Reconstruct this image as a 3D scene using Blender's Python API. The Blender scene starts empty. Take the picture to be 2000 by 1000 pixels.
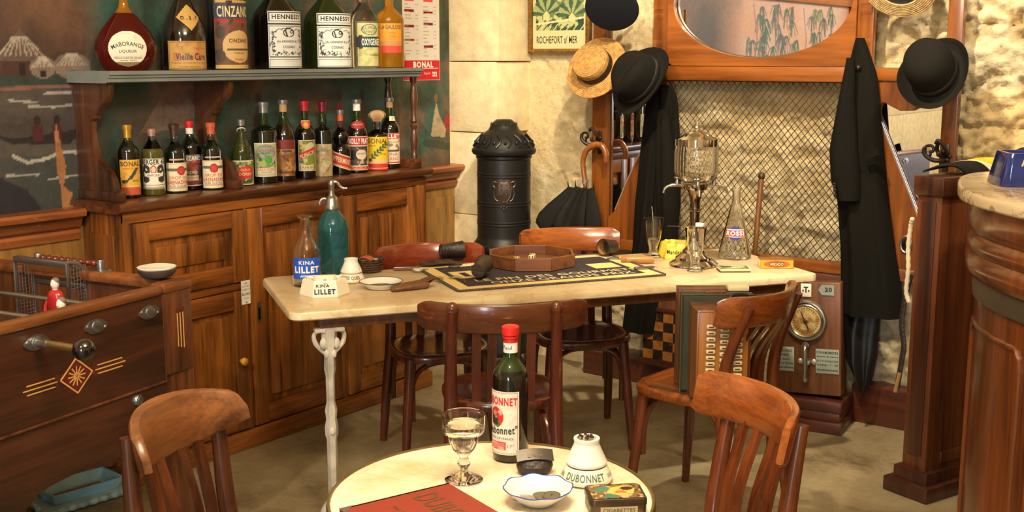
import bpy, bmesh, math, random
import numpy as np
from mathutils import Vector, Matrix
S = bpy.context.scene
COL = S.collection
rnd = random.Random(7)
PI = math.pi
def lin(c):
    c = c/255.0
    return c/12.92 if c <= .04045 else ((c+.055)/1.055)**2.4
def rgb(r, g, b): return (lin(r), lin(g), lin(b), 1.0)
# ------------------------------------------------------------------ camera
cd = bpy.data.cameras.new('camera'); cam = bpy.data.objects.new('camera', cd); COL.objects.link(cam)
cam.location = (0, 0, 1.56); cam.rotation_euler = (math.radians(90-9.76), 0, math.radians(36.5))
cd.sensor_width = 36; cd.lens = 40.5; cd.clip_start = .05
S.camera = cam
# ------------------------------------------------------------------ world, lights, exposure
w = bpy.data.worlds.new('world'); S.world = w; w.use_nodes = True
w.node_tree.nodes['Background'].inputs[0].default_value = (1.0, .86, .68, 1)
w.node_tree.nodes['Background'].inputs[1].default_value = .10
S.view_settings.view_transform = 'Standard'; S.view_settings.look = 'None'
S.view_settings.gamma = 1; S.view_settings.exposure = 0.55; S.view_settings.use_curve_mapping = False
WARM = (1.0, .85, .62)
def lamp(name, kind, loc, power, color=WARM, size=.05, target=None, spot=None, blend=.6):
    d = bpy.data.lights.new(name, kind); d.energy = power; d.color = color
    if kind == 'AREA': d.shape = 'RECTANGLE'; d.size, d.size_y = size
    else: d.shadow_soft_size = size
    if kind == 'SPOT': d.spot_size = math.radians(spot); d.spot_blend = blend
    o = bpy.data.objects.new(name, d); COL.objects.link(o); o.location = loc
    if target: o.rotation_euler = (Vector(target)-Vector(loc)).to_track_quat('-Z', 'Y').to_euler()
    return o
for k in range(8):                                   # bulbs of the ceiling chandelier, in front of the sideboard
    a = k*PI/4+.2
    lamp('chandelier_bulb', 'POINT', (-1.05+.34*math.cos(a), 1.35+.34*math.sin(a), 2.55+.05*(k % 2)), 14, WARM, .03)
lamp('ceiling_spot', 'SPOT', (-1.75, 3.15, 2.9), 190, WARM, .04, (-2.3, 4.85, 1.0), 80)
lamp('ceiling_spot', 'SPOT', (-.55, 3.65, 2.9), 90, WARM, .04, (-1.1, 4.85, 1.1), 75)
lamp('ceiling_spot', 'SPOT', (-2.4, 2.6, 2.9), 110, WARM, .05, (-3.4, 4.85, 1.4), 60)
lamp('ceiling_spot', 'SPOT', (-.9, .9, 2.9), 32, WARM, .05, (-1.25, 1.75, .72), 50)
lamp('ceiling_spot', 'SPOT', (-1.6, -.6, 2.9), 190, WARM, .05, (-3.8, .9, 1.6), 80)
lamp('ceiling_spot', 'SPOT', (-1.6, -2.6, 2.9), 120, WARM, .05, (-3.8, -3.0, 1.4), 80)
lamp('doorway_daylight', 'AREA', (.9, -3.95, 1.5), 130, (.72, .86, 1.0), (.7, 2.0), (-2.6, 2.4, .9))
# ------------------------------------------------------------------ materials
def mat(name):
    m = bpy.data.materials.new(name); m.use_nodes = True
    nt = m.node_tree; b = nt.nodes['Principled BSDF']
    return m, nt, b
def nd(nt, t, **k):
    n = nt.nodes.new(t)
    for a, v in k.items():
        if a.startswith('i_'):
            n.inputs[a[2:].replace('_', ' ')].default_value = v
        else: setattr(n, a, v)
    return n
def ramp(nt, stops):
    r = nt.nodes.new('ShaderNodeValToRGB'); e = r.color_ramp.elements
    while len(e) < len(stops): e.new(.5)
    for q, (p, c) in zip(e, stops): q.position = p; q.color = c
    return r
def plain(name, c, rough=.5, metal=0, coat=0, spec=.5, bump=0, bscale=60, var=0, sheen=0):
    m, nt, b = mat(name)
    b.inputs['Base Color'].default_value = c; b.inputs['Roughness'].default_value = rough
    b.inputs['Metallic'].default_value = metal; b.inputs['Coat Weight'].default_value = coat
    b.inputs['Specular IOR Level'].default_value = spec
    b.inputs['Coat Roughness'].default_value = .12
    if sheen: b.inputs['Sheen Weight'].default_value = sheen
    if bump or var:
        tc = nd(nt, 'ShaderNodeTexCoord')
        n = nd(nt, 'ShaderNodeTexNoise', i_Scale=bscale, i_Detail=5.0)
        nt.links.new(tc.outputs['Object'], n.inputs['Vector'])
        if bump:
            bp = nd(nt, 'ShaderNodeBump', i_Strength=bump, i_Distance=.004)
            nt.links.new(n.outputs[0], bp.inputs['Height']); nt.links.new(bp.outputs[0], b.inputs['Normal'])
        if var:
            n2 = nd(nt, 'ShaderNodeTexNoise', i_Scale=bscale*.25, i_Detail=6.0)
            nt.links.new(tc.outputs['Object'], n2.inputs['Vector'])
            r = ramp(nt, [(.3, tuple(x*(1-var) for x in c[:3])+(1,)), (.7, tuple(min(1, x*(1+var)) for x in c[:3])+(1,))])
            nt.links.new(n2.outputs[0], r.inputs[0]); nt.links.new(r.outputs[0], b.inputs['Base Color'])
    return m
def wood(name, dark, light, axis='z', scale=14, rough=.35, coat=.3, worn=None, stretch=.07):
    m, nt, b = mat(name); L = nt.links.new
    tc = nd(nt, 'ShaderNodeTexCoord'); mp = nd(nt, 'ShaderNodeMapping')
    sc = [scale]*3; sc['xyz'.index(axis)] = scale*stretch
    mp.inputs['Scale'].default_value = sc
    L(tc.outputs['Object'], mp.inputs['Vector'])
    n1 = nd(nt, 'ShaderNodeTexNoise', i_Scale=1.0, i_Detail=6.0, i_Roughness=.62, i_Distortion=.8)
    L(mp.outputs[0], n1.inputs['Vector'])
    n2 = nd(nt, 'ShaderNodeTexNoise', i_Scale=7.0, i_Detail=3.0)
    L(mp.outputs[0], n2.inputs['Vector'])
    n3 = nd(nt, 'ShaderNodeTexNoise', i_Scale=2.3, i_Detail=4.0)
    L(tc.outputs['Object'], n3.inputs['Vector'])
    mx = nd(nt, 'ShaderNodeMath', operation='MULTIPLY_ADD'); mx.inputs[1].default_value = .35
    L(n2.outputs[0], mx.inputs[0]); L(n1.outputs[0], mx.inputs[2])
    mx2 = nd(nt, 'ShaderNodeMath', operation='MULTIPLY_ADD'); mx2.inputs[1].default_value = .35
    L(n3.outputs[0], mx2.inputs[0]); L(mx.outputs[0], mx2.inputs[2])
    mid = tuple((a+c)/2 for a, c in zip(dark, light))
    r = ramp(nt, [(.62, dark), (.82, mid), (1.0, light)])
    L(mx2.outputs[0], r.inputs[0])
    out = r.outputs[0]
    if worn:
        n4 = nd(nt, 'ShaderNodeTexNoise', i_Scale=9.0, i_Detail=8.0, i_Roughness=.75)
        mp2 = nd(nt, 'ShaderNodeMapping'); mp2.inputs['Scale'].default_value = (1, 1, 5) if axis != 'z' else (4, 4, 1)
        L(tc.outputs['Object'], mp2.inputs[0]); L(mp2.outputs[0], n4.inputs['Vector'])
        r4 = ramp(nt, [(.60, (0, 0, 0, 1)), (.66, (1, 1, 1, 1))]); L(n4.outputs[0], r4.inputs[0])
        mxc = nd(nt, 'ShaderNodeMix', data_type='RGBA')
        L(r4.outputs[0], mxc.inputs[0]); L(out, mxc.inputs[6]); mxc.inputs[7].default_value = worn
        out = mxc.outputs[2]
    L(out, b.inputs['Base Color'])
    bp = nd(nt, 'ShaderNodeBump', i_Strength=.18, i_Distance=.003)
    L(mx.outputs[0], bp.inputs['Height']); L(bp.outputs[0], b.inputs['Normal'])
    b.inputs['Roughness'].default_value = rough; b.inputs['Coat Weight'].default_value = coat
    b.inputs['Coat Roughness'].default_value = .15
    return m
def glassm(name, c, rough=.0, ior=1.45, trans=1.0):
    m, nt, b = mat(name)
    b.inputs['Base Color'].default_value = c; b.inputs['Transmission Weight'].default_value = trans
    b.inputs['Roughness'].default_value = rough; b.inputs['IOR'].default_value = ior
    return m
def marble(name, base, vein, scale=3, rough=.25, stain=None, thr=.06, vs=5.0):
    m, nt, b = mat(name); L = nt.links.new
    tc = nd(nt, 'ShaderNodeTexCoord')
    n = nd(nt, 'ShaderNodeTexNoise', i_Scale=float(vs), i_Detail=8.0, i_Roughness=.6, i_Distortion=1.2)
    L(tc.outputs['Object'], n.inputs['Vector'])
    s = nd(nt, 'ShaderNodeMath', operation='SUBTRACT'); s.inputs[1].default_value = .5
    a = nd(nt, 'ShaderNodeMath', operation='ABSOLUTE'); L(n.outputs[0], s.inputs[0]); L(s.outputs[0], a.inputs[0])
    r = ramp(nt, [(0.0, vein), (thr, base), (1.0, base)]); L(a.outputs[0], r.inputs[0])
    out = r.outputs[0]
    if stain:
        n2 = nd(nt, 'ShaderNodeTexNoise', i_Scale=float(scale), i_Detail=6.0, i_Roughness=.65)
        L(tc.outputs['Object'], n2.inputs['Vector'])
        r2 = ramp(nt, [(.42, (0, 0, 0, 1)), (.72, (1, 1, 1, 1))]); L(n2.outputs[0], r2.inputs[0])
        mx = nd(nt, 'ShaderNodeMix', data_type='RGBA'); L(r2.outputs[0], mx.inputs[0]); L(out, mx.inputs[6]); mx.inputs[7].default_value = stain
        out = mx.outputs[2]
    L(out, b.inputs['Base Color']); b.inputs['Roughness'].default_value = rough
    return m
def painted(name, rough=.55, bump=0, bscale=80, coat=0, fine=0, metal=0):
    m, nt, b = mat(name); L = nt.links.new
    at = nd(nt, 'ShaderNodeAttribute', attribute_name='paint'); out = at.outputs['Color']
    tc = nd(nt, 'ShaderNodeTexCoord')
    if fine:
        n = nd(nt, 'ShaderNodeTexNoise', i_Scale=float(bscale), i_Detail=6.0, i_Roughness=.7); L(tc.outputs['Object'], n.inputs['Vector'])
        r = ramp(nt, [(.3, (1-fine,)*3+(1,)), (.65, (1, 1, 1, 1))]); L(n.outputs[0], r.inputs[0])
        mx = nd(nt, 'ShaderNodeMix', data_type='RGBA', blend_type='MULTIPLY'); mx.inputs[0].default_value = 1
        L(out, mx.inputs[6]); L(r.outputs[0], mx.inputs[7]); out = mx.outputs[2]
    if bump:
        n = nd(nt, 'ShaderNodeTexNoise', i_Scale=float(bscale), i_Detail=8.0, i_Roughness=.65); L(tc.outputs['Object'], n.inputs['Vector'])
        bp = nd(nt, 'ShaderNodeBump', i_Strength=bump, i_Distance=.01)
        L(n.outputs[0], bp.inputs['Height']); L(bp.outputs[0], b.inputs['Normal'])
    L(out, b.inputs['Base Color']); b.inputs['Roughness'].default_value = rough; b.inputs['Coat Weight'].default_value = coat
    b.inputs['Metallic'].default_value = metal
    if rough > .7: b.inputs['Specular IOR Level'].default_value = .12
    return m
M = dict(
 oak=wood('oak', rgb(54, 25, 8), rgb(158, 94, 36), 'z', 16, .34, .25),
 oak_y=wood('oak_lengthwise', rgb(56, 26, 8), rgb(160, 92, 34), 'y', 16, .34, .25),
 oak_dark=wood('oak_dark', rgb(46, 22, 9), rgb(112, 62, 28), 'y', 16, .35, .3),
 bracket=wood('bracket_wood', rgb(44, 22, 12), rgb(104, 60, 34), 'z', 14, .3, .4),
 rack=wood('rack_wood', rgb(76, 35, 10), rgb(146, 82, 29), 'z', 9, .3, .35),
 rack_x=wood('rack_wood_cross', rgb(80, 37, 10), rgb(148, 84, 29), 'x', 9, .3, .35),
 wains=wood('wainscot_wood', rgb(104, 72, 30), rgb(168, 122, 58), 'z', 12, .45, .1),
 dado=wood('dado_wood', rgb(88, 44, 20), rgb(160, 92, 46), 'y', 12, .4, .2, rgb(190, 160, 130)),
 foos=wood('foosball_wood', rgb(22, 10, 6), rgb(76, 40, 22), 'x', 15, .4, .3),
 foosrim=wood('foosball_rim_wood', rgb(70, 36, 15), rgb(146, 86, 40), 'x', 13, .4, .2),
 foospost=wood('foosball_post_wood', rgb(48, 24, 12), rgb(118, 66, 32), 'z', 13, .4, .2),
 ch_red=wood('chair_redbrown', rgb(56, 20, 12), rgb(106, 46, 28), 'z', 12, .28, .5, rgb(140, 84, 56)),
 ch_redrail=wood('chair_redbrown_rail', rgb(64, 28, 14), rgb(112, 60, 30), 'x', 12, .28, .5, rgb(164, 104, 74)),
 ch_dark=wood('chair_dark_mahogany', rgb(50, 18, 11), rgb(104, 46, 26), 'z', 12, .22, .6),
 ch_mah=wood('chair_mahogany_rail', rgb(90, 28, 14), rgb(142, 60, 34), 'x', 12, .16, .8),
 ch_or=wood('chair_orange', rgb(96, 42, 14), rgb(158, 86, 36), 'x', 16, .2, .7),
 ch_orl=wood('chair_orange_leg', rgb(66, 27, 12), rgb(124, 62, 28), 'z', 14, .25, .5),
 ch_br=wood('chair_brown_rail', rgb(70, 38, 19), rgb(136, 84, 44), 'x', 18, .35, .3),
 ch_brl=wood('chair_brown_leg', rgb(42, 20, 11), rgb(100, 52, 28), 'z', 14, .28, .5),
 postw=wood('partition_wood', rgb(40, 18, 10), rgb(112, 58, 28), 'z', 9, .35, .3, rgb(90, 56, 36)),
 postd=wood('partition_dark_wood', rgb(30, 14, 9), rgb(78, 40, 24), 'z', 9, .35, .3),
 barw=wood('bar_wood', rgb(64, 30, 13), rgb(124, 66, 30), 'z', 8, .25, .6),
 tray=wood('tray_wood', rgb(74, 40, 20), rgb(128, 78, 44), 'x', 14, .5, .05),
 box=wood('box_wood', rgb(58, 31, 16), rgb(114, 69, 37), 'z', 10, .45, .15),
 basew=wood('plinth_wood', rgb(40, 18, 10), rgb(92, 44, 26), 'x', 10, .4, .2),
 cane=wood('cane_wood', rgb(78, 46, 22), rgb(130, 84, 46), 'z', 20, .35, .3),
 handle=wood('umbrella_handle_wood', rgb(112, 58, 22), rgb(168, 100, 46), 'z', 20, .25, .6),
 opinel=wood('beech_handle', rgb(160, 98, 44), rgb(206, 148, 82), 'x', 20, .4, .2),
 grey=plain('grey_painted_wood', rgb(120, 126, 122), .5, var=.12, bscale=30, bump=.15),
 iron=plain('black_cast_iron', rgb(34, 33, 31), .38, .25, bump=.1, bscale=120),
 ironh=plain('iron_hook', rgb(40, 30, 24), .4, .3),
 bronze=plain('bronzed_relief', rgb(74, 60, 46), .4, .5, var=.3, bscale=120),
 whiteiron=plain('white_painted_iron', rgb(196, 190, 176), .5, var=.35, bscale=60, bump=.5),
 steel=plain('steel', rgb(150, 152, 154), .28, .9, var=.15, bscale=60),
 chrome=plain('chrome', rgb(215, 212, 205), .08, 1.0),
 pewter=plain('pewter', rgb(168, 162, 150), .25, .9, var=.12, bscale=40),
 brass=plain('dull_brass', rgb(150, 130, 84), .38, .85, var=.15, bscale=40),
 silver=plain('silver_coin', rgb(180, 175, 165), .35, .8, bump=.4, bscale=400),
 dullcoin=plain('dull_coin', rgb(128, 116, 92), .4, .7, bump=.4, bscale=400),
 mirror=plain('mirror_glass', (.86, .85, .82, 1), .012, 1.0),
 white=plain('white_ceramic', rgb(236, 232, 220), .15, coat=.4),
 bisque=plain('unglazed_white', rgb(238, 234, 222), .5, bump=.1, bscale=150),
 cream=plain('cream_ceramic', rgb(240, 232, 208), .18, coat=.4),
 yellow=plain('yellow_ceramic', rgb(244, 222, 70), .22, coat=.4),
 blueglaze=plain('blue_glaze', rgb(16, 44, 120), .08, coat=.8, var=.35, bscale=40),
 bluerim=plain('blue_paint', rgb(40, 72, 190), .2),
 enamelblue=plain('pale_blue_enamel', rgb(140, 188, 210), .4, var=.2, bscale=40, bump=.3),
 enamelgrn=plain('grey_green_enamel', rgb(156, 184, 180), .45, var=.25, bscale=60, bump=.5),
 rust=plain('rust', rgb(150, 92, 58), .8, var=.3, bscale=60),
 ash=plain('ash', rgb(206, 202, 192), .6, var=.1, bscale=80),
 felt=plain('black_felt', rgb(25, 23, 19), .9, spec=.1, bump=.3, bscale=300),
 feltn=plain('navy_cloth', rgb(28, 30, 36), .88, spec=.15, bump=.3, bscale=300),
 band=plain('black_ribbon', rgb(24, 20, 16), .6),
 cloth=plain('black_wool', rgb(23, 21, 17), .95, spec=.08, bump=.5, bscale=250),
 satin=plain('black_lining', rgb(13, 12, 12), .5),
 umb=plain('black_umbrella_cloth', rgb(27, 26, 23), .75, spec=.2, bump=.2, bscale=200),
 straw=plain('straw', rgb(180, 134, 70), .65, var=.35, bscale=260, bump=.9),
 strawd=plain('coarse_straw', rgb(196, 164, 112), .7, var=.35, bscale=220, bump=.9),
 wicker=plain('wicker', rgb(78, 48, 28), .6, var=.4, bscale=200, bump=.9),
 leather=plain('dark_leather', rgb(58, 44, 30), .42, bump=.5, bscale=140, var=.2),
 leatherb=plain('brown_leather', rgb(108, 70, 42), .45, bump=.5, bscale=140, var=.2),
 leatherk=plain('black_leather', rgb(42, 32, 26), .4, bump=.6, bscale=120, var=.2),
 tan=plain('leather_inside', rgb(150, 108, 62), .7),
 paper=plain('paper', rgb(232, 228, 216), .7), cardw=plain('cream_card', rgb(226, 214, 170), .7),
 ink=plain('black_ink', rgb(26, 24, 24), .55), inkbr=plain('brown_ink', rgb(70, 48, 26), .55),
 red=plain('red_ink', rgb(196, 40, 34), .5), blue=plain('blue_ink', rgb(20, 62, 170), .45), navy=plain('navy_ink', rgb(22, 30, 92), .4),
 whiteink=plain('white_ink', rgb(240, 238, 230), .5), creamink=plain('cream_ink', rgb(226, 206, 156), .6), gold=plain('gold_ink', rgb(86, 66, 36), .45),
 greyink=plain('grey_ink', rgb(92, 110, 112), .5), greyetch=plain('etched_glass_grey', rgb(26, 62, 66), .55),
 inlay=plain('light_inlay', rgb(206, 150, 84), .45), inlayd=plain('dark_inlay', rgb(86, 30, 20), .45),
 waxred=plain('wax_red', rgb(186, 26, 40), .35), capred=plain('red_capsule', rgb(208, 34, 32), .4), capburg=plain('burgundy_capsule', rgb(132, 22, 44), .3, .3),
 capgold=plain('gold_capsule', rgb(196, 150, 52), .3, .6), capsil=plain('silver_capsule', rgb(150, 150, 150), .3, .7), cappink=plain('dull_pink_cap', rgb(178, 140, 128), .35, .4),
 capbrown=plain('brown_capsule', rgb(66, 38, 26), .4), capor=plain('orange_capsule', rgb(190, 92, 58), .45), captan=plain('tan_paper_capsule', rgb(190, 152, 104), .7, bump=.6, bscale=150),
 bakelite=plain('black_bakelite', rgb(10, 10, 10), .06, coat=1), beadred=plain('dark_red_beads', rgb(96, 30, 22), .2, coat=.6),
 playred=plain('red_player_paint', rgb(176, 36, 38), .25, coat=.4), playwhite=plain('white_player_paint', rgb(226, 216, 204), .4),
 porc=plain('ochre_knob', rgb(206, 146, 50), .2, coat=.5, var=.35, bscale=120),
 wire=plain('dark_wire', rgb(54, 44, 34), .5, .4), wiremesh=plain('grey_wire', rgb(120, 120, 118), .4, .7),
 coverred=plain('red_book_cloth', rgb(138, 50, 34), .55, bump=.3, bscale=300), corner=plain('worn_board', rgb(96, 74, 66), .7),
 bone=plain('bone', rgb(232, 212, 160), .35), sugar=plain('sugar', rgb(245, 245, 240), .8), match=plain('match_wood', rgb(204, 164, 96), .7),
 key=plain('ivory_keys', rgb(226, 206, 160), .3, coat=.3), green=plain('dark_green_cloth', rgb(58, 62, 46), .6, var=.2, bscale=40), accw=wood('accordion_wood', rgb(132, 76, 22), rgb(190, 124, 48), 'z', 12, .35, .3),
 accd=wood('accordion_dark_wood', rgb(78, 46, 24), rgb(124, 78, 42), 'z', 12, .4, .2),
 concrete=None, plaster=plain('plaster', rgb(226, 204, 160), .85, bump=.3, bscale=20, var=.12), ceil=plain('ceiling_paint', rgb(222, 208, 180), .9),
 ashlar=plain('ashlar_stone', rgb(232, 212, 168), .85, bump=.55, bscale=70, var=.14),
 g_clear=glassm('clear_glass', (1, 1, 1, 1)), g_green=glassm('green_glass', rgb(110, 150, 70)), g_dkgreen=glassm('dark_green_glass', rgb(56, 76, 30), trans=.6),
 g_teal=glassm('teal_glass', rgb(70, 150, 158), trans=.75), g_yellow=glassm('yellow_liqueur', rgb(206, 140, 30), trans=.65), g_pale=glassm('pale_liqueur', rgb(136, 128, 56), trans=.7),
 g_red=glassm('red_liqueur', rgb(84, 10, 7), trans=.35), g_smoke=glassm('smoky_green_glass', rgb(84, 90, 40), trans=.65), water=glassm('pale_water', rgb(246, 246, 232), ior=1.33),
 dark=plain('dark_bottle_glass', rgb(14, 11, 8), .04, coat=.6), darkgr=plain('green_black_glass', rgb(18, 24, 14), .04, coat=.6), brownb=plain('brown_black_glass', rgb(26, 16, 8), .04, coat=.6), darkdk=plain('black_brown_glass', rgb(12, 8, 6), .05, coat=.5),
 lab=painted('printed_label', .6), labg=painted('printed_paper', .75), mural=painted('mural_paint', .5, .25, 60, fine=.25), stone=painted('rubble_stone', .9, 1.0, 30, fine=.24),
 slateblue=plain('bench_cloth', rgb(20, 22, 32), .9), towely=plain('yellow_towel', rgb(222, 164, 40), .85, bump=.8, bscale=250), towelk=plain('dark_towel', rgb(40, 36, 34), .85, bump=.8, bscale=250), towelw=plain('pale_towel', rgb(206, 190, 160), .85, bump=.8, bscale=250),
 cord=plain('white_cord', rgb(206, 190, 160), .8), amarb=marble('bar_marble', rgb(214, 194, 156), rgb(142, 92, 58), 4, .15, rgb(226, 206, 172), .022, 7.0),
 tmarb=marble('table_marble', rgb(224, 206, 168), rgb(206, 182, 138), 3, .3, rgb(186, 152, 102), .02, 2.2), rmarb=marble('round_marble', rgb(234, 224, 202), rgb(222, 204, 172), 6, .22, rgb(208, 178, 130), .02, 2.5),
 gh_green=glassm('bottle_green_glass', rgb(46, 58, 24), trans=.55), steelband=plain('grey_metal_band', rgb(96, 88, 74), .4, .5), dial=painted('dial_face', .4), plate=plain('enamel_plate', rgb(142, 150, 138), .4, var=.12, bscale=60),
)
def floor_mat():
    m, nt, b = mat('worn_concrete'); L = nt.links.new
    tc = nd(nt, 'ShaderNodeTexCoord')
    n = nd(nt, 'ShaderNodeTexNoise', i_Scale=2.2, i_Detail=8.0, i_Roughness=.68); L(tc.outputs['Object'], n.inputs['Vector'])
    n2 = nd(nt, 'ShaderNodeTexNoise', i_Scale=38.0, i_Detail=5.0, i_Roughness=.7); L(tc.outputs['Object'], n2.inputs['Vector'])
    a = nd(nt, 'ShaderNodeMath', operation='MULTIPLY_ADD'); a.inputs[1].default_value = .3; L(n2.outputs[0], a.inputs[0]); L(n.outputs[0], a.inputs[2])
    r = ramp(nt, [(.42, rgb(84, 70, 46)), (.60, rgb(136, 120, 88)), (.85, rgb(168, 152, 116))]); L(a.outputs[0], r.inputs[0])
    L(r.outputs[0], b.inputs['Base Color']); b.inputs['Roughness'].default_value = .55
    bp = nd(nt, 'ShaderNodeBump', i_Strength=.3, i_Distance=.004); L(n2.outputs[0], bp.inputs['Height']); L(bp.outputs[0], b.inputs['Normal'])
    return m
M['concrete'] = floor_mat()
# ------------------------------------------------------------------ mesh helpers
class MB:
    def __init__(s): s.v = []; s.f = []
    def add(s, vs, fs, mx=None):
        o = len(s.v)
        s.v += [tuple(mx @ Vector(p)) if mx else tuple(p) for p in vs]
        s.f += [tuple(i+o for i in f) for f in fs]; return s
    def box(s, x0, x1, y0, y1, z0, z1, bev=.003, mx=None):
        x0, x1 = min(x0, x1), max(x0, x1); y0, y1 = min(y0, y1), max(y0, y1); z0, z1 = min(z0, z1), max(z0, z1)
        bev = min(bev, (x1-x0)*.45, (y1-y0)*.45, (z1-z0)*.45)
        if bev <= 0:
            vs = [(x, y, z) for z in (z0, z1) for y in (y0, y1) for x in (x0, x1)]
            return s.add(vs, [(0, 2, 3, 1), (4, 5, 7, 6), (0, 1, 5, 4), (2, 6, 7, 3), (0, 4, 6, 2), (1, 3, 7, 5)], mx)
        bm = bmesh.new(); bmesh.ops.create_cube(bm, size=1)
        for v in bm.verts: v.co = Vector(((x0+x1)/2+v.co.x*(x1-x0), (y0+y1)/2+v.co.y*(y1-y0), (z0+z1)/2+v.co.z*(z1-z0)))
        bmesh.ops.bevel(bm, geom=bm.edges[:], offset=bev, segments=2, affect='EDGES', profile=.5)
        bm.verts.index_update()
        s.add([v.co[:] for v in bm.verts], [[v.index for v in f.verts] for f in bm.faces], mx); bm.free(); return s
    def lathe(s, prof, seg=32, c=(0, 0, 0), mx=None, caps=True, sx=1, sy=1, flute=0, nf=0):
        vs = []; fs = []; n = len(prof)
        for r, z in prof:
            for k in range(seg):
                a = 2*PI*k/seg; q = r*(1+flute*math.cos(nf*a)) if nf else r
                vs.append((c[0]+q*math.cos(a)*sx, c[1]+q*math.sin(a)*sy, c[2]+z))
        for i in range(n-1):
            for k in range(seg):
                fs.append((i*seg+k, i*seg+(k+1) % seg, (i+1)*seg+(k+1) % seg, (i+1)*seg+k))
        if caps:
            if prof[0][0] > 1e-6: fs.append(tuple(range(seg))[::-1])
            if prof[-1][0] > 1e-6: fs.append(tuple((n-1)*seg+k for k in range(seg)))
        return s.add(vs, fs, mx)
    def tube(s, pts, r, seg=10, closed=False, mx=None, flat=1.0):
        P = [Vector(p) for p in pts]; n = len(P); vs = []; fs = []
        rr = r if isinstance(r, (list, tuple)) else [r]*n
        up = None
        for i, p in enumerate(P):
            t = (P[(i+1) % n]-P[i-1]) if closed else (P[min(i+1, n-1)]-P[max(i-1, 0)])
            t.normalize()
            if up is None:
                up = Vector((0, 0, 1)) if abs(t.z) < .9 else Vector((0, 1, 0))
            a = up.cross(t)
            if a.length < 1e-6: a = Vector((1, 0, 0)).cross(t)
            a.normalize(); b = t.cross(a); up = b.copy()
            for k in range(seg):
                q = 2*PI*k/seg; vs.append(tuple(p+a*rr[i]*math.cos(q)+b*rr[i]*flat*math.sin(q)))
        for i in range(n if closed else n-1):
            j = (i+1) % n
            for k in range(seg): fs.append((i*seg+k, i*seg+(k+1) % seg, j*seg+(k+1) % seg, j*seg+k))
        if not closed: fs += [tuple(range(seg))[::-1], tuple((n-1)*seg+k for k in range(seg))]
        return s.add(vs, fs, mx)
    def prism(s, pts, plane, a, b, mx=None, bev=0):
        n = len(pts)
        def P(u, v, w): return {'xy': (u, v, w), 'xz': (u, w, v), 'yz': (w, u, v)}[plane]
        bm = bmesh.new()
        A = [bm.verts.new(P(u, v, a)) for u, v in pts]; B = [bm.verts.new(P(u, v, b)) for u, v in pts]
        bm.faces.new(A); bm.faces.new(B[::-1])
        for i in range(n): bm.faces.new((A[i], B[i], B[(i+1) % n], A[(i+1) % n]))
        bmesh.ops.recalc_face_normals(bm, faces=bm.faces)
        if bev: bmesh.ops.bevel(bm, geom=[e for e in bm.edges if abs(e.calc_face_angle(0)) > .5], offset=bev, segments=2, affect='EDGES')
        bmesh.ops.triangulate(bm, faces=[f for f in bm.faces if len(f.verts) > 4])
        bm.verts.index_update()
        s.add([v.co[:] for v in bm.verts], [[v.index for v in f.verts] for f in bm.faces], mx); bm.free(); return s
    def ball(s, c, r, seg=16, rings=10, mx=None):
        r = r if isinstance(r, (tuple, list)) else (r, r, r)
        prof = [(max(math.sin(PI*i/rings), 0 if i in (0, rings) else 1e-5), -math.cos(PI*i/rings)) for i in range(rings+1)]
        m = Matrix.Translation(c) @ Matrix.Diagonal((r[0], r[1], r[2], 1))
        return s.lathe(prof, seg, mx=(mx @ m) if mx else m, caps=False)
    def loft(s, secs, mx=None, caps=True):
        n = len(secs[0]); vs = [p for q in secs for p in q]; fs = []
        for i in range(len(secs)-1):
            for k in range(n): fs.append((i*n+k, i*n+(k+1) % n, (i+1)*n+(k+1) % n, (i+1)*n+k))
        if caps: fs += [tuple(range(n))[::-1], tuple((len(secs)-1)*n+k for k in range(n))]
        return s.add(vs, fs, mx)
    def sheet(s, fn, nu, nv, th=0, mx=None):
        vs = [fn(i/nu, j/nv) for j in range(nv+1) for i in range(nu+1)]; W = nu+1
        fs = [(j*W+i, j*W+i+1, (j+1)*W+i+1, (j+1)*W+i) for j in range(nv) for i in range(nu)]
        if th:
            bm = bmesh.new(); V = [bm.verts.new(p) for p in vs]
            for f in fs: bm.faces.new([V[i] for i in f])
            bm.normal_update(); bmesh.ops.solidify(bm, geom=bm.faces[:], thickness=th)
            bm.verts.index_update()
            vs = [v.co[:] for v in bm.verts]; fs = [[v.index for v in f.verts] for f in bm.faces]; bm.free()
        return s.add(vs, fs, mx)
    def done(s, name, m, parent=None, ang=35, recalc=True, label=None):
        me = bpy.data.meshes.new(name); me.from_pydata(s.v, [], s.f); me.validate()
        if recalc:
            bm = bmesh.new(); bm.from_mesh(me)
            bmesh.ops.recalc_face_normals(bm, faces=bm.faces); bm.to_mesh(me); bm.free()
        me.polygons.foreach_set('use_smooth', [True]*len(me.polygons))
        me.set_sharp_from_angle(angle=math.radians(ang))
        me.materials.append(M[m] if isinstance(m, str) else m); me.update()
        o = bpy.data.objects.new(name, me); COL.objects.link(o)
        if parent: o.parent = parent
        if label: o['label'] = label
        return o
def tag(o, label, cat, group=None):
    o['label'] = label; o['category'] = cat
    if group: o['group'] = group
    return o
def thing(name, label, cat, loc=(0, 0, 0), rz=0, group=None):
    o = bpy.data.objects.new(name, None); COL.objects.link(o); o.location = loc; o.rotation_euler = (0, 0, rz)
    o.empty_display_size = .05
    return tag(o, label, cat, group)
def struct(o): o['kind'] = 'structure'; return o
def Rz(a): return Matrix.Rotation(a, 4, 'Z')
def T(*p): return Matrix.Translation(p)
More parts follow.
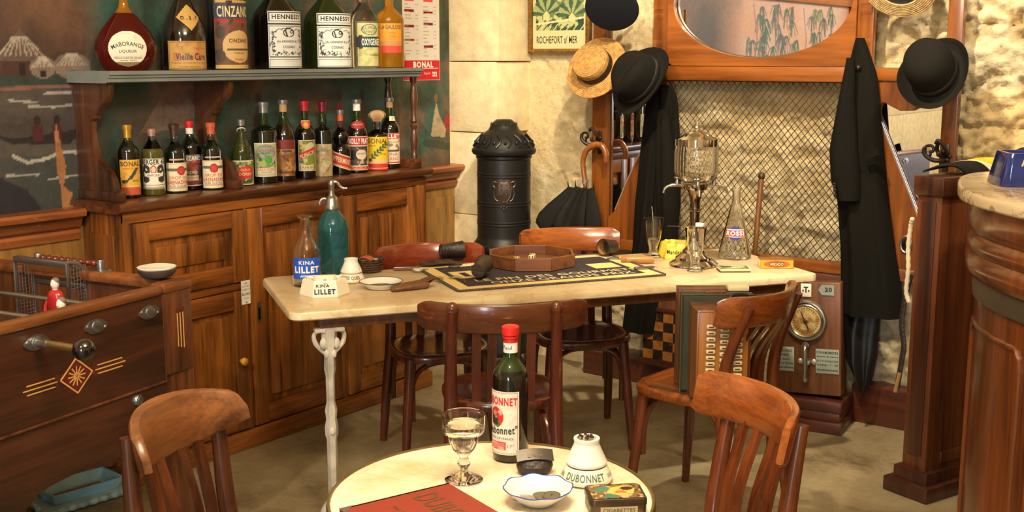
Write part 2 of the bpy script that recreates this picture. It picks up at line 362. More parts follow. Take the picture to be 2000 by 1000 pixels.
def smooth(p, n):                                     # Catmull-Rom through points
    P = [np.array(q, float) for q in p]; P = [2*P[0]-P[1]]+P+[2*P[-1]-P[-2]]; out = []
    for i in range(1, len(P)-2):
        for k in range(n):
            t = k/n; a, b, c, d = P[i-1:i+3]
            out.append(tuple(.5*((2*b)+(-a+c)*t+(2*a-5*b+4*c-d)*t*t+(-a+3*b-3*c+d)*t**3)))
    out.append(tuple(P[-2])); return out
def rrect(w, h, r, n=5):
    out = []
    for cx, cy, a0 in ((w/2-r, h/2-r, 0), (-w/2+r, h/2-r, PI/2), (-w/2+r, -h/2+r, PI), (w/2-r, -h/2+r, 1.5*PI)):
        for k in range(n+1):
            a = a0+k/n*PI/2; out.append((cx+r*math.cos(a), cy+r*math.sin(a)))
    return out
# ------------------------------------------------------------------ printed surfaces and lettering
def fbm(X, Y, seed=0, oct=4):
    out = np.zeros_like(X); amp = .5; rs = np.random.RandomState(seed)
    for o in range(oct):
        g = rs.rand(64, 64); x = X*2**o; y = Y*2**o
        xi = np.floor(x).astype(int); yi = np.floor(y).astype(int); fx = x-xi; fy = y-yi
        fx = fx*fx*(3-2*fx); fy = fy*fy*(3-2*fy)
        a = g[xi % 64, yi % 64]; b = g[(xi+1) % 64, yi % 64]; c = g[xi % 64, (yi+1) % 64]; d = g[(xi+1) % 64, (yi+1) % 64]
        out += amp*((a*(1-fx)+b*fx)*(1-fy)+(c*(1-fx)+d*fx)*fy); amp *= .5
    return out
class Cv:                                             # a small painter: u to the right, v up, both in metres
    def __init__(s, w, h, res, bg):
        s.w, s.h = w, h; s.nx = max(2, int(w/res)+1); s.ny = max(2, int(h/res)+1)
        s.U, s.V = np.meshgrid(np.linspace(0, w, s.nx), np.linspace(0, h, s.ny))
        s.a = np.zeros((s.ny, s.nx, 3)); s.a[:] = [lin(c) for c in bg]
    def put(s, m, c, k=1.0):
        c = np.array([lin(q) for q in c]); m = np.clip(m*1.0, 0, 1)[..., None]*k; s.a = s.a*(1-m)+c*m; return s
    def rect(s, u0, v0, u1, v1, c, k=1.0): return s.put((s.U >= u0) & (s.U <= u1) & (s.V >= v0) & (s.V <= v1), c, k)
    def ell(s, u, v, ru, rv, c, inner=0, k=1.0):
        q = ((s.U-u)/ru)**2+((s.V-v)/rv)**2; return s.put((q <= 1) & (q >= inner*inner), c, k)
    def line(s, p, q, wd, c, k=1.0):
        p = np.array(p); q = np.array(q); d = q-p; L2 = max(d@d, 1e-12)
        t = np.clip(((s.U-p[0])*d[0]+(s.V-p[1])*d[1])/L2, 0, 1)
        return s.put(np.hypot(s.U-p[0]-t*d[0], s.V-p[1]-t*d[1]) <= wd/2, c, k)
    def path(s, pts, wd, c, k=1.0):
        for a, b in zip(pts, pts[1:]): s.line(a, b, wd, c, k)
        return s
    def poly(s, pts, c, k=1.0):
        ins = np.zeros(s.U.shape, bool); n = len(pts)
        for i in range(n):
            (x0, y0), (x1, y1) = pts[i], pts[(i+1) % n]
            if y0 == y1: continue
            ins ^= ((y0 > s.V) != (y1 > s.V)) & (s.U < (x1-x0)*(s.V-y0)/(y1-y0)+x0)
        return s.put(ins, c, k)
    def blot(s, c, sc, seed, lo=.5, hi=.6, k=1.0, box=None, ax=1, ay=1):
        n = fbm(s.U*sc*ax+3.3, s.V*sc*ay+1.7, seed); m = np.clip((n-lo)/(hi-lo), 0, 1)
        if box: m = m*((s.U >= box[0]) & (s.V >= box[1]) & (s.U <= box[2]) & (s.V <= box[3]))
        return s.put(m, c, k)
    def frame(s, t, c, inset=0):
        a, b = inset, inset+t
        m = (s.U >= a) & (s.U <= s.w-a) & (s.V >= a) & (s.V <= s.h-a) & ~((s.U >= b) & (s.U <= s.w-b) & (s.V >= b) & (s.V <= s.h-b))
        return s.put(m, c)
def patch(name, cv, fn, parent, m='lab', label=None, cut=None):
    vs = [fn(cv.U[j, i], cv.V[j, i], 0) for j in range(cv.ny) for i in range(cv.nx)]; W = cv.nx
    fs = [(j*W+i, j*W+i+1, (j+1)*W+i+1, (j+1)*W+i) for j in range(cv.ny-1) for i in range(W-1)]
    if cut: fs = [f for f in fs if cut(cv.U.flat[f[0]]+cv.w/cv.nx/2, cv.V.flat[f[0]]+cv.h/cv.ny/2)]
    me = bpy.data.meshes.new(name); me.from_pydata(vs, [], fs)
    at = me.color_attributes.new('paint', 'FLOAT_COLOR', 'POINT')
    at.data.foreach_set('color', np.concatenate([cv.a.reshape(-1, 3), np.ones((cv.nx*cv.ny, 1))], 1).ravel())
    me.polygons.foreach_set('use_smooth', [True]*len(fs)); me.materials.append(M[m] if isinstance(m, str) else m); me.update()
    o = bpy.data.objects.new(name, me); COL.objects.link(o)
    if parent: o.parent = parent
    if label: o['label'] = label
    return o
_tc = {}
def glyphs(txt, bold=0.0):
    key = (txt, bold)
    if key in _tc: return _tc[key]
    cu = bpy.data.curves.new('t', 'FONT'); cu.body = txt; cu.size = 1; cu.offset = bold; cu.resolution_u = 3; cu.space_character = 1.03+bold*4
    o = bpy.data.objects.new('t', cu); COL.objects.link(o)
    dg = bpy.context.evaluated_depsgraph_get(); dg.update()
    me = bpy.data.meshes.new_from_object(o.evaluated_get(dg))
    bm = bmesh.new(); bm.from_mesh(me); bmesh.ops.triangulate(bm, faces=bm.faces)
    for _ in range(2):
        L = [e for e in bm.edges if e.calc_length() > .3]
        if L: bmesh.ops.subdivide_edges(bm, edges=L, cuts=1); bmesh.ops.triangulate(bm, faces=bm.faces)
    bm.verts.index_update()
    v = np.array([q.co[:2] for q in bm.verts]); f = [[q.index for q in t.verts] for t in bm.faces]; bm.free()
    bpy.data.objects.remove(o); bpy.data.curves.remove(cu); bpy.data.meshes.remove(me)
    v -= v.min(0); _tc[key] = (v, f); return _tc[key]
def letters(parent, fn, items, name='lettering', off=.0006):
    # items: (text, u centre, v bottom, height, max width, material, bold[, arc radius][, slope])
    by = {}
    for it in items:
        txt, u, v, h, wmax, m, bold = it[:7]; arc = it[7] if len(it) > 7 else 0; slope = it[8] if len(it) > 8 else 0
        g, f = glyphs(txt, bold); s = h/max(g[:, 1].max(), 1e-6); sx = min(s*1.25, wmax/g[:, 0].max())
        b = by.setdefault(m, MB()); W = g[:, 0].max()*sx; pts = []
        for x, y in g:
            px, py = x*sx-W/2, y*s
            if arc:
                a = px/arc; px, py = (arc+py)*math.sin(a), (arc+py)*math.cos(a)-arc
            py += slope*px
            pts.append(fn(u+px, v+py, off))
        b.add(pts, f)
    return [b.done(name, m, parent, recalc=False) for m, b in by.items()]
def on_cyl(R, z0, w, a0=0, lean=0, slant=0):          # label frame on a cylinder: u across, v up, seen from outside
    def fn(u, v, off):
        a = a0+(u-w/2)/R; r = R+.0007+off+lean*v; z = z0+v+slant*(u-w/2)
        return (r*math.cos(a), r*math.sin(a), z)
    return fn
def on_plane(o, r, u):
    o, r, u = Vector(o), Vector(r).normalized(), Vector(u).normalized(); n = r.cross(u)
    def fn(a, b, off): return tuple(o+r*a+u*b+n*off)
    return fn
# ------------------------------------------------------------------ the room
def slab(name, m, *b, bev=0): return struct(MB().box(*b, bev=bev).done(name, m))
slab('floor', 'concrete', -4.0, 2.6, -4.2, 5.2, -.1, 0)
slab('ceiling', 'ceil', -4.0, 2.6, -4.2, 5.2, 3.0, 3.1)
slab('wall_left', 'plaster', -4.0, -3.80, -4.2, 5.2, 0, 3.0)
slab('wall_right', 'plaster', 2.5, 2.7, -4.2, 5.2, 0, 3.0)
slab('wall_front', 'plaster', -3.8, 2.5, -4.2, -4.0, 0, 3.0)
def stone_wall():
    xs = np.concatenate([np.arange(-3.8, -.6, .011), np.linspace(-.6, 2.5, 60)]); zs = np.concatenate([np.arange(0, 2.05, .011), np.linspace(2.06, 3.0, 30)])
    X, Z = np.meshgrid(xs, zs); rs = np.random.RandomState(5)
    wx = X+.10*(fbm(X*6, Z*6, 11, 5)-.47); wz = Z+.10*(fbm(X*6+9, Z*6, 12, 5)-.47)
    rows = []; z = 0
    while z < 3.1:                                     # rough courses of stones
        h = rs.uniform(.13, .24); x = -3.9
        while x < 2.6:
            w_ = rs.uniform(.16, .42); rows.append((x+w_/2, z+h/2+rs.uniform(-.03, .03), w_, h)); x += w_
        z += h
    d1 = np.full(X.shape, 9.); d2 = d1.copy(); idx = np.zeros(X.shape, int)
    for k, (cx, cz, w_, h) in enumerate(rows):
        d = np.maximum(np.abs(wx-cx)/w_, np.abs(wz-cz)/h)*.6+.4*np.hypot((wx-cx)/w_, (wz-cz)/h)
        m1 = d < d1; d2 = np.where(m1, d1, np.minimum(d2, d)); d1 = np.where(m1, d, d1); idx[m1] = k
    edge = np.clip((d2-d1)/.13, 0, 1)**.7
    cxs = np.array([q[0] for q in rows])[idx]; czs = np.array([q[1] for q in rows])[idx]; tx = rs.uniform(-.22, .22, len(rows))[idx]; tz = rs.uniform(-.30, .30, len(rows))[idx]; tilt = tx*(X-cxs)+tz*(Z-czs)
    rub = np.clip((X+1.75)/.35, 0, 1)                   # bare rubble towards the bar
    mid = np.clip((X+2.95)/.3, 0, 1)*(1-.35*rub)
    tone = rs.rand(len(rows))[idx]; bulge = rs.uniform(.2, 1, len(rows))[idx]
    n1 = fbm(X*7, Z*7, 1); n2 = fbm(X*22, Z*22, 2); n3 = fbm(X*55, Z*55, 3, 3)
    patchm = np.clip((fbm(X*4.4+5, Z*4.4, 8, 5)-.44)/.04, 0, 1)*(Z < 1.55)*np.clip((X+3.42)/.08, 0, 1)  # fallen plaster
    disp = (.015+.035*rub)*edge*bulge*np.maximum(rub, .75*mid)
    ridge = 1-np.abs(2*fbm(X*6+2, Z*9, 21)-.94)*2.2
    disp += mid*(.034*n1+.05*n2+.03*n3+.016*np.clip(ridge, 0, 1))+rub*(.03*n1+.07*n2+.07*n3+.03*np.clip(ridge, 0, 1))
    disp += (1-mid)*(.014*n1+.006*n2+.006*n3-patchm*(.012+.034*n2))
    disp += (rub+.25*mid)*edge*tilt-.050*rub-.022*mid
    disp = .125*np.tanh(np.maximum(disp, 0)/.125)*(.45+.55*np.clip((Z-.16)/.12, 0, 1))
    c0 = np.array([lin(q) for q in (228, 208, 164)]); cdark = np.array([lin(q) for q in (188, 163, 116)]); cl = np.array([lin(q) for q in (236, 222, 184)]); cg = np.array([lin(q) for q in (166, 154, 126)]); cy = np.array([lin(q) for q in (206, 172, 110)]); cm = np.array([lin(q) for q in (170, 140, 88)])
    A = np.zeros(X.shape+(3,)); A[:] = c0
    def mixc(m, c): 
        nonlocal A
        m = np.clip(m, 0, 1)[..., None]; A = A*(1-m)+c*m
    mixc((n1-.35)*1.3, cl); mixc(mid*(fbm(X*4+3, Z*6, 31)-.42)*3, cdark)
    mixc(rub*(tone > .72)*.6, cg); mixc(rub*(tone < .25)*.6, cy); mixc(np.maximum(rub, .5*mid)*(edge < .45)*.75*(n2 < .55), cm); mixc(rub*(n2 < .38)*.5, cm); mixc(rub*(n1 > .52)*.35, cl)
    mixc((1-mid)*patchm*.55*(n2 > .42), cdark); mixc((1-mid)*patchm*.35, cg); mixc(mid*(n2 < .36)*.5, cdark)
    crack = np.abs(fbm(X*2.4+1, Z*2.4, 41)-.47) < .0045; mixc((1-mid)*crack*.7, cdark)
    mixc((1-rub)*(fbm(X*1.6, Z*1.6+7, 51) > .5)*.25, cy)
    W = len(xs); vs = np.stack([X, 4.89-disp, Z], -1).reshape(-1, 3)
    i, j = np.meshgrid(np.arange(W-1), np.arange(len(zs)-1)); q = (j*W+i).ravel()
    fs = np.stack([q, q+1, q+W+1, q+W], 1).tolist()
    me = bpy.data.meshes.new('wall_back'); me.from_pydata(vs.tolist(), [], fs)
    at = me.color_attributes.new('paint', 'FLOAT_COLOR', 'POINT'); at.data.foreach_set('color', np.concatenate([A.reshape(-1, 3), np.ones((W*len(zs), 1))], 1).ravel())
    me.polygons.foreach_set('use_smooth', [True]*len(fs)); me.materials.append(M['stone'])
    o = bpy.data.objects.new('wall_back', me); COL.objects.link(o); struct(o)
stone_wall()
slab('wall_back_core', 'plaster', -3.8, 2.5, 4.895, 5.0, 0, 3.0)
mb = MB()
for z0, z1, x1, y0 in ((0, .38, -3.53, 4.60), (.384, .762, -3.525, 4.60), (.766, 1.185, -3.535, 4.605), (1.189, 1.54, -3.50, 4.60), (1.544, 2.05, -3.485, 4.595), (2.054, 2.5, -3.50, 4.6), (2.504, 3.0, -3.50, 4.6)):
    mb.box(-3.81, x1, y0, 4.91, z0, z1, .006)
struct(mb.done('pillar', 'ashlar'))
# wainscot and dado rail on the left wall
mb = MB(); mb.box(-3.80, -3.775, -.75, 4.6, 0, .95, 0)
for y0, y1 in ((-.6, .2), (.3, 1.1), (1.2, 1.78), (1.86, 2.34), (4.16, 4.56)):
    mb.box(-3.775, -3.768, y0, y1, .2, .86, .003); mb.box(-3.768, -3.762, y0+.05, y1-.05, .25, .81, .003)
struct(mb.done('trim_1', 'wains'))
mb = MB(); prof = [(-3.80, .90), (-3.765, .905), (-3.755, .93), (-3.765, .945), (-3.745, .955), (-3.735, .985), (-3.71, .995), (-3.705, 1.012), (-3.715, 1.022), (-3.80, 1.022)]
struct(mb.prism(prof, 'xz', -.75, 2.416).done('trim_2', 'dado')); struct(MB().prism(prof, 'xz', 4.125, 4.66).done('trim_6', 'dado'))
struct(MB().box(-1.69, 2.5, 4.76, 4.895, 0, .17, .006).done('baseboard_back', 'basew'))
struct(MB().box(-3.05, -2.55, 4.72, 4.895, 0, .12, .006).done('trim_3', 'basew'))
struct(MB().box(-3.80, -3.74, -.80, -.70, 0, 3.0, .006).box(-3.80, -3.75, -.8, 4.6, 2.0, 2.08, .01).done('trim_4', 'dado'))
mb = MB()
for k in range(7):
    for i in range(4): mb.box(-3.80, -3.785, -4.0+i*.8+(k % 2)*.1, -3.206+i*.8+(k % 2)*.1, .2+k*.4, .596+k*.4, .004)
struct(mb.done('trim_5', 'ashlar'))
# ------------------------------------------------------------------ painted mural
def mural():
    y0 = -.7; cv = Cv(5.29, .985, .0056, (74, 56, 46)); U, V = cv.U, cv.V
    def Y(y): return y-y0
    def Zv(z): return z-1.017
    r = random.Random(3)
    left = np.clip((2.35-(U+y0))/.25, 0, 1)
    # far part of the landscape, pink sky with palms
    far = np.clip((1.9-(U+y0))/.5, 0, 1)
    cv.put(far, (196, 150, 124)); cv.put(far*np.clip(fbm(U*1.6, V*1.6, 61)*2.2-.8, 0, 1), (186, 178, 178)); cv.put(far*(V < .42)*np.clip(fbm(U*3, V*5, 62)*3-1, 0, 1), (150, 120, 108))
    for k in range(60):
        cx, cz = r.uniform(-.35, 1.35), r.uniform(1.5, 1.99)
        if cx > .1 and cx < .5 and r.random() < .6: continue
        c = r.choice([(58, 92, 72), (84, 112, 84), (74, 80, 90), (50, 88, 78)])
        for q in range(9):
            a = -PI/2+r.uniform(-1.1, 1.1); l = r.uniform(.08, .17); p = (Y(cx), Zv(cz)); e = (p[0]+l*math.cos(a)*.8, p[1]+l*math.sin(a)); m_ = ((p[0]+e[0])/2+.01, (p[1]+e[1])/2+.025)
            cv.path([p, m_, e], .014, c, .85)
    for cx in (-.3, .25, .8, 1.2): cv.path([(Y(cx), Zv(1.02)), (Y(cx+.05), Zv(1.35)), (Y(cx-.02), Zv(1.7)), (Y(cx+.06), Zv(1.95))], .02, (120, 98, 92), .7)
    # lagoon on the left
    near = 1-far
    cv.put(near*(V > .47)*np.clip(fbm(U*4, V*4, 5)*2.4-.75, 0, 1), (112, 80, 62)); cv.put(near*(V > .5)*np.clip(fbm(U*5+4, V*5, 6)*5-2.6, 0, 1), (38, 62, 58))
    lag = near*np.clip((2.62-(U+y0))/.1, 0, 1)*(V < .475)
    cv.put(lag, (66, 60, 58)); cv.put(lag*np.clip(fbm(U*3, V*14, 7)*2.5-.9, 0, 1), (86, 80, 74)); cv.put(lag*(V < .2)*.7, (56, 66, 64))
    cv.line((Y(1.9), Zv(1.475)), (Y(2.6), Zv(1.488)), .035, (40, 62, 56), .8); cv.line((Y(1.9), Zv(1.452)), (Y(2.6), Zv(1.46)), .012, (140, 96, 80), .8)
    for cx, cz, w_, h in ((2.255, 1.50, .10, .14), (2.335, 1.495, .05, .07), (2.452, 1.492, .075, .085), (2.02, 1.50, .09, .13)):
        cv.rect(Y(cx)-w_*.7, Zv(cz), Y(cx)+w_*.7, Zv(cz)+h*.5, (70, 46, 38))
        if h > .12: cv.poly([(Y(cx)-w_, Zv(cz)+h*.35), (Y(cx), Zv(cz)+h*1.15), (Y(cx)+w_, Zv(cz)+h*.35)], (104, 84, 74))
        else: cv.ell(Y(cx), Zv(cz)+h*.45, w_, h*.55, (128, 112, 98))
        for q in range(9):
            t = -1+q/4; cv.line((Y(cx)+t*w_*.25, Zv(cz)+h*.95), (Y(cx)+t*w_*.8, Zv(cz)+h*(.5)), .006, (196, 184, 168), .6)
        cv.rect(Y(cx)-.012, Zv(cz), Y(cx)+.012, Zv(cz)+h*.3, (34, 26, 24))
    for (a, b) in (((2.20, 1.414), (2.30, 1.405)), ((2.27, 1.392), (2.36, 1.388)), ((2.36, 1.386), (2.44, 1.392)), ((2.33, 1.435), (2.44, 1.437)), ((2.17, 1.155), (2.29, 1.15)), ((2.33, 1.13), (2.44, 1.135))): cv.line((Y(a[0]), Zv(a[1])), (Y(b[0]), Zv(b[1])), .008, (178, 172, 164), .75)
    cv.path([(Y(2.20), Zv(1.22)), (Y(2.25), Zv(1.195)), (Y(2.33), Zv(1.205)), (Y(2.38), Zv(1.225)), (Y(2.46), Zv(1.218)), (Y(2.5), Zv(1.235))], .012, (186, 182, 172), .85)
    cv.poly([(Y(2.10), Zv(1.31)), (Y(2.2), Zv(1.262)), (Y(2.42), Zv(1.252)), (Y(2.47), Zv(1.29)), (Y(2.53), Zv(1.36)), (Y(2.44), Zv(1.30)), (Y(2.2), Zv(1.282))], (34, 32, 34))
    for cx in (2.298, 2.375): cv.rect(Y(cx)-.018, Zv(1.27), Y(cx)+.018, Zv(1.325), (78, 28, 36)); cv.ell(Y(cx), Zv(1.34), .014, .018, (44, 32, 28))
    cv.poly([(Y(1.9), Zv(1.02)), (Y(1.95), Zv(1.17)), (Y(2.15), Zv(1.148)), (Y(2.24), Zv(1.10)), (Y(2.29), Zv(1.03)), (Y(2.29), Zv(1.0))], (38, 38, 48))
    cv.poly([(Y(2.372), Zv(1.33)), (Y(2.385), Zv(1.25)), (Y(2.40), Zv(1.17)), (Y(2.385), Zv(1.10)), (Y(2.42), Zv(1.07)), (Y(2.40), Zv(1.03)), (Y(2.45), Zv(1.02)), (Y(2.375), Zv(1.02)), (Y(2.375), Zv(1.09)), (Y(2.36), Zv(1.17)), (Y(2.365), Zv(1.3))], (168, 116, 72))
    # behind the bottles: dark foliage, figures
    cen = np.clip(((U+y0)-2.5)/.1, 0, 1)
    cv.put(cen*.6, (92, 84, 72)); cv.put(cen*np.clip(fbm(U*3.2, V*3.2, 15)*4-1.5, 0, 1), (52, 94, 84)); cv.put(cen*np.clip(fbm(U*6+3, V*4, 16)*5-2.5, 0, 1), (132, 94, 74)); cv.put(cen*np.clip(fbm(U*3+7, V*6, 18)*5-2.7, 0, 1), (46, 52, 50))
    cv.poly([(Y(2.72), Zv(1.27)), (Y(2.82), Zv(1.40)), (Y(2.90), Zv(1.36)), (Y(2.96), Zv(1.41)), (Y(3.02), Zv(1.29))], (132, 106, 92), .8)
    for a in (2.95, 3.02, 3.09): cv.path([(Y(a), Zv(1.1)), (Y(a+.03), Zv(1.3)), (Y(a+.1), Zv(1.46))], .03, (44, 104, 94), .7)
    cv.rect(Y(3.42), Zv(1.2), Y(3.78), Zv(1.31), (70, 124, 120), .6); cv.line((Y(3.4), Zv(1.31)), (Y(3.8), Zv(1.315)), .014, (70, 100, 92), .7)
    for cx, c in ((3.80, (150, 40, 44)), (3.32, (72, 40, 34)), (3.95, (96, 50, 46))): cv.poly([(Y(cx)-.045, Zv(1.1)), (Y(cx)-.02, Zv(1.36)), (Y(cx)+.02, Zv(1.36)), (Y(cx)+.05, Zv(1.1))], c, .75); cv.ell(Y(cx), Zv(1.39), .018, .025, (66, 44, 38))
    rt = np.clip(((U+y0)-4.18)/.08, 0, 1)
    cv.put(rt*np.clip(fbm(U*4, V*4, 25)*3-1.1, 0, 1), (88, 96, 66)); cv.put(rt*np.clip(fbm(U*5+1, V*3, 26)*4-1.9, 0, 1), (128, 84, 64)); cv.put(rt*np.clip(fbm(U*6+8, V*6, 27)*5-2.7, 0, 1), (34, 52, 36))
    cv.poly([(Y(4.44), Zv(1.17)), (Y(4.46), Zv(1.26)), (Y(4.485), Zv(1.34)), (Y(4.51), Zv(1.27)), (Y(4.56), Zv(1.2)), (Y(4.55), Zv(1.16))], (188, 166, 130), .9); cv.ell(Y(4.485), Zv(1.36), .015, .02, (130, 90, 66)); cv.ell(Y(4.575), Zv(1.235), .03, .04, (158, 44, 44)); cv.line((Y(4.4), Zv(1.14)), (Y(4.58), Zv(1.11)), .04, (44, 62, 36), .8)
    cv.put(near*np.clip(fbm(U*30, V*30, 33, 3)*3-1.25, 0, 1)*.35, (40, 32, 28))
    return tag(patch('mural', cv, on_plane((-3.794, y0, 1.017), (0, 1, 0), (0, 0, 1)), None, 'mural'), 'faded landscape mural with huts, water and palms on the left wall', 'mural')
mural()
# ------------------------------------------------------------------ sideboard
SB = thing('sideboard', 'long oak sideboard with panelled doors and grey painted upper shelf', 'sideboard', (-3.53, 3.25, 0))
def sy(y): return y-3.25
def sx(x): return x+3.53
XB = -3.795
mb = MB(); mb.box(sx(XB), -.012, sy(2.44), sy(4.09), .07, 1.01, .004)
for y0, y1 in ((2.44, 2.475), (2.99, 3.004), (3.522, 3.545), (4.02, 4.09)): mb.box(-.012, .002, sy(y0), sy(y1), .07, 1.01, .003)
mb.done('carcass', 'oak', SB)
MB().box(-.012, .004, sy(2.44), sy(4.09), .975, 1.012, .003).done('cross_rail', 'oak_y', SB); MB().box(-.012, .002, sy(2.475), sy(2.99), .655, .685, .003).done('cross_rail', 'oak_y', SB)
for z0, z1 in ((.2, .42), (.5, .93)): MB().box(sx(-3.72), sx(-3.58), sy(2.430), sy(2.441), z0, z1, .004).done('side_panel', 'oak', SB)
mb = MB(); mb.box(sx(XB), .022, sy(2.432), sy(4.10), 0, .075, .006); mb.done('plinth', 'oak_y', SB)
mb = MB(); prof = [(sx(XB), 1.012), (.008, 1.012), (.022, 1.022), (.026, 1.034), (.024, 1.046), (.014, 1.05), (sx(XB), 1.05)]
mb.prism(prof, 'xz', sy(2.418), sy(4.115)); mb.done('counter_top', 'oak_dark', SB)
def door(y0, y1, z0, z1, st, name='door', raised=.02, par=SB, x0=0):
    d = MB().box(x0-.012, x0-.006, sy(y0), sy(y1), z0, z1, 0).done(name, 'oak', par)
    for p, q in ((y0, y0+st), (y1-st, y1)): MB().box(x0-.01, x0+.012, sy(p), sy(q), z0, z1, .003).done('stile', 'oak', d)
    for p, q in ((z0, z0+st*1.1), (z1-st*1.1, z1)): MB().box(x0-.01, x0+.011, sy(y0+st), sy(y1-st), p, q, .003).done('rail', 'oak_y', d)
    a, b, c, e = y0+st, y1-st, z0+st*1.1, z1-st*1.1
    MB().box(x0-.008, x0+.003, sy(a+raised), sy(b-raised), c+raised, e-raised, .004).done('panel', 'oak', d); return d
door(2.478, 2.985, .688, .972, .062, 'upper_panel', .03)
d1 = door(2.478, 2.985, .082, .652, .066, 'door', .024)
mb = MB(); mx = T(.012, sy(2.938), .37) @ Matrix.Rotation(PI/2, 4, 'Y')
mb.lathe([(.007, 0), (.007, .008), (.013, .012), (.0165, .02), (.0145, .029), (.008, .033), (0, .034)], 20, mx=mx); mb.done('knob', 'porc', d1, label='ochre glazed door knob')
d2 = door(3.006, 3.520, .082, .972, .07, 'door', .03)
mb = MB(); mb.prism([(a+sy(3.04), b+.55) for a, b in rrect(.022, .085, .01)], 'yz', .012, .0145); pl = mb.done('handle_plate', 'brass', d2, label='brass sunk finger plate')
MB().prism([(a+sy(3.04), b+.545) for a, b in rrect(.011, .05, .005)], 'yz', .0145, .0152).done('recess', 'dark', pl)
d3 = door(3.547, 4.018, .082, .972, .07, 'door', .03)
# shelf on brackets and turned columns
mb = MB(); prof = [(sx(XB), 1.472), (-.03, 1.472), (-.018, 1.476), (-.018, 1.488), (-.010, 1.491), (-.010, 1.498), (-.002, 1.501), (-.002, 1.514), (sx(XB), 1.514)]
mb.prism(prof, 'xz', sy(2.425), sy(4.085)); mb.done('shelf', 'grey', SB, label='grey painted shelf board')
def bracket(y):
    q = [(sx(XB), 1.05), (-.03, 1.05), (-.03, 1.085), (-.045, 1.09), (-.052, 1.12), (-.075, 1.155), (-.115, 1.175), (-.135, 1.195), (-.15, 1.21), (-.165, 1.25), (-.172, 1.30), (-.165, 1.335), (-.145, 1.345), (-.142, 1.36), (-.125, 1.362), (-.11, 1.385), (-.075, 1.405), (-.06, 1.42), (-.052, 1.45), (-.055, 1.472), (sx(XB), 1.472)]
    MB().prism(q, 'xz', sy(y), sy(y+.028), bev=.003).box(sx(XB), -.026, sy(y)-.006, sy(y)+.034, 1.05, 1.085, .004).done('bracket', 'bracket', SB)
bracket(2.447); bracket(2.985)
col = [(.017, 0), (.017, .02), (.012, .03), (.015, .05), (.019, .085), (.015, .12), (.011, .135), (.016, .145), (.018, .155), (.011, .165), (.018, .175), (.016, .185), (.011, .2), (.014, .23), (.019, .29), (.014, .33), (.011, .345), (.017, .36), (.017, .377)]
for x, y in ((-3.585, 4.0755), (-3.745, 4.0755)):
    MB().lathe(col, 18, (sx(x), sy(y), 1.095)).done('turned_column', 'bracket', SB)
MB().box(sx(XB), -.03, sy(4.053), sy(4.098), 1.05, 1.096, .004).done('column_block', 'oak_dark', SB)
tg = tag(MB().box(-3.517, -3.5155, 2.953, 2.998, .595, .69, 0).done('paper_tag', 'paper'), 'small printed white paper tag pinned on the sideboard beside the middle door', 'tag')
fn = on_plane((-3.5155, 2.953, .595), (0, 1, 0), (0, 0, 1))
letters(tg, fn, [('NE', .022, .081, .007, .03, 'ink', 0), ('JETEZ RIEN', .022, .068, .007, .038, 'ink', 0), ('DANS LE', .022, .055, .008, .038, 'ink', 0), ('BILLARD', .022, .036, .010, .04, 'ink', .02), ('(MERCI)', .022, .02, .006, .03, 'ink', 0)], off=.0005)
MB().lathe([(.003, 0), (.003, .002), (0, .003)], 10, mx=T(-3.5155, 2.976, .602) @ Matrix.Rotation(PI/2, 4, 'Y')).done('pin', 'brass', tg)
# ------------------------------------------------------------------ bottles
def bprof(h, r, sh, nk, nr, p=1.0, base=.008):
    pts = [(r*.55, .006), (r*.86, 0), (r*.965, .003), (r, base+.004), (r, sh)]
    for k in range(1, 11):
        t = k/10; pts.append((nr+(r-nr)*(.5+.5*math.cos(PI*t))**p, sh+(nk-sh)*t))
    pts += [(nr, nk+(h-nk)*.5), (nr, h-.012), (nr*1.22, h-.011), (nr*1.22, h)]
    return pts
def cutprof(pr, z):
    lo = [q for q in pr if q[1] < z-1e-5]; hi = [q for q in pr if q[1] > z+1e-5]
    if not hi: return lo, []
    a, b = lo[-1], hi[0]; t = (z-a[1])/max(b[1]-a[1], 1e-6); m = (a[0]+(b[0]-a[0])*t, z)
    return lo+[m], [m]+hi
def bottle(name, label, loc, rz, h, r, sh, nk, nr, body, neck, level, cap=None, p=1.0, group='bottles in a row on the sideboard', sy_=1, prof=None):
    t = thing(name, label, 'bottle', loc, rz, group)
    pr = prof or bprof(h, r, sh, nk, nr, p)
    lo, hi = cutprof(pr, level)
    MB().lathe(lo, 40, sx=sy_).done('glass_body', body, t)
    if hi: MB().lathe(hi, 32, sx=sy_).done('neck', neck, t)
    if cap:
        for z0, z1, m in cap:
            mb = MB(); q = nr*1.09 if z0 < h-.02 else nr*1.3
            mb.lathe([(q, z0), (q, z1-.004 if z1 >= h else z1)]+([(nr*1.30, h-.016), (nr*1.33, h-.012), (nr*1.33, h+.001), (nr*1.1, h+.003), (0, h+.003)] if z1 >= h else []), 24, caps=False)
            mb.done('capsule', m, t)
    return t
def lab(t, R, z0, w, h, cv, items=(), a0=0, res=.002, name='label', slant=0, lean=0, cut=None):
    fn = on_cyl(R, z0, w, a0, lean, slant); o = patch(name, cv, fn, t, cut=cut)
    if items: letters(o, fn, items)
    return o
def face(x, y, off=0): return math.atan2(-y, -x)+off     # turned out into the room
ZT = 1.0505; XR = -3.66
def row(y, x=XR): return (x, y, ZT)
RES = .0022
PAP = (226, 214, 178)
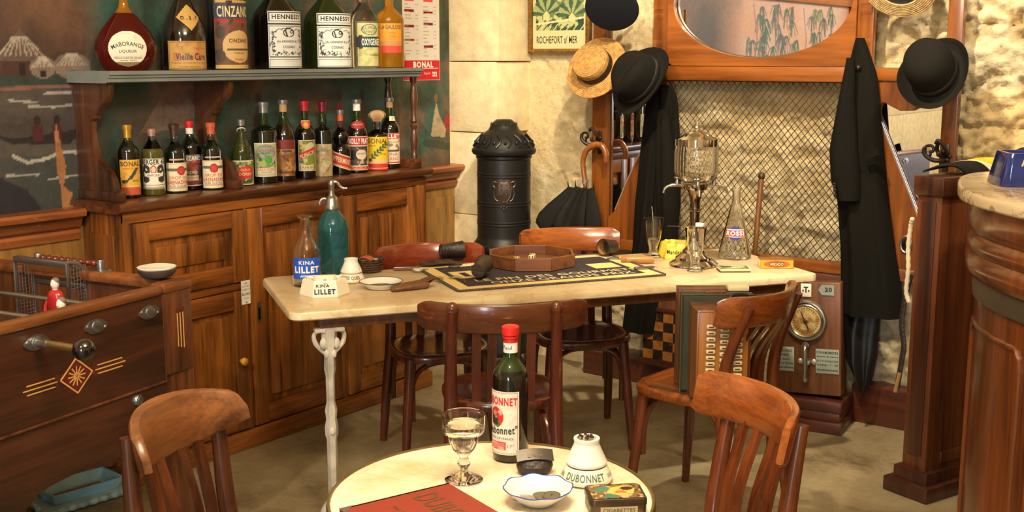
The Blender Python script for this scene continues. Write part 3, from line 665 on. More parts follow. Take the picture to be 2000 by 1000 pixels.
# 1
t = bottle('aperitif_bottle', 'aperitif bottle with yellow label and gold capsule, first in the lower row', row(2.571), face(XR, 2.57, .12), .266, .039, .165, .222, .0135, 'dark', 'darkgr', .19, [(.22, .266, 'capgold')], .9)
cv = Cv(.082, .13, RES, (216, 168, 58)); cv.rect(0, 0, .082, .03, (190, 84, 56)).rect(0, .03, .082, .034, (226, 190, 120)); cv.path([(.02, .045), (.04, .065), (.066, .098)], .005, (50, 56, 60))
for k in range(6): cv.ell(.04+k*.005, .062+k*.007, .008, .004, (54, 62, 64))
cv.ell(.018, .05, .012, .007, (48, 54, 56)); cv.blot((196, 120, 60), 40, 1, .55, .7, .5)
lab(t, .039, .012, .082, .13, cv, [('BONAL', .041, .106, .018, .072, 'inkbr', .02), ('APERITIF', .032, .094, .007, .04, 'red', 0), ('BONAL', .06, .05, .006, .024, 'ink', 0)])
# 2
t = bottle('pastis_bottle', 'clear bottle of pale spirit with pink cap and black and white label', row(2.677), face(XR, 2.68), .246, .0415, .155, .22, .0125, 'g_pale', 'g_clear', .175, [(.222, .246, 'cappink')], 1.0)
cv = Cv(.1, .115, RES, (232, 226, 206)); cv.frame(.0022, (60, 56, 52), .002)
for s in (-1, 1):
    cv.ell(.05+s*.03, .06, .017, .032, (52, 48, 46), .55); cv.ell(.05+s*.026, .075, .013, .016, (60, 54, 50), .4); cv.ell(.05+s*.03, .036, .014, .012, (56, 52, 50), .4)
cv.ell(.05, .074, .012, .016, (176, 70, 56)).ell(.05, .074, .008, .011, (226, 200, 176)); cv.rect(.025, .045, .075, .060, (236, 232, 216)); cv.rect(.004, .014, .096, .017, (80, 74, 70)); cv.rect(.01, .004, .09, .010, (190, 170, 150))
lab(t, .0415, .025, .1, .115, cv, [('BERGER 45', .05, .092, .019, .094, 'ink', .03), ('BERGER', .05, .048, .009, .045, 'inkbr', 0)])
# 3, 5
def syrup(y, dx, lbl, capm, off):
    t = bottle('syrup_bottle', lbl, row(y, -3.635 if y > 2.9 else XR), face(XR, y, off), .258, .0412, .152, .196, .0145, 'darkgr', 'g_clear', .185, [(.216, .258, capm)], .8)
    cv = Cv(.094, .108, RES, (232, 218, 184)); cv.rect(0, .076, .094, .087, (96, 104, 80)); cv.ell(.056+dx, .078, .017, .018, (176, 40, 38)).ell(.056+dx, .078, .011, .012, (204, 66, 54)); cv.frame(.0022, (206, 178, 130), .003); cv.line((.01, .012), (.084, .012), .003, (180, 160, 120))
    lab(t, .0412, .008, .094, .108, cv, [('SIROP DE', .047, .045, .012, .075, 'red', 0), ('GRENADINE', .047, .026, .015, .088, 'red', .02), ('PUR SUCRE', .047, .015, .008, .07, 'ink', 0)])
    cv = Cv(.062, .034, RES, (228, 212, 172)); cv.frame(.0022, (180, 90, 70), .001)
    lab(t, .0412, .126, .062, .034, cv, [('SIMPLES DU', .031, .022, .006, .05, 'inkbr', 0), ('JAPONA', .031, .008, .010, .05, 'red', 0)], lean=-.15, name='neck_label')
syrup(2.778, .004, 'grenadine bottle with brown capsule standing left of the red-capped bottle', 'capbrown', .2)
t = bottle('vermouth_bottle', 'vermouth bottle with bright red and white cap and blue label', row(2.884, -3.703), face(XR, 2.86, .02), .265, .040, .160, .215, .0135, 'dark', 'darkgr', .17, [(.217, .240, 'paper'), (.240, .265, 'capred')], .9)
cv = Cv(.09, .122, RES, (74, 50, 44)); cv.rect(0, .095, .09, .122, (34, 46, 96)).rect(0, .089, .09, .097, (196, 44, 44)); cv.blot((150, 132, 116), 60, 4, .45, .6, .9); cv.ell(.045, .073, .03, .014, (146, 40, 40), 0, .7); cv.rect(.02, .022, .074, .042, (188, 176, 150)).rect(0, .0, .09, .004, (210, 200, 170)); cv.rect(.01, .006, .08, .018, (120, 40, 36))
lab(t, .040, .016, .09, .122, cv, [('CINZANO', .045, .099, .018, .084, 'whiteink', .02), ('CINZANO', .045, .048, .010, .05, 'creamink', 0), ('Vermouth', .047, .028, .010, .045, 'red', 0)])
syrup(2.932, -.006, 'grenadine bottle with orange cork standing just left of the middle bracket', 'capor', .1)
# 6 green liqueur
t = bottle('liqueur_bottle', 'pale green tapered liqueur bottle with red and green fruit label, right of the middle bracket', row(3.106), face(XR, 3.106, .1), .262, .044, .105, .225, .0125, 'g_smoke', 'g_smoke', .15, [(.24, .262, 'capsil')], .75)
cv = Cv(.104, .1, RES, (120, 134, 78)); cv.blot((206, 196, 150), 60, 9, .48, .58); cv.blot((60, 84, 44), 70, 12, .52, .6); cv.poly([(.02, .03), (.05, .022), (.088, .03), (.094, .07), (.06, .078), (.03, .07)], (206, 54, 44)); cv.frame(.003, (222, 210, 160), .002)
lab(t, .044, .003, .104, .1, cv, [('LIQUEUR', .055, .055, .011, .05, 'creamink', 0), ('DORIN', .058, .038, .013, .05, 'creamink', .02)])
cv = Cv(.06, .024, RES, (178, 170, 126)); lab(t, .032, .158, .06, .024, cv, [('LIQUEUR', .03, .008, .008, .045, 'inkbr', 0)], lean=-.42, name='neck_label')
t2 = MB().tube([(.0165*math.cos(a), .0165*math.sin(a), .222+.01*math.cos(a)) for a in np.linspace(0, 2*PI, 20)[:-1]], .0022, 6, True).done('seal_cord', 'whiteink', t)
# 7 tall
t = bottle('liqueur_bottle', 'tallest dark bottle with silver capsule and large scenic fruit label', row(3.226), face(XR, 3.226, .1), .329, .052, .212, .240, .0165, 'darkgr', 'g_dkgreen', .235, [(.287, .329, 'capsil')], .75)
cv = Cv(.104, .138, RES, (192, 186, 150)); cv.ell(.052, .1, .044, .03, (150, 164, 150)); cv.blot((110, 150, 90), 50, 14, .5, .56, 1, (.01, .03, .094, .1)); cv.blot((60, 84, 54), 60, 19, .54, .6, 1, (.01, .03, .094, .1)); cv.ell(.062, .07, .017, .017, (76, 158, 62)); cv.ell(.036, .052, .017, .012, (170, 176, 80)); cv.ell(.052, .102, .042, .03, (150, 130, 96), .9); cv.frame(.004, (228, 220, 190), .0); cv.rect(.012, .012, .092, .036, (220, 208, 176))
lab(t, .052, .028, .104, .138, cv, [('CREME', .052, .118, .008, .05, 'greyink', 0), ('ANANAS', .052, .1, .013, .06, 'waxred', 0), ('CASA DORIS', .052, .024, .011, .074, 'red', 0), ('FRANCE', .052, .015, .006, .05, 'inkbr', 0)])
# 8
t = bottle('aperitif_bottle', 'dark bottle with torn brown label and red top band, tan paper neck', row(3.334), face(XR, 3.334, .05), .335, .0455, .175, .275, .0145, 'brownb', 'g_dkgreen', .235, [(.287, .325, 'captan'), (.325, .335, 'capsil')], .8)
cv = Cv(.1, .152, RES, (150, 98, 50)); cv.rect(0, .11, .1, .152, (140, 34, 36)); cv.blot((196, 148, 84), 40, 22, .46, .56, .9, (0, 0, .1, .108)); cv.blot((88, 52, 30), 60, 23, .56, .62, .9, (0, 0, .1, .108)); cv.rect(.04, .1, .08, .112, (60, 66, 90)); cv.rect(0, .108, .1, .112, (190, 150, 100)); cv.rect(.03, .01, .09, .022, (56, 44, 36), .8)
lab(t, .0455, .021, .1, .152, cv, [('DOLZA', .05, .118, .024, .086, 'gold', .02), ('APERITIF', .06, .08, .009, .05, 'inkbr', 0), ('DOLZA', .058, .06, .007, .05, 'inkbr', 0)])
# 9
t = bottle('punch_bottle', 'dark bottle with red wax capsule and green and red punch label', row(3.454), face(XR, 3.454, .22), .326, .045, .185, .250, .0145, 'dark', 'g_dkgreen', .21, [(.287, .326, 'waxred')], .8)
cv = Cv(.084, .132, RES, (150, 142, 74)); cv.blot((196, 186, 120), 50, 31, .48, .58); cv.blot((84, 98, 46), 60, 32, .53, .6); cv.ell(.056, .1, .022, .022, (200, 196, 150)); cv.poly([(.035, .03), (.07, .03), (.078, .07), (.05, .08)], (120, 140, 50)); cv.poly([(.004, .05), (.08, .085), (.08, .105), (.004, .075)], (196, 44, 34)); cv.frame(.004, (226, 210, 160), 0); cv.rect(.012, .006, .072, .026, (216, 200, 150))
lab(t, .045, .033, .084, .132, cv, [('PUNCH', .04, .062, .018, .066, 'creamink', .02, 0, .38), ('RHUM', .042, .010, .010, .05, 'inkbr', 0)])
cv = Cv(.06, .034, RES, (206, 70, 50)); cv.frame(.003, (220, 190, 120), 0); cv.ell(.03, .017, .014, .01, (230, 170, 90)); lab(t, .034, .213, .06, .034, cv, (), lean=-.35, name='neck_label', cut=lambda u, v: ((u-.03)/.03)**2+((v-.034)/.034)**2 <= 1)
# 10
pr = bprof(.32, .0415, .195, .217, .0135, .6)
pr = [q for q in pr if q[1] < .219]+[(.0175, .228), (.0195, .238), (.0155, .25), (.0175, .262), (.0135, .276), (.0135, .308), (.0165, .309), (.0165, .32)]
t = bottle('wine_bottle', 'dark bottle with plain worn greyish label and burgundy capsule', row(3.560), face(XR, 3.56, .1), .32, .0415, .195, .217, .0135, 'darkgr', 'g_dkgreen', .222, [(.28, .32, 'capburg')], prof=pr)
cv = Cv(.084, .14, RES, (184, 164, 118)); cv.blot((150, 128, 84), 50, 41, .46, .6, .8); cv.blot((206, 190, 146), 70, 42, .52, .62, .7); cv.line((.05, .02), (.072, .05), .003, (90, 74, 50))
lab(t, .0415, .001, .084, .14, cv, [('Rhum', .05, .108, .011, .05, 'greyink', 0), ('vieux grand', .044, .088, .009, .07, 'greyink', 0), ('de la', .046, .07, .009, .04, 'greyink', 0)])
# 11 double-bulb mint liqueur
pr = [(.02, .006), (.037, 0), (.042, .003), (.0435, .01), (.0435, .1), (.041, .115), (.034, .126), (.0285, .133), (.03, .14), (.0345, .152), (.0355, .165), (.033, .178), (.025, .19), (.014, .2), (.0115, .21), (.0115, .27), (.0145, .271), (.0145, .281)]
t = bottle('mint_liqueur_bottle', 'short two-bulbed dark bottle with slanting red band label', row(3.668), face(XR, 3.668, .02), .281, .0435, .1, .2, .0115, 'dark', 'g_clear', .192, [(.236, .268, 'capor'), (.268, .281, 'capsil')], prof=pr)
cv = Cv(.098, .062, RES, (186, 52, 42)); cv.rect(0, 0, .098, .005, (222, 190, 130)).rect(0, .057, .098, .062, (222, 190, 130)); cv.rect(0, .0075, .098, .0095, (222, 190, 130))
lab(t, .0435, .03, .098, .062, cv, [('PIPPERMINT', .049, .022, .024, .094, 'creamink', .02)], slant=-.33)
# 12
t = bottle('vermouth_bottle', 'dark bottle with red oval neck label and red, black and white label', row(3.773), face(XR, 3.773, .14), .324, .0485, .165, .25, .0155, 'dark', 'g_dkgreen', .235, [(.276, .312, 'paper'), (.312, .324, 'capsil')], .8)
cv = Cv(.104, .152, RES, (222, 206, 178)); cv.rect(.004, .112, .1, .148, (180, 36, 36)); cv.rect(.006, .022, .098, .106, (72, 62, 54)); cv.blot((190, 174, 140), 70, 51, .5, .58, .9, (.006, .022, .098, .1)); cv.ell(.026, .068, .02, .022, (34, 30, 30)); cv.ell(.064, .07, .026, .022, (216, 196, 168)); cv.rect(.004, .004, .1, .016, (186, 40, 38))
lab(t, .0485, .012, .104, .152, cv, [('NOILLY PRAT', .052, .117, .026, .094, 'whiteink', .03), ('VERMOUTH', .064, .07, .008, .045, 'inkbr', 0), ('MARSEILLE', .052, .0055, .008, .08, 'creamink', 0)])
cv = Cv(.084, .036, RES, (150, 34, 36)); lab(t, .041, .196, .084, .036, cv, [('NOILLY PRAT', .042, .016, .007, .056, 'creamink', 0)], lean=-.32, name='neck_label', cut=lambda u, v: ((u-.042)/.042)**2+((v-.018)/.018)**2 <= 1)
# 13
t = bottle('aperitif_bottle', 'stout bottle with bright yellow label and cork wrapped in crumpled paper', row(3.906), face(XR, 3.911, .02), .245, .0495, .160, .185, .0175, 'dark', 'g_clear', .168, None, .7)
mb = MB(); mb.lathe([(.02, .222), (.026, .232), (.036, .244), (.037, .256), (.026, .268), (.012, .273), (0, .274)], 22, flute=.12, nf=7); mb.done('paper_wrap', 'captan', t)
cv = Cv(.112, .152, RES, (226, 186, 40)); cv.rect(0, 0, .112, .03, (196, 52, 36)).rect(0, .008, .112, .011, (230, 210, 150)).rect(0, .03, .112, .047, (222, 178, 120)); cv.path([(.02, .05), (.05, .08), (.095, .125)], .003, (70, 96, 50))
for k in range(6):
    cv.ell(.028+k*.013, .066+k*.011, .005, .012, (64, 92, 50)); cv.ell(.036+k*.013, .056+k*.012, .011, .005, (76, 104, 56))
cv.ell(.016, .046, .01, .008, (90, 60, 36))
lab(t, .0495, .002, .112, .152, cv, [('BONAL', .056, .122, .022, .1, 'inkbr', .0), ('APERITIF', .028, .108, .006, .035, 'inkbr', 0), ('BONAL', .082, .07, .007, .03, 'inkbr', 0)])
# 14
t = bottle('aperitif_bottle', 'dark bottle at the right end of the lower row with a white label', row(4.006, -3.674), face(XR, 4.02, .18), .325, .0455, .178, .25, .0145, 'dark', 'g_dkgreen', .235, [(.282, .316, 'captan'), (.316, .325, 'capsil')], .8)
cv = Cv(.1, .143, RES, (216, 200, 176)); cv.rect(.003, .118, .097, .141, (186, 40, 34)); cv.blot((120, 106, 90), 60, 61, .5, .56, .9, (.006, .06, .094, .112)); cv.rect(.01, .056, .09, .066, (80, 70, 60)); cv.rect(.003, .003, .097, .010, (186, 60, 46)); cv.rect(.006, .1, .094, .103, (180, 150, 120))
lab(t, .0455, .022, .1, .143, cv, [('LILLET', .05, .121, .017, .084, 'whiteink', .04), ('KINA', .05, .04, .013, .06, 'red', 0), ('BLANC', .05, .018, .014, .07, 'red', 0)])
cv = Cv(.03, .02, RES, (222, 206, 180)); lab(t, .034, .222, .03, .02, cv, [('9', .015, .005, .01, .02, 'inkbr', 0)], .2, lean=-.3, name='neck_label')
# ---- large bottles on the grey shelf
ZS = 1.5145; GS = 'large bottles on the grey shelf'
fl = [(.055, .004), (.075, 0), (.083, .006), (.097, .03), (.107, .06), (.109, .085), (.104, .108), (.09, .135), (.07, .162), (.048, .188), (.03, .208), (.02, .224), (.0155, .24), (.0145, .30), (.0145, .34), (.018, .341), (.018, .355)]
t = bottle('liqueur_flask', 'round flat flask of dark red liqueur with a circular cream label', (XR, 2.586, ZS), face(XR, 2.586, .1), .355, .109, .085, .24, .0145, 'g_red', 'g_yellow', .205, None, group=GS, sy_=.62, prof=fl)
def flask(u, v, off):
    z = .012+v; R = float(np.interp(z, [q[1] for q in fl], [q[0] for q in fl])); s = max(-1, min(1, (u-.066)/max(R, .02))); return (.62*R*math.sqrt(max(0, 1-s*s))+.0012+off, (u-.066), z)
cv = Cv(.132, .128, .0022, (226, 218, 196)); cv.rect(0, 0, .132, .018, (128, 116, 72)); cv.blot((196, 190, 170), 50, 71, .52, .6, .6, (.03, .085, .1, .12))
o = patch('label', cv, flask, t, cut=lambda u, v: ((u-.066)/.066)**2+((v-.066)/.063)**2 <= 1)
letters(o, flask, [('MABORANGE', .066, .076, .015, .108, 'ink', .015, .11), ('LIQUEUR', .066, .05, .012, .062, 'ink', .01), ('VIEILLE CURE DE CENON', .066, .03, .008, .096, 'ink', 0), ('GIRONDE - FRANCE', .066, .022, .0045, .06, 'ink', 0)])
t = bottle('liqueur_bottle', 'dark olive bottle with sloping shoulders, tan label and diamond neck ticket', (XR, 2.845, ZS), face(XR, 2.845, .25), .40, .082, .115, .30, .02, 'brownb', 'g_dkgreen', .28, [(.36, .40, 'capbrown')], .8, group=GS)
cv = Cv(.17, .106, .0022, (196, 152, 84)); cv.blot((168, 120, 62), 30, 81, .45, .6, .7); cv.frame(.002, (96, 70, 36), .004); cv.rect(.02, .032, .05, .062, (190, 112, 54), .8); cv.rect(.11, .032, .13, .06, (190, 100, 54), .8)
lab(t, .082, .002, .17, .106, cv, [('Vieille Cure', .092, .035, .026, .12, 'navy', .02), ('Digestive', .125, .072, .012, .05, 'red', 0), ('Preparee a la Vieille Cure de Cenon', .085, .021, .007, .14, 'inkbr', 0), ('Produit de France', .085, .008, .006, .08, 'inkbr', 0)])
cv = Cv(.098, .098, .0022, (196, 156, 84)); R0 = .066
def dia(u, v, off):
    z = .146+v; t_ = (z-.115)/.185; R = .02+.062*(.5+.5*math.cos(PI*max(0, min(1, t_))))**.8+.0015+off; a = .12+(u-.049)/max(R, .045); return (R*math.cos(a), R*math.sin(a), z)
o = patch('neck_ticket', cv, dia, t, cut=lambda u, v: abs(u-.049)+abs(v-.049) <= .049)
letters(o, dia, [('m . a . r', .049, .04, .014, .066, 'ink', .02)])
pr = bprof(.42, .078, .29, .36, .02)
t = bottle('vermouth_bottle', 'large black bottle with tall ornate vermouth label headed in blue and red', (XR, 3.053, ZS), face(XR, 3.053, .42), .42, .078, .29, .36, .02, 'darkdk', 'darkgr', .33, None, group=GS, prof=pr)
cv = Cv(.166, .262, .0026, (104, 72, 48)); cv.rect(0, .19, .166, .25, (52, 62, 80)).rect(0, .178, .166, .196, (170, 36, 38)); cv.rect(0, .252, .166, .262, (196, 160, 100)); cv.blot((70, 50, 36), 40, 91, .48, .56); cv.blot((130, 46, 42), 50, 92, .56, .62, .8, (.02, .01, .166, .17)); cv.rect(0, .188, .166, .248, (52, 62, 80), .7)
cv.ell(.1, .085, .068, .062, (206, 168, 110)); cv.ell(.024, .14, .02, .024, (64, 56, 40)).ell(.024, .048, .02, .024, (70, 58, 42)); cv.rect(.05, .070, .16, .078, (80, 74, 50)); cv.rect(0, 0, .166, .014, (206, 168, 100)); cv.poly([(.05, .262), (.058, .215), (.066, .225), (.076, .262)], (40, 18, 14))
lab(t, .078, .004, .166, .262, cv, [('CINZANO', .085, .198, .042, .14, 'creamink', .02), ('CINZANO', .1, .1, .015, .085, 'inkbr', .03), ('TORINO', .1, .055, .008, .05, 'inkbr', 0), ('PARIS', .1, .03, .009, .04, 'inkbr', 0)])
def cognac(y, lbl, body, neck, off, r, sh):
    t = bottle('cognac_bottle', lbl, (XR, y, ZS), face(XR, y, off), .42, r, sh, .31, .026, body, neck, .30, None, .62, group=GS)
    lw = r*1.75; cv = Cv(lw, .226, .0022, (222, 224, 218)); K = (28, 26, 26)
    for q in ((.004, .004, lw-.004, .034), (.004, .042, lw-.004, .168)): cv.rect(q[0], q[1], q[2], q[3], K); cv.rect(q[0]+.0025, q[1]+.0025, q[2]-.0025, q[3]-.0025, (222, 224, 218))
    cv.rect(0, .172, lw, .178, (22, 18, 14)); cv.rect(.004, .184, lw-.004, .222, K).rect(.007, .187, lw-.007, .219, (222, 224, 218))
    rr = random.Random(int(y*100))
    for k in range(150):
        e = rr.choice('lrb'); u, v = (rr.gauss(.02, .006), rr.uniform(.05, .15)) if e == 'l' else (lw-rr.gauss(.02, .006), rr.uniform(.05, .15)) if e == 'r' else (rr.uniform(.02, lw-.02), rr.gauss(.058, .005))
        cv.ell(u, v, rr.uniform(.001, .005), rr.uniform(.001, .005), K, k=.85)
    cv.path([(.02, .06), (.014, .1), (.022, .14), (.045, .156), (.06, .15)], .003, K); cv.path([(lw-.02, .06), (lw-.014, .1), (lw-.022, .14), (lw-.045, .156), (lw-.06, .15)], .003, K)
    cv.ell(lw/2, .14, .026, .018, K, .8); cv.line((lw/2-.016, .15), (lw/2-.008, .126), .006, K); cv.line((lw/2-.03, .156), (lw/2+.02, .162), .0025, K); cv.ell(lw/2+.012, .144, .009, .008, K, .5)
    lab(t, r, .006, lw, .226, cv, [('HENNESSY', lw/2, .194, .019, lw*.8, 'ink', .03), ('JAs HENNESSY & Co', lw/2, .098, .012, lw*.6, 'ink', .02), ('COGNAC', lw/2, .078, .011, lw*.32, 'ink', .02), ('product of France', lw/2, .024, .004, lw*.7, 'greyink', 0)])
cognac(3.314, 'very large almost black cognac bottle with black and white vine label', 'darkdk', 'darkdk', .52, .0985, .19)
cognac(3.606, 'very large green glass cognac bottle with black and white vine label', 'gh_green', 'gh_green', .42, .102, .19)
t = bottle('absinthe_bottle', 'clear empty bottle with pale yellow label crossed by a dark blue band', (XR, 3.832, ZS), face(XR, 3.832, .34), .40, .0665, .20, .29, .02, 'g_clear', 'g_clear', .3, None, .6, group=GS)
cv = Cv(.12, .2, .0022, (206, 200, 140)); cv.blot((176, 172, 110), 40, 101, .5, .6, .8, (0, .0, .12, .09)); cv.rect(0, .088, .12, .134, (40, 62, 70)); cv.rect(.012, .082, .03, .14, (54, 44, 34)); cv.ell(.064, .165, .04, .024, (70, 84, 70), .86); cv.frame(.003, (50, 60, 50), .002)
lab(t, .0665, .004, .12, .2, cv, [('ELIXIR', .064, .168, .013, .06, 'greyink', .02, .06), ('APERITIF', .064, .15, .011, .06, 'greyink', .02), ('OXYGENEE', .072, .096, .03, .092, 'whiteink', .03), ('CUSENIER', .085, .05, .009, .05, 'inkbr', .02)])
t = bottle('spirit_bottle', 'golden yellow spirit bottle with orange and red label at the right shelf end', (XR, 4.0, ZS), face(XR, 4.0, .12), .40, .066, .215, .28, .019, 'g_yellow', 'g_yellow', .3, None, .75, group=GS)
cv = Cv(.108, .132, .0022, (224, 150, 44)); cv.rect(0, .0, .108, .032, (206, 72, 48)).rect(0, .032, .108, .052, (196, 136, 84)).rect(0, .1, .108, .132, (222, 158, 60))
lab(t, .066, .068, .108, .132, cv, [('LA GAULOISE', .054, .106, .02, .1, 'inkbr', .02), ('Liqueur', .06, .085, .008, .03, 'inkbr', 0), ('DIGESTIVE', .06, .07, .006, .03, 'red', 0)])
# ------------------------------------------------------------------ price list on the mural
cv = Cv(.276, .46, .0032, (222, 214, 204)); cv.rect(0, 0, .276, .098, (206, 44, 52))
for k, (u, v) in enumerate([(.05, .405), (.05, .255), (.05, .19), (.19, .405), (.19, .325), (.19, .27), (.19, .16), (.05, .33)]): cv.rect(u-.035, v, u+.035, v+.012, (128, 30, 34))
cv.rect(.018, .382, .085, .396, (216, 84, 78)).rect(.155, .382, .225, .396, (216, 84, 78))
rr = random.Random(9)
for k in range(30):
    u = .02 if k % 2 else .155; v = .12+.0085*k
    cv.line((u, v), (u+rr.uniform(.02, .05), v), .003, (150, 140, 132)); cv.line((u+.075, v), (u+.095, v), .002, (170, 160, 150))
cv.rect(.14, .056, .26, .06, (232, 224, 214)); cv.rect(.03, .418, .25, .42, (170, 160, 150)); cv.frame(.003, (226, 216, 204), 0)
fn = on_plane((-3.7925, 4.237, 1.45), (0, 1, 0), (0, 0, 1))
o = tag(patch('price_list', cv, fn, None, 'labg'), 'white printed drinks price list with red lower band on the mural', 'poster')
letters(o, fn, [('TARIF DES CONSOMMATIONS', .138, .428, .02, .23, 'ink', .0), ('BONAL', .15, .062, .03, .15, 'whiteink', .05), ('Esprit', .18, .026, .014, .06, 'whiteink', 0), ('222', .235, .018, .024, .036, 'whiteink', .05)])
# ------------------------------------------------------------------ foosball table
# local frame: +x away from the room's viewer along the near long side towards the camera end, +y across towards the left wall
FA = math.atan2(-.985, .174)
FB = thing('foosball_table', 'old dark wooden foosball table with inlay, rods and a black ball handle', 'foosball table', (-2.79, 2.03, -.0), FA)
def fx(v): return (v[0], v[1], v[2])
L0, L1, WD = -.138, 1.25, -.86       # local y is to the right of +x; the wall side is negative
# after rotation by FA, local +y points to the right of travel; flip so that wall side is -y
q = [(-.02, .9), (-.02, .60), (-.02, .47), (.10, .468), (.14, .46), (.18, .437), (.215, .424), (.235, .432), (.28, .444), (.34, .447), (.42, .44), (.47, .430), (.505, .405), (.535, .35), (.56, .25), (.56, .0), (.68, .0), (.68, .3), (.70, .40), (.72, .42), (L1-.16, .42), (L1-.12, .3), (L1-.12, 0), (L1, 0), (L1, .9)]
MB().prism(q, 'xz', -.024, 0).done('side_panel', 'foos', FB)
MB().box(-.02, L1, .0, .006, .612, .618, .001).box(-.021, -.017, 0, .004, .61, .875, .001).done('panel_seam', 'foospost', FB)
MB().prism([(x, z) for x, z in q if z > .3 or x > .5], 'xz', WD, WD+.024).done('side_panel', 'foos', FB)
MB().box(-.14, -.115, WD, 0, .42, .875).done('end_panel', 'foospost', FB); MB().box(L1-.025, L1, WD+.024, -.024, .42, .875).done('end_panel', 'foospost', FB)
MB().box(L0, -.02, -.05, .004, .63, .878, .004).box(L0, -.022, -.05, -.004, .42, .63, .003).done('corner_post', 'foospost', FB)
MB().box(-.115, L1-.03, WD+.024, -.024, .72, .735, 0).done('playing_field', plain('field_brown', rgb(88, 58, 36), .5), FB)
for sx_, sy_ in ((-.10, -.06), (-.10, WD+.06)): MB().prism([(sx_-.035, sy_-.035), (sx_+.035, sy_-.035), (sx_+.035, sy_+.035), (sx_-.035, sy_+.035)], 'xy', 0, .43, bev=.006).done('leg', 'foospost', FB)
mb = MB(); mb.box(-.02, L1, -.03, .008, .875, .905, .011); mb.done('rim', 'foosrim', FB)
MB().box(L0-.004, -.02, -.05, .010, .876, .906, .010).done('corner_cap', 'foosrim', FB)
MB().box(-.02, L1, WD-.008, WD+.03, .875, .905, .011).done('rim', 'foosrim', FB)
MB().box(L0-.004, L0+.05, WD-.006, -.05, .87, .902, .010).done('end_rim', 'foosrim', FB)
RODS = (.037, .239, .440, .66, .88)
for k, x in enumerate(RODS):
    mb = MB(); mb.prism([(x+.036*math.cos(a)*(1 if abs(math.cos(a)) < .9 else 1.15), .835+.021*math.sin(a)) for a in np.linspace(0, 2*PI, 25)[:-1]], 'xz', 0, .005, bev=.0015)
    b = mb.done('bearing_plate', 'steel', FB)
    MB().lathe([(.017, 0), (.016, .004), (.013, .005), (.0, .005)], 20, mx=T(x, .005, .835) @ Matrix.Rotation(-PI/2, 4, 'X')).done('bearing_boss', 'steel', b)
    for s in (-1, 1): MB().ball((x+s*.031, .005, .835+.006*s), (.004, .002, .004), 8, 6).done('rivet', 'silver', b)
    out = .15 if k == 2 else .0
    a0 = .004+out
    MB().tube([(x, WD-.008, .835), (x, a0, .835)], .0085, 12).done('rod', 'pewter', FB)
x = RODS[2]
hd = MB().ball((x, .170, .835), .029, 24, 16).done('ball_handle', 'bakelite', FB, label='shiny black ball handle')
MB().tube([(x, .003, .835), (x, .045, .835)], .013, 16).done('rod_sleeve', 'pewter', FB)
MB().tube([(x, .04, .835), (x, .155, .835)], .0105, 14).done('rod_grip', 'brass', FB)
# inlay: long diamond with star and three stripes each side
mb = MB(); c = (.314, .714)
def strip(mb, p, q_, w_, y=0): 
    p, q_ = Vector((p[0], p[1])), Vector((q_[0], q_[1])); d = (q_-p).normalized(); n = Vector((-d.y, d.x))*w_/2
    mb.prism([tuple(p+n), tuple(p-n), tuple(q_-n), tuple(q_+n)], 'xz', y, y+.0012)
D = [(c[0]+.055, c[1]), (c[0], c[1]+.048), (c[0]-.055, c[1]), (c[0], c[1]-.048)]
for a, b in zip(D, D[1:]+D[:1]): strip(mb, a, b, .004)
for s in (-1, 1):
    for k, dz in enumerate((-.012, 0, .012)):
        strip(mb, (c[0]+s*(.066+.008*(k != 1)), c[1]+dz), (c[0]+s*(.165+.012*(k == 1)), c[1]+dz), .0032)
for k in range(12):
    a = k*PI/6; strip(mb, c, (c[0]+.03*math.cos(a), c[1]+.027*math.sin(a)), .0035)
MB_ = MB()
for dx in (0, .012, .024): strip(MB_, (-.098+dx, .70+.004*dx/.012), (-.098+dx, .81), .003, .004)
MB_.done('post_inlay', 'inlay', FB); mb.done('inlay', 'inlay', FB, label='pale star and stripe inlay')
mb = MB(); mb.prism(D, 'xz', 0, .0005)
for s in (-1, 1):
    for dz in (-.012, .012): mb.prism([(c[0]+s*.066+.007, c[1]+dz), (c[0]+s*.066, c[1]+dz+.008), (c[0]+s*.066-.007, c[1]+dz), (c[0]+s*.066, c[1]+dz-.008)], 'xz', 0, .001)
MB_ = MB()
for dx in (0.002, .024): MB_.prism([(-.098+dx+.007, .82), (-.098+dx, .83), (-.098+dx-.007, .82), (-.098+dx, .81)], 'xz', .0035, .0056)
MB_.done('post_dark_inlay', 'inlayd', FB); mb.done('dark_inlay', 'inlayd', FB)
for x_, z_ in ((.101, .589), (.62, .58)):
    MB().lathe([(.018, 0), (.0175, .006), (.013, .012), (.009, .013), (.009, .016), (0, .017)], 20, mx=T(x_, 0, z_) @ Matrix.Rotation(-PI/2, 4, 'X')).done('coin_knob', 'steel', FB)
# goal cage at the end, with scoring beads on the end rim
gy0, gy1, gx0, gx1, gz0, gz1 = -.63, -.40, -.112, -.040, .735, .932
mb = MB()
arc = [(gx1, gz0), (gx1, gz1), (gx1-.012, gz1+.002), (gx0+.03, gz1-.005), (gx0+.010, gz1-.025), (gx0, gz1-.07), (gx0, gz0)]
for y in (gy0, gy1): mb.tube([(a, y, b) for a, b in arc], .007, 8, flat=.7)
mb.box(gx1-.010, gx1+.008, gy0, gy1, gz1-.012, gz1+.008, .003); mb.box(gx0-.005, gx0+.006, gy0, gy1, gz1-.09, gz1-.075, .002)
gl = mb.done('goal_frame', 'steel', FB)
mb = MB()
def mesh_rect(o, u, v, step, r):
    o, u, v = Vector(o), Vector(u), Vector(v); nu = int(u.length/step); nv = int(v.length/step)
    for k in range(nu+1): mb.tube([o+u*k/nu, o+u*k/nu+v], r, 4)
    for k in range(nv+1): mb.tube([o+v*k/nv, o+v*k/nv+u], r, 4)
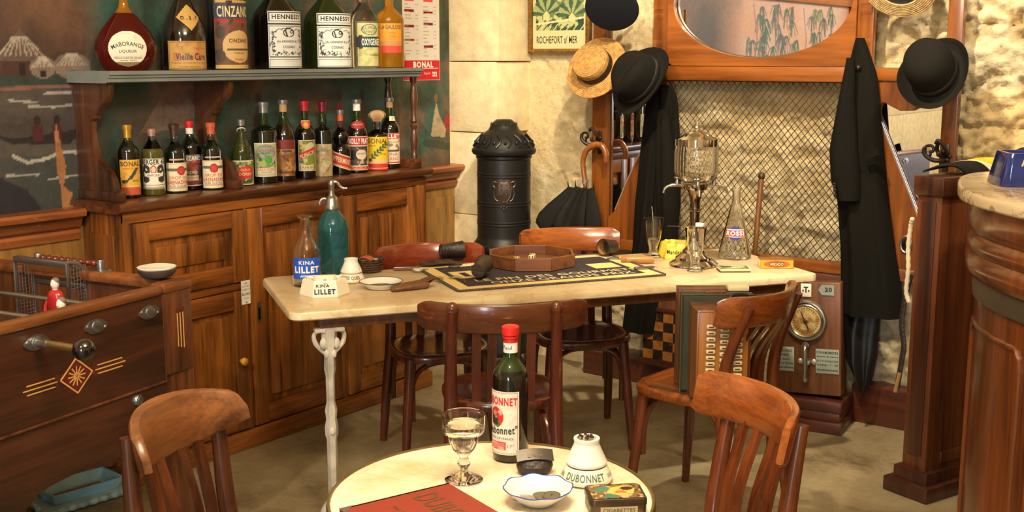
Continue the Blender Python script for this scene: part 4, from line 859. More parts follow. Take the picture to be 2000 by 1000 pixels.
for y in (gy0, gy1): mesh_rect((gx0, y, gz0), (gx1-gx0, 0, 0), (0, 0, gz1-gz0-.012), .0115, .0011)
mesh_rect((gx0+.012, gy0, gz1-.03), (0, gy1-gy0, 0), (.05, 0, .026), .0115, .0011)
mb.done('wire_net', 'wiremesh', gl)
for y in (-.63, -.355): MB().lathe([(.012, 0), (.012, .032), (.011, .034), (0, .034)], 18, (-.132, y, .900)).box(-.150, -.10, y-.035, y+.03, .899, .903, .001).done('score_post', 'steel', FB)
sr = MB().tube([(-.132, -.63, .921), (-.132, -.355, .921)], .0035, 8).done('score_rail', 'steel', FB)
for y in np.linspace(-.61, -.385, 9): MB().ball((-.132, y, .921), (.011, .0125, .011), 14, 10).done('score_bead', 'beadred', sr)
def player(x, y):
    mx = T(x, y, 0)
    b = MB().loft([[(.018*sx_*math.cos(a), .026*sx_*math.sin(a), z) for a in np.linspace(0, 2*PI, 17)[:-1]] for z, sx_ in ((.795, .75), (.805, 1.0), (.83, 1.05), (.85, 1.1), (.862, .85), (.868, .45))], mx=mx).done('player', 'playred', FB, label='red shirted player figure')
    MB().ball((x, y, .885), (.013, .012, .018), 16, 12).ball((x+.012, y, .884), (.004, .003, .004), 8, 6).tube([(x, y, .862), (x, y, .875)], .008, 10).done('head', 'playwhite', b)
    MB().ball((x-.003, y, .893), (.0125, .0125, .0125), 14, 10).done('hair', plain('grey_hair', rgb(110, 100, 96), .6), b)
    for s in (-1, 1):
        MB().tube([(x, y+s*.012, .80), (x, y+s*.011, .75)], [.011, .009], 10).box(x-.008, x+.022, y+s*.012-.009, y+s*.012+.009, .737, .75, .004).done('leg', 'playwhite', b)
        MB().tube([(x+.002, y+s*.03, .835), (x+.01, y+s*.034, .815), (x+.016, y+s*.03, .80)], .006, 8).done('arm', 'playred', b)
player(RODS[0], -.372); player(RODS[1], -.125); player(RODS[1], -.50); player(RODS[2], -.40)
# ashtray on the corner
t = thing('ashtray', 'round dark ashtray with pale ash inside on the foosball table corner', 'ashtray', (-2.897, 2.112, .907))
MB().lathe([(.032, 0), (.046, .004), (.057, .018), (.0585, .027), (.054, .028), (.048, .018), (0, .016)], 36).done('bowl', plain('dark_glazed_bowl', rgb(70, 60, 54), .4, var=.3, bscale=80), t)
MB().lathe([(.050, .02), (.056, .028), (.0575, .031), (.055, .033), (.043, .029), (.02, .0255), (0, .025)], 32, flute=.03, nf=5).done('ash_lining', 'ash', t)
# cast iron planter on the floor under the table
t = thing('footed_dish', 'pale blue enamelled iron boot scraper tray on the floor beneath the foosball table', 'tray', (-3.60, 2.245, 0), math.radians(84))
def fr(w_, h, z0, w2, h2, z1, r=.012): return [[(x, y, z0) for x, y in rrect(w_, h, r)], [(x, y, z1) for x, y in rrect(w2, h2, r)]]
MB().loft(fr(.24, .13, .02, .25, .14, .03)+fr(.25, .14, .035, .27, .16, .055)+fr(.27, .16, .06, .255, .145, .06)+fr(.25, .14, .05, .21, .10, .026)).done('basin', 'enamelblue', t)
MB().loft(fr(.34, .22, .004, .345, .225, .012)+fr(.33, .21, .02, .26, .15, .022)).done('base_plate', 'enamelgrn', t)
mb = MB()
for s in (-1, 1):
    for k in range(9): mb.ball((-.16+.04*k, s*.11, .014), (.018, .012, .012), 10, 8)
    for k in range(5): mb.ball((s*.17, -.08+.04*k, .014), (.012, .018, .012), 10, 8)
mb.done('scroll_border', 'enamelgrn', t); MB().box(-.09, .09, -.025, .025, .026, .029, .001).done('rust_patch', 'rust', t)
# ------------------------------------------------------------------ bentwood chairs (local +y is where the sitter looks)
def chair(label, loc, rz, top=.81, width=.43, rad=.30, h=.095, legm='ch_dark', railm='ch_mah', seatm=None, crescent=0, knobs=0, lean=.06, group='bentwood bistro chairs', px=.16, ends=0, sqk=2.6):
    t = thing('bistro_chair', label, 'chair', loc, rz, group); SZ = .46
    def sq(r, z, k=sqk):
        o = []
        for i in range(40):
            a = 2*PI*i/40; c, s = math.cos(a), math.sin(a); f = (abs(c)**k+abs(s)**k)**(-1/k); y = r*f*s*1.0
            o.append((r*f*c*(1+.05*s), y, z))
        return o
    st = MB().loft([sq(.175, SZ-.036), sq(.192, SZ-.034), sq(.197, SZ-.022), sq(.197, SZ-.010), sq(.191, SZ-.002), sq(.182, SZ), sq(.168, SZ-.001), sq(.164, SZ-.004), sq(.10, SZ-.007), sq(.02, SZ-.009)]).done('seat', seatm or railm, t, 50)
    zr = top-h*.55; yb = -.19-lean
    for s in (-1, 1):                                      # rear leg running up into the back post
        pts = smooth([(s*.185, -.245, .002), (s*.176, -.205, .22), (s*px, -.176, SZ-.02), (s*px*.99, -.19, SZ+.14), (s*px*.96, yb+rad*(1-math.cos(math.asin(px*.96/rad)))-.021-(0 if not knobs else .008)+.006, top-(.012 if knobs else .03))], 6)
        MB().tube(pts, [.0155+.0065*math.sin(PI*min(1, i/len(pts)*1.05)) for i in range(len(pts))], 14).done('leg', legm, t)
        if knobs:
            e = pts[-1]; MB().ball((e[0], e[1], e[2]), (.0185, .017, .022), 16, 10).done('post_knob', railm, t)
        pts = smooth([(s*.18, .185, .002), (s*.165, .165, .2), (s*.145, .145, SZ-.02)], 6)
        MB().tube(pts, [.0145+.0085*i/len(pts) for i in range(len(pts))], 14).done('leg', legm, t)
    # bentwood hoops under the seat: front and both sides
    def hoop(a, b):
        a, b = Vector(a), Vector(b); o = (a+b)/2; inn = Vector((-o.x, -o.y, 0)).normalized()*.03 if o.length > 0 else Vector((0, 0, 0)); P = []
        for z, f in ((.20, 0), (.30, .01), (.375, .08), (.408, .25), (.414, .5)): P.append(a.lerp(b, f)+inn*min(1, f*3)+Vector((0, 0, z)))
        P += [b.lerp(a, f)+inn*min(1, f*3)+Vector((0, 0, z)) for z, f in ((.408, .25), (.375, .08), (.30, .01), (.20, 0))]
        MB().tube(smooth([tuple(p) for p in P], 4), .010, 10).done('stretcher', legm, t)
    hoop((-.148, .15, 0), (.148, .15, 0)); hoop((-.152, -.175, 0), (-.14, .15, 0)); hoop((.152, -.175, 0), (.14, .15, 0)); 
    ph = math.asin(min(.98, width/2/rad)); secs = []
    for i in range(29):
        u = -1+i/14; a = u*ph; x = rad*math.sin(a); y = yb+rad*(1-math.cos(a)); nx, ny = -math.sin(a), math.cos(a)
        zt = top-crescent*abs(u)**2.2*.085; zb = top-h+crescent*.11*abs(u)**2; e = max(0, (abs(u)-.86)/.14)
        if not crescent: zt -= .014*e**2; zb += .014*e**2
        else: zt -= .03*e**2
        th = .011*(1-.25*e); hh = zt-zb; ring = []
        for dx, dz in ((-1, .06), (-1, .5), (-1, .94), (-.55, 1.0), (.55, 1.0), (1, .94), (1, .5), (1, .06), (.55, 0), (-.55, 0)):
            k = th*dx; tilt = (zb+dz*hh-top)*-.20
            ring.append((x+nx*k, y+ny*k+tilt-.02*0, zb+dz*hh))
        secs.append(ring)
    MB().loft(secs).done('backrest_rail', railm, t, 50)
    for x in (-.088, -.038, .038, .088):
        y1 = yb+rad*(1-math.cos(math.asin(x/rad)))+h*.20
        pts = [(x, -.165, SZ-.015), (x, -.178, SZ+.12), (x, y1, top-h+.012)]
        MB().loft([[(px_+a*.0145, py_+b*.0065, pz) for a, b in ((-1, -1), (1, -1), (1, 1), (-1, 1))] for px_, py_, pz in smooth(pts, 5)]).done('back_slat', legm, t)
    return t
def fac(dx, dy): return math.atan2(dy, dx)-PI/2
chair('worn red-brown chair with chipped varnish and knobbed posts, its back to the round table', (-2.285, 3.02, 0), fac(-.652, .758), .795, .54, .40, .098, 'ch_red', 'ch_redrail', 'ch_dark', knobs=1, px=.172)
chair('dark mahogany chair tucked behind the long table in front of the sideboard', (-2.84, 3.36, 0), fac(.80, -.60), .82, .44, .30, .10, 'ch_dark', 'ch_mah', 'ch_dark')
chair('chair with glossy orange-brown back rail behind the table below the umbrella', (-2.515, 3.865, 0), fac(.719, -.695), .850, .43, .45, .10, 'ch_dark', 'ch_or', 'ch_dark')
chair('orange-brown chair with an accordion standing on its seat', (-1.755, 3.485, 0), fac(-.994, .106), .815, .45, .30, .105, 'ch_orl', 'ch_or', 'ch_or', lean=.10, sqk=3.6)
chair('glossy orange chair at the right side of the round table, seen from its side', (-1.155, 2.165, 0), fac(-.605, -.796), .825, .42, .28, .105, 'ch_orl', 'ch_or', 'ch_or')
chair('brown chair with tall rounded crest rail at the left of the round table', (-1.782, 1.526, 0), fac(.95, .32), .845, .38, .23, .125, 'ch_brl', 'ch_br', 'ch_br', crescent=.35, px=.165)
# ------------------------------------------------------------------ long marble table
TA = math.atan2(.834, .553)
LT = thing('cafe_table', 'long cream marble topped cafe table on white cast iron legs', 'table', (-2.448, 3.504, 0), TA)
TL, TW = 1.003, .333
def ell_o(w_, h, r, z): return [(x, y, z) for x, y in rrect(w_, h, r, 6)]
MB().loft([ell_o(2*TL-.012, 2*TW-.012, .035, .720), ell_o(2*TL, 2*TW, .04, .725), ell_o(2*TL, 2*TW, .04, .743), ell_o(2*TL-.006, 2*TW-.006, .037, .748), ell_o(2*TL-.02, 2*TW-.02, .03, .750)]).done('marble_top', 'tmarb', LT)
mb = MB()
for y in (-TW+.05, TW-.05): mb.box(-TL+.10, TL-.10, y-.012, y+.012, .682, .720, .003)
for x in (-TL+.11, TL-.11): mb.box(x-.012, x+.012, -TW+.05, TW-.05, .682, .720, .003)
mb.done('apron', 'box', LT)
for sx_ in (-1, 1):
    X = (-.87, .66)[sx_ > 0]; Yl = -.283
    prof = [(.024, 0), (.02, .03), (.013, .05), (.015, .12), (.016, .30), (.02, .315), (.021, .34), (.016, .37), (.019, .40), (.013, .43), (.014, .52), (.018, .54), (.016, .60), (.022, .63), (.026, .682)]
    lg = MB().lathe(prof, 18, (X, Yl, 0), flute=.10, nf=6).done('leg', 'whiteiron', LT)
    for s in (-1, 1):
        mb = MB(); mb.tube(smooth([(X, Yl, .58), (X+s*.02, Yl, .60), (X+s*.045, Yl, .63), (X+s*.05, Yl, .66), (X+s*.03, Yl, .675)], 5), [.0085-.003*abs(i/10-1) for i in range(21)], 8)
        mb.ball((X+s*.022, Yl-.01, .63), (.012, .01, .02), 10, 8); mb.ball((X+s*.012, Yl-.012, .595), (.009, .008, .016), 10, 8); mb.done('scroll', 'whiteiron', lg)
    mb = MB()
    mb.box(X-.05, X+.05, Yl-.02, Yl+.02, .67, .683, .003); mb.ball((X, Yl-.016, .33), (.012, .01, .016), 10, 8)
    mb.done('scroll_bracket', 'whiteiron', lg)
    mb = MB()
    for dx, dy in ((-.05, .02), (.05, .02), (0, -.05), (0, .08)): mb.tube(smooth([(X, Yl, .09), (X+dx*.4, Yl+dy*.4, .06), (X+dx*.85, Yl+dy*.85, .02), (X+dx, Yl+dy, .009)], 5), [.014]*8+[.010]*8, 10)
    mb.done('scrolled_foot', 'whiteiron', lg)
ZL = .7505
# ------------------------------------------------------------------ round marble table
RT = thing('pedestal_table', 'small round marble table with brass rim in the foreground', 'table', (-1.302, 1.692, 0))
MB().lathe([(.29, .695), (.311, .698), (.311, .719), (.307, .7195), (0, .72)], 72).done('marble_top', 'rmarb', RT, 30)
MB().lathe([(.307, .692), (.314, .690), (.3185, .696), (.3185, .716), (.3165, .722), (.312, .7225), (.3105, .719)], 72, caps=False).done('brass_rim', 'brass', RT, 60)
MB().lathe([(.21, 0), (.21, .015), (.17, .03), (.09, .045), (.045, .08), (.032, .14), (.04, .22), (.03, .28), (.026, .45), (.036, .56), (.03, .62), (.06, .66), (.12, .69)], 32).done('pedestal', 'iron', RT)
# ------------------------------------------------------------------ things on the long table
def shell(prof, th):                                     # closed glass wall: outer profile up, inner back down
    inn = [(max(r-th, .0005), z) for r, z in prof if z > prof[0][1]+th]
    return prof+[(prof[-1][0]-th*.5, prof[-1][1]+.0008)]+inn[::-1]+[(0, inn[0][1])]
# carafe with blue label
t = thing('water_carafe', 'clear glass carafe with bright blue enamelled label at the left table end', 'carafe', (-3.021, 2.840, ZL), face(-3.134, 2.946, .02))
pr = [(.04, .0), (.05, .004), (.0525, .02), (.0525, .108), (.050, .126), (.042, .146), (.031, .162), (.0225, .178), (.019, .195), (.0185, .235), (.022, .243), (.030, .249), (.0305, .254)]
MB().lathe(shell(pr, .0035), 40).done('glass_body', 'g_clear', t)
cv = Cv(.112, .076, .002, (26, 84, 196)); fn = on_cyl(.0525, .032, .112, 0); o = patch('label', cv, fn, t)
letters(o, fn, [('KINA', .055, .053, .013, .06, 'whiteink', .02), ('LILLET', .056, .022, .024, .092, 'whiteink', .05), ('APERITIF', .056, .007, .008, .05, 'whiteink', .02)])
# siphon
t = thing('soda_siphon', 'teal blue glass soda siphon with pewter head and lever', 'siphon', (-3.106, 3.058, ZL), face(-3.2, 3.15, .0))
pr = [(.04, .002), (.052, .0), (.058, .006), (.0595, .02), (.0595, .17), (.057, .19), (.050, .21), (.038, .228), (.027, .240), (.023, .25), (.023, .256)]
MB().lathe(shell(pr, .006), 44).done('glass_body', 'g_teal', t)
hd = MB().lathe([(.026, .246), (.029, .25), (.029, .262), (.026, .268), (.024, .285), (.019, .295), (.013, .30), (.0105, .31), (.0105, .33), (.013, .336), (.0125, .352), (.008, .358), (0, .359)], 24).done('pewter_head', 'pewter', t)
MB().tube(smooth([(0, -.012, .282), (0, -.03, .288), (0, -.042, .280), (0, -.047, .262)], 6), [.007]*18+[.005], 12).done('spout', 'pewter', hd)
MB().tube(smooth([(0, 0, .350), (0, .018, .350), (0, .03, .335), (0, .045, .326), (0, .058, .327)], 6), [.006]*20+[.004]*5, 10).ball((0, 0, .352), (.013, .012, .009), 14, 10).done('lever', 'pewter', hd)
fn = on_cyl(.0595, .0, .12, 0)
letters(t, fn, [('BRASSERIES', .064, .158, .013, .085, 'greyetch', .01, .12), ('MODERNES', .062, .135, .012, .06, 'greyetch', 0, 0, .1), ('L ATLANTIQUE', .064, .098, .016, .1, 'greyetch', .02, -.18), ('LA ROCHELLE', .064, .07, .008, .07, 'greyetch', 0)], name='etched_lettering')
# hexagonal lillet ashtray
def hexash(name, lbl, loc, rz, body, R, h, wide=1.0):
    t = thing(name, lbl, 'ashtray', loc, rz)
    def hx(r, z, tw=PI/6): return [(r*math.cos(k*PI/3+tw), r*math.sin(k*PI/3+tw)*wide, z) for k in range(6)]
    MB().loft([hx(R*.98, 0), hx(R, .004), hx(R*.86, h-.004), hx(R*.82, h), hx(R*.70, h-.002), hx(R*.62, h*.35), hx(R*.2, h*.32)]).done('bowl', body, t, 25)
    for k in range(3):
        a = k*2*PI/3; MB().tube([(R*.55*math.cos(a), R*.55*math.sin(a), h*.95), (R*.85*math.cos(a), R*.85*math.sin(a), h*.95)], .006, 10).done('cigarette_rest', body, t)
    return t
A0 = face(-2.95, 2.87)
t = hexash('ashtray', 'cream six-sided ashtray with navy lettering at the front left of the long table', (-2.858, 2.769, ZL), A0+.02, 'cream', .078, .058, 1.12)
ri = .078*math.cos(PI/6); ro = ri*.86
fn = on_plane((ri+.0004, -.041, .004), (0, 1, 0), (ro-ri, 0, .054))
letters(t, fn, [('KINA', .033, .032, .011, .046, 'ink', .02), ('LILLET', .040, .008, .018, .072, 'navy', .05)], off=.0009)
# match striker
def striker(lbl, loc, rz, s, words, body='bisque'):
    t = thing('match_striker', lbl, 'match holder', loc, rz)
    MB().lathe([(r*s, z*s) for r, z in [(.046, 0), (.052, .003), (.054, .010), (.044, .03), (.041, .034), (.036, .032), (.01, .03)]], 44).done('saucer_base', 'cream', t)
    MB().lathe([(r*s, z*s) for r, z in [(.033, .033), (.041, .037), (.042, .042), (.026, .078), (.0255, .084), (.027, .088), (.0265, .091), (.021, .091), (.019, .07), (0, .068)]], 44).done('ribbed_cone', body, t)
    fn = lambda u, v, off: ((.0535-.0098*v/.02+.0006+off)*s*math.cos(u/.05), (.0535-.0098*v/.02+.0006+off)*s*math.sin(u/.05), (.0105+v)*s)
    letters(t, fn, words, off=.0004); return t
striker('small white match holder with a lettered base beside the teal siphon', (-2.948, 2.992, ZL), face(-3.05, 3.1), .94, [('ALLUMETTES QUES', -.03, .002, .015, .13, 'gold', .03)])
# basket
t = thing('wicker_basket', 'small round dark wicker basket holding folded printed paper', 'basket', (-3.037, 3.176, ZL), .3)
mb = MB(); mb.lathe([(.04, .0), (.046, .002), (.054, .045), (.058, .05), (.054, .052), (.048, .046), (.042, .008), (0, .006)], 48, flute=.025, nf=16)
for k in range(5):
    pts = [((.0475+.0095*k/5+.0015*math.cos(12*a+k*PI))*math.cos(a), (.0475+.0095*k/5+.0015*math.cos(12*a+k*PI))*math.sin(a), .006+.009*k) for a in np.linspace(0, 2*PI, 97)[:-1]]; mb.tube(pts, .0036, 6, True)
mb.tube([((.057)*math.cos(a), .057*math.sin(a), .05+.002*math.sin(14*a)) for a in np.linspace(0, 2*PI, 85)[:-1]], .0045, 6, True)
mb.done('woven_bowl', 'wicker', t)
pp = thing('folded_paper', 'folded red and green printed paper lying in the wicker basket', 'paper', (-3.037, 3.176, ZL+.040), .5)
cv = Cv(.07, .06, .004, (196, 110, 74)); cv.blot((90, 110, 84), 30, 5, .48, .55); cv.rect(.01, .01, .03, .05, (206, 92, 70))
patch('printed_sheet', cv, lambda u, v, o: (u-.035, v-.03, .010+.006*math.sin(u*70)+.08*abs(v-.03)*.3), pp, 'labg')
MB().box(-.034, .034, -.028, .028, 0, .007, .002).done('paper_fold', 'cardw', pp)
# enamel plate with coins
t = thing('enamel_plate', 'white enamel plate with chipped dark rim holding dull coins', 'plate', (-2.776, 2.966, ZL))
MB().lathe([(.04, .0), (.052, .002), (.062, .012), (.078, .024), (.0785, .0255), (.062, .016), (.05, .008), (0, .007)], 48).done('plate_body', 'white', t)
MB().lathe([(.0775, .0235), (.0795, .0255), (.0780, .0265), (.0765, .0252)], 48, caps=False).done('rim', plain('dark_green_rim', rgb(52, 64, 56), .4), t)
def coin(lbl, x, y, z, r, m, grp, hole=0, tilt=0):
    mb = MB(); mb.lathe([(hole, 0), (r, 0), (r*1.0, .0006), (r, .0018), (r*.9, .0018), (r*.88, .0014), (hole, .0014)] if hole else [(r, 0), (r*1.0, .0016), (r*.9, .0018), (r*.87, .0014), (0, .0014)], 28, caps=not hole)
    o = mb.done('coin', m); o.location = (x, y, z); o.rotation_euler = (tilt, tilt*.5, 0); return tag(o, lbl, 'coin', grp)
for x, y, z, l in ((-2.798, 2.959, .0285-.02, 'leftmost dull coin on the white enamel plate'), (-2.765, 2.967, .0285-.02, 'dull coin at the middle of the white enamel plate'), (-2.778, 2.986, .0285-.02, 'dull coin at the back of the white enamel plate'), (-2.782, 2.967, .0305-.02, 'dull coin lying over the other coins on the white enamel plate')):
    coin(l, x, y, ZL+z-.0005, .019, 'dullcoin', 'coins on the enamel plate')
tk = tag(MB().sheet(lambda u, v: (-2.759+.05*u*.8+.02*v, 3.041+.03*u-.02*v, ZL+.0008+.002*u*v), 6, 4, .0006).done('ticket', plain('green_ticket', rgb(96, 116, 92), .7, var=.5, bscale=160)), 'small green printed ticket lying behind the white enamel plate', 'ticket')
# spectacle case, spectacles
t = thing('spectacle_case', 'open brown leather spectacle case on the marble', 'case', (-2.665, 3.008, ZL), math.atan2(.135, .155)+.45)
def case_sec(x, w_, h): return [(x, w_*math.cos(a), h*.5+h*.5*math.sin(a)) for a in np.linspace(0, 2*PI, 17)[:-1]]
MB().loft([case_sec(-.082, .006, .010), case_sec(-.074, .018, .020), case_sec(-.03, .024, .028), case_sec(.03, .026, .032), case_sec(.055, .026, .034), case_sec(.0555, .022, .028), case_sec(.03, .02, .022)]).done('sleeve', 'leatherb', t)
MB().sheet(lambda u, v: (.045+.040*math.sin(PI*u*.9), (v-.5)*.048*(1-.2*u), .030+.020*math.sin(u*2.6)-.022*u), 10, 6, .0022).done('flap', 'leatherb', t)
t = thing('spectacles', 'thin wire-rimmed spectacles lying on the left edge of the mat', 'glasses', (-2.675, 3.205, ZL+.0075), .95)
mb = MB()
for s in (-1, 1): mb.tube([(s*.032+.021*math.cos(a), .019*math.sin(a), .004+.004*math.sin(a)) for a in np.linspace(0, 2*PI, 29)[:-1]], .0009, 6, True)
mb.tube(smooth([(-.011, .003, .005), (0, .008, .008), (.011, .003, .005)], 5), .0009, 6); mb.done('wire_frame', 'brass', t)
for s in (-1, 1):
    MB().tube(smooth([(s*.053, 0, .004), (s*.056, -.03, .006), (s*.05, -.085, .004), (s*.046, -.10, .001)], 6), .0009, 6).done('temple', 'brass', t)
    MB().lathe([(.0, -.0005), (.0195, -.0003), (.0195, .0004), (0, .0006)], 24, (s*.032, 0, .0045), sy=.9).done('lens', 'g_clear', t)
# knife handle and pocket watch
t = thing('pocket_knife', 'closed wooden pocket knife left of the pocket watch', 'knife', (-2.926, 3.273, ZL), .75)
MB().loft([[(x, .008*s*math.cos(a), .007+.006*s*math.sin(a)) for a in np.linspace(0, 2*PI, 13)[:-1]] for x, s in ((-.055, .5), (-.045, .95), (0, .9), (.035, 1), (.05, .6))]).done('handle', 'leatherb', t)
MB().box(-.05, .045, -.001, .001, .010, .0145, .0004).done('blade_back', 'steel', t)
t = thing('pocket_watch', 'round silver pocket watch lying at the left corner of the mat', 'watch', (-2.878, 3.282, ZL), 1.0)
MB().lathe([(.012, 0), (.022, .003), (.0245, .007), (.022, .011), (.02, .0115)], 36, caps=True).done('case', 'silver', t)
MB().lathe([(.0205, .011), (.019, .0125), (0, .0135)], 32, caps=False).done('crystal', 'cream', t)
MB().tube([(.023, 0, .007), (.032, 0, .007)], .0028, 8).tube([(.034+.006*math.cos(a), .007*math.sin(a), .007) for a in np.linspace(0, 2*PI, 17)[:-1]], .001, 6, True).done('crown_ring', 'pewter', t)
# card mat
MT = thing('gaming_mat', 'black and cream lettered card mat with braided edge lying askew on the table', 'mat', (-2.506, 3.557, ZL), math.atan2(.748, .461))
mw, mh = .83, .51
MB().loft([ell_o(mw, mh, .012, 0), ell_o(mw, mh, .012, .004), ell_o(mw-.01, mh-.01, .01, .0048)]).done('mat_body', plain('mat_cloth', rgb(52, 46, 48), .9), MT)
cv = Cv(mw-.02, mh-.02, .0055, (228, 200, 130)); cv.rect(.045, .045, mw-.065, mh-.065, (60, 54, 58)); cv.blot((76, 70, 72), 90, 2, .5, .6, .5, (.045, .045, mw-.065, mh-.065))
cv.rect(.07, .20, .16, .34, (228, 200, 130)); cv.rect(mw-.20, .20, mw-.09, .30, (228, 200, 130)); cv.rect(.1, .23, .13, .31, (60, 54, 58))
fn = on_plane((-(mw-.02)/2, -(mh-.02)/2, .0049), (1, 0, 0), (0, 1, 0)); o = patch('printed_face', cv, fn, MT, 'labg')
letters(o, fn, [('ONZE GRANDS PRIX', .44, .062, .042, .58, 'creamink', .01), ('LE FIN DES GOURMETS', .44, .122, .04, .66, 'creamink', .01), ('PERNOD FILS', .42, .42, .034, .5, 'creamink', .01)], off=.0005)
pts = [(x, y, .0035) for x, y in rrect(mw, mh, .012)]; P2 = []
for a, b in zip(pts, pts[1:]+pts[:1]):
    n = max(1, int(math.dist(a, b)/.006)); P2 += [tuple(Vector(a).lerp(Vector(b), k/n)) for k in range(n)]
MB().tube(P2, [.0042+.0010*(k % 2) for k in range(len(P2))], 6, True).done('braided_edge', plain('braid', rgb(84, 72, 66), .9, var=.4, bscale=300), MT)
ZM = ZL+.0062
# octagonal tray
t = thing('dice_tray', 'octagonal wooden dice tray with flat sides standing on the mat', 'tray', (-2.605, 3.650, ZM), .46+.2)
R8 = .180; mb = MB()
def oc(r, z): return [(r*math.cos(k*PI/4+PI/8), r*math.sin(k*PI/4+PI/8), z) for k in range(8)]
mb.loft([oc(R8-.005, 0), oc(R8, .002), oc(R8, .048), oc(R8-.001, .0495), oc(R8-.012, .0495), oc(R8-.013, .048), oc(R8-.013, .012), oc(.02, .012)]); mb.done('tray_body', 'tray', t, 20)
mb = MB()
for k in range(8):
    a = k*PI/4+PI/8; mb.tube([((R8+.0002)*math.cos(a), (R8+.0002)*math.sin(a), .003), ((R8+.0002)*math.cos(a), (R8+.0002)*math.sin(a), .048)], .0008, 4)
mb.done('corner_seam', 'capbrown', t)
def die(lbl, x, y, z, rz, m='bone', tilt=0):
    t = thing('die', lbl, 'die', (x, y, z), rz, 'dice in the octagonal tray'); s = .021
    MB().box(-s/2, s/2, -s/2, s/2, 0, s, .0022).done('cube_body', m, t)
    mb = MB(); dd = .0056
    faces = [((0, 0, s), (1, 0, 0), (0, 1, 0), [(0, 0), (-1, -1), (1, 1), (-1, 1), (1, -1)]), ((0, -s/2, s/2), (1, 0, 0), (0, 0, 1), [(-1, -1), (-1, 0), (-1, 1), (1, -1), (1, 0), (1, 1)]), ((s/2, 0, s/2), (0, 1, 0), (0, 0, 1), [(-1, -1), (0, 0), (1, 1)]), ((-s/2, 0, s/2), (0, -1, 0), (0, 0, 1), [(-1, -1), (1, 1), (-1, 1), (1, -1)]), ((0, s/2, s/2), (-1, 0, 0), (0, 0, 1), [(0, 0)])]
    for o_, u, v, L in faces:
        o_, u, v = Vector(o_), Vector(u), Vector(v)
        for a, b in L: mb.ball(o_+u*a*dd+v*b*dd, .0022, 8, 6)
    mb.done('pips', 'ink', t); return t
ZD = ZM+.0125
die('bone die nearest the middle of the octagonal tray, six pips facing front', -2.617, 3.668, ZD, .42)
die('second bone die standing just behind the six-pip die in the octagonal tray', -2.630, 3.692, ZD, .75)
die('yellowed bone die at the left in the octagonal tray, half hidden by its wall', -2.643, 3.601, ZD, 1.1, plain('yellowed_bone', rgb(206, 164, 92), .4))
# leather dice cups
def cup(lbl, loc, direction, m, r0, r1, L, up=0):
    t = thing('dice_cup', lbl, 'dice cup', loc, 0, 'leather dice cups on the mat'); d = Vector(direction).normalized()
    mx = d.to_track_quat('Z', 'Y').to_matrix().to_4x4()
    mx = T(0, 0, max(r0, r1)*.99) @ mx
    MB().lathe([(r0*.9, 0), (r0, .003), (r0*1.0, .01), (r0*.97, .012), (r1, L-.006), (r1*1.03, L-.004), (r1*1.02, L), (r1*.9, L), (r1*.88, L*.5)], 36, mx=mx, caps=True).done('cup_body', m, t)
    MB().lathe([(r1*.895, L-.0005), (r1*.87, L*.6), (r0*.85, .012), (0, .011)], 30, mx=mx, caps=False).done('cup_lining', 'tan', t)
    mb = MB(); mb.lathe([(r0*.62, -.0012), (r0*.62, .001), (r0*.75, .001), (r0*.75, -.0012)], 28, mx=mx, caps=False); mb.done('base_ring', m, t)
    return t
cup('plain dark brown leather dice cup lying with its round base to the front', (-2.569, 3.263, ZM), (-.42, .87, .07), 'leather', .027, .034, .115)
cup('cracked black leather dice cup lying on its side at the back of the mat', (-2.955, 3.509, ZM), (.56, .83, .03), 'leatherk', .030, .035, .095)
cup('short dark dice cup lying with its open mouth facing front, right of the tray', (-2.463, 4.039, ZM), (-.15, -.99, .06), 'leather', .028, .034, .07)
t = thing('leather_pouch', 'crumpled dark leather pouch lying across the left corner of the mat', 'pouch', (-2.878, 3.417, ZM), .75)
MB().sheet(lambda u, v: ((u-.5)*.17, (v-.5)*.06*(1+.5*math.sin(u*5)), .003+.012*abs(math.sin(u*9+v*3))*math.sin(PI*v)+.010*math.sin(PI*u)), 26, 10, .003).done('pouch_body', 'leather', t)
MB().lathe([(.02, 0), (.022, .002), (.02, .0035), (0, .004)], 24, (.05, -.045, 0)).done('silver_disc', 'pewter', t)
for k in range(3): MB().tube([(.075+.004*k, -.05+.012*k, .002), (.118+.004*k, -.035+.012*k, .002)], .0016, 6).done('prong', 'bone', t)
# beech knives and slim penknife at the right
t = thing('beech_pocket_knife', 'pale wooden handled folding knife lying in front of the spoon glass', 'knife', (-2.289, 3.938, ZL+.001), .60)
def hand(mb, L, r, m=None): return mb.loft([[(x, r*s*1.1*math.cos(a), r*1.05+r*s*math.sin(a)) for a in np.linspace(0, 2*PI, 17)[:-1]] for x, s in ((-L/2, .75), (-L/2+.006, .95), (-L*.1, .9), (L*.25, 1.0), (L/2-.01, .85), (L/2, .45))], mx=m)
hand(MB(), .135, .0145).done('handle', 'opinel', t); MB().tube([(-.062, 0, .0155), (-.045, 0, .0155)], .0155, 16).done('collar', 'tan', t)
t = thing('beech_pocket_knife', 'second pale wooden knife lying behind the first, its end by the glass foot', 'knife', (-2.338, 3.986, ZL+.001), .72)
hand(MB(), .12, .0105).done('handle', 'opinel', t); MB().box(-.11, -.05, -.001, .001, .004, .016, .0004).done('blade', 'steel', t)
t = thing('penknife', 'slim steel penknife on the right corner of the mat', 'penknife', (-2.193, 3.822, ZM), .95)
MB().loft([[(a*1.0, b, z) for a, b in rrect(.085*s, .020*s, .008*s)] for z, s in ((0, .97), (.002, 1), (.007, 1), (.009, .96))]).done('handle', 'steel', t)
MB().box(-.038, .038, -.0085, -.0045, .0085, .010, .0005).done('blade_back', 'silver', t); MB().tube([(.047+.005*math.cos(a), .005*math.sin(a), .005) for a in np.linspace(0, 2*PI, 15)[:-1]], .0011, 6, True).done('shackle_ring', 'steel', t)
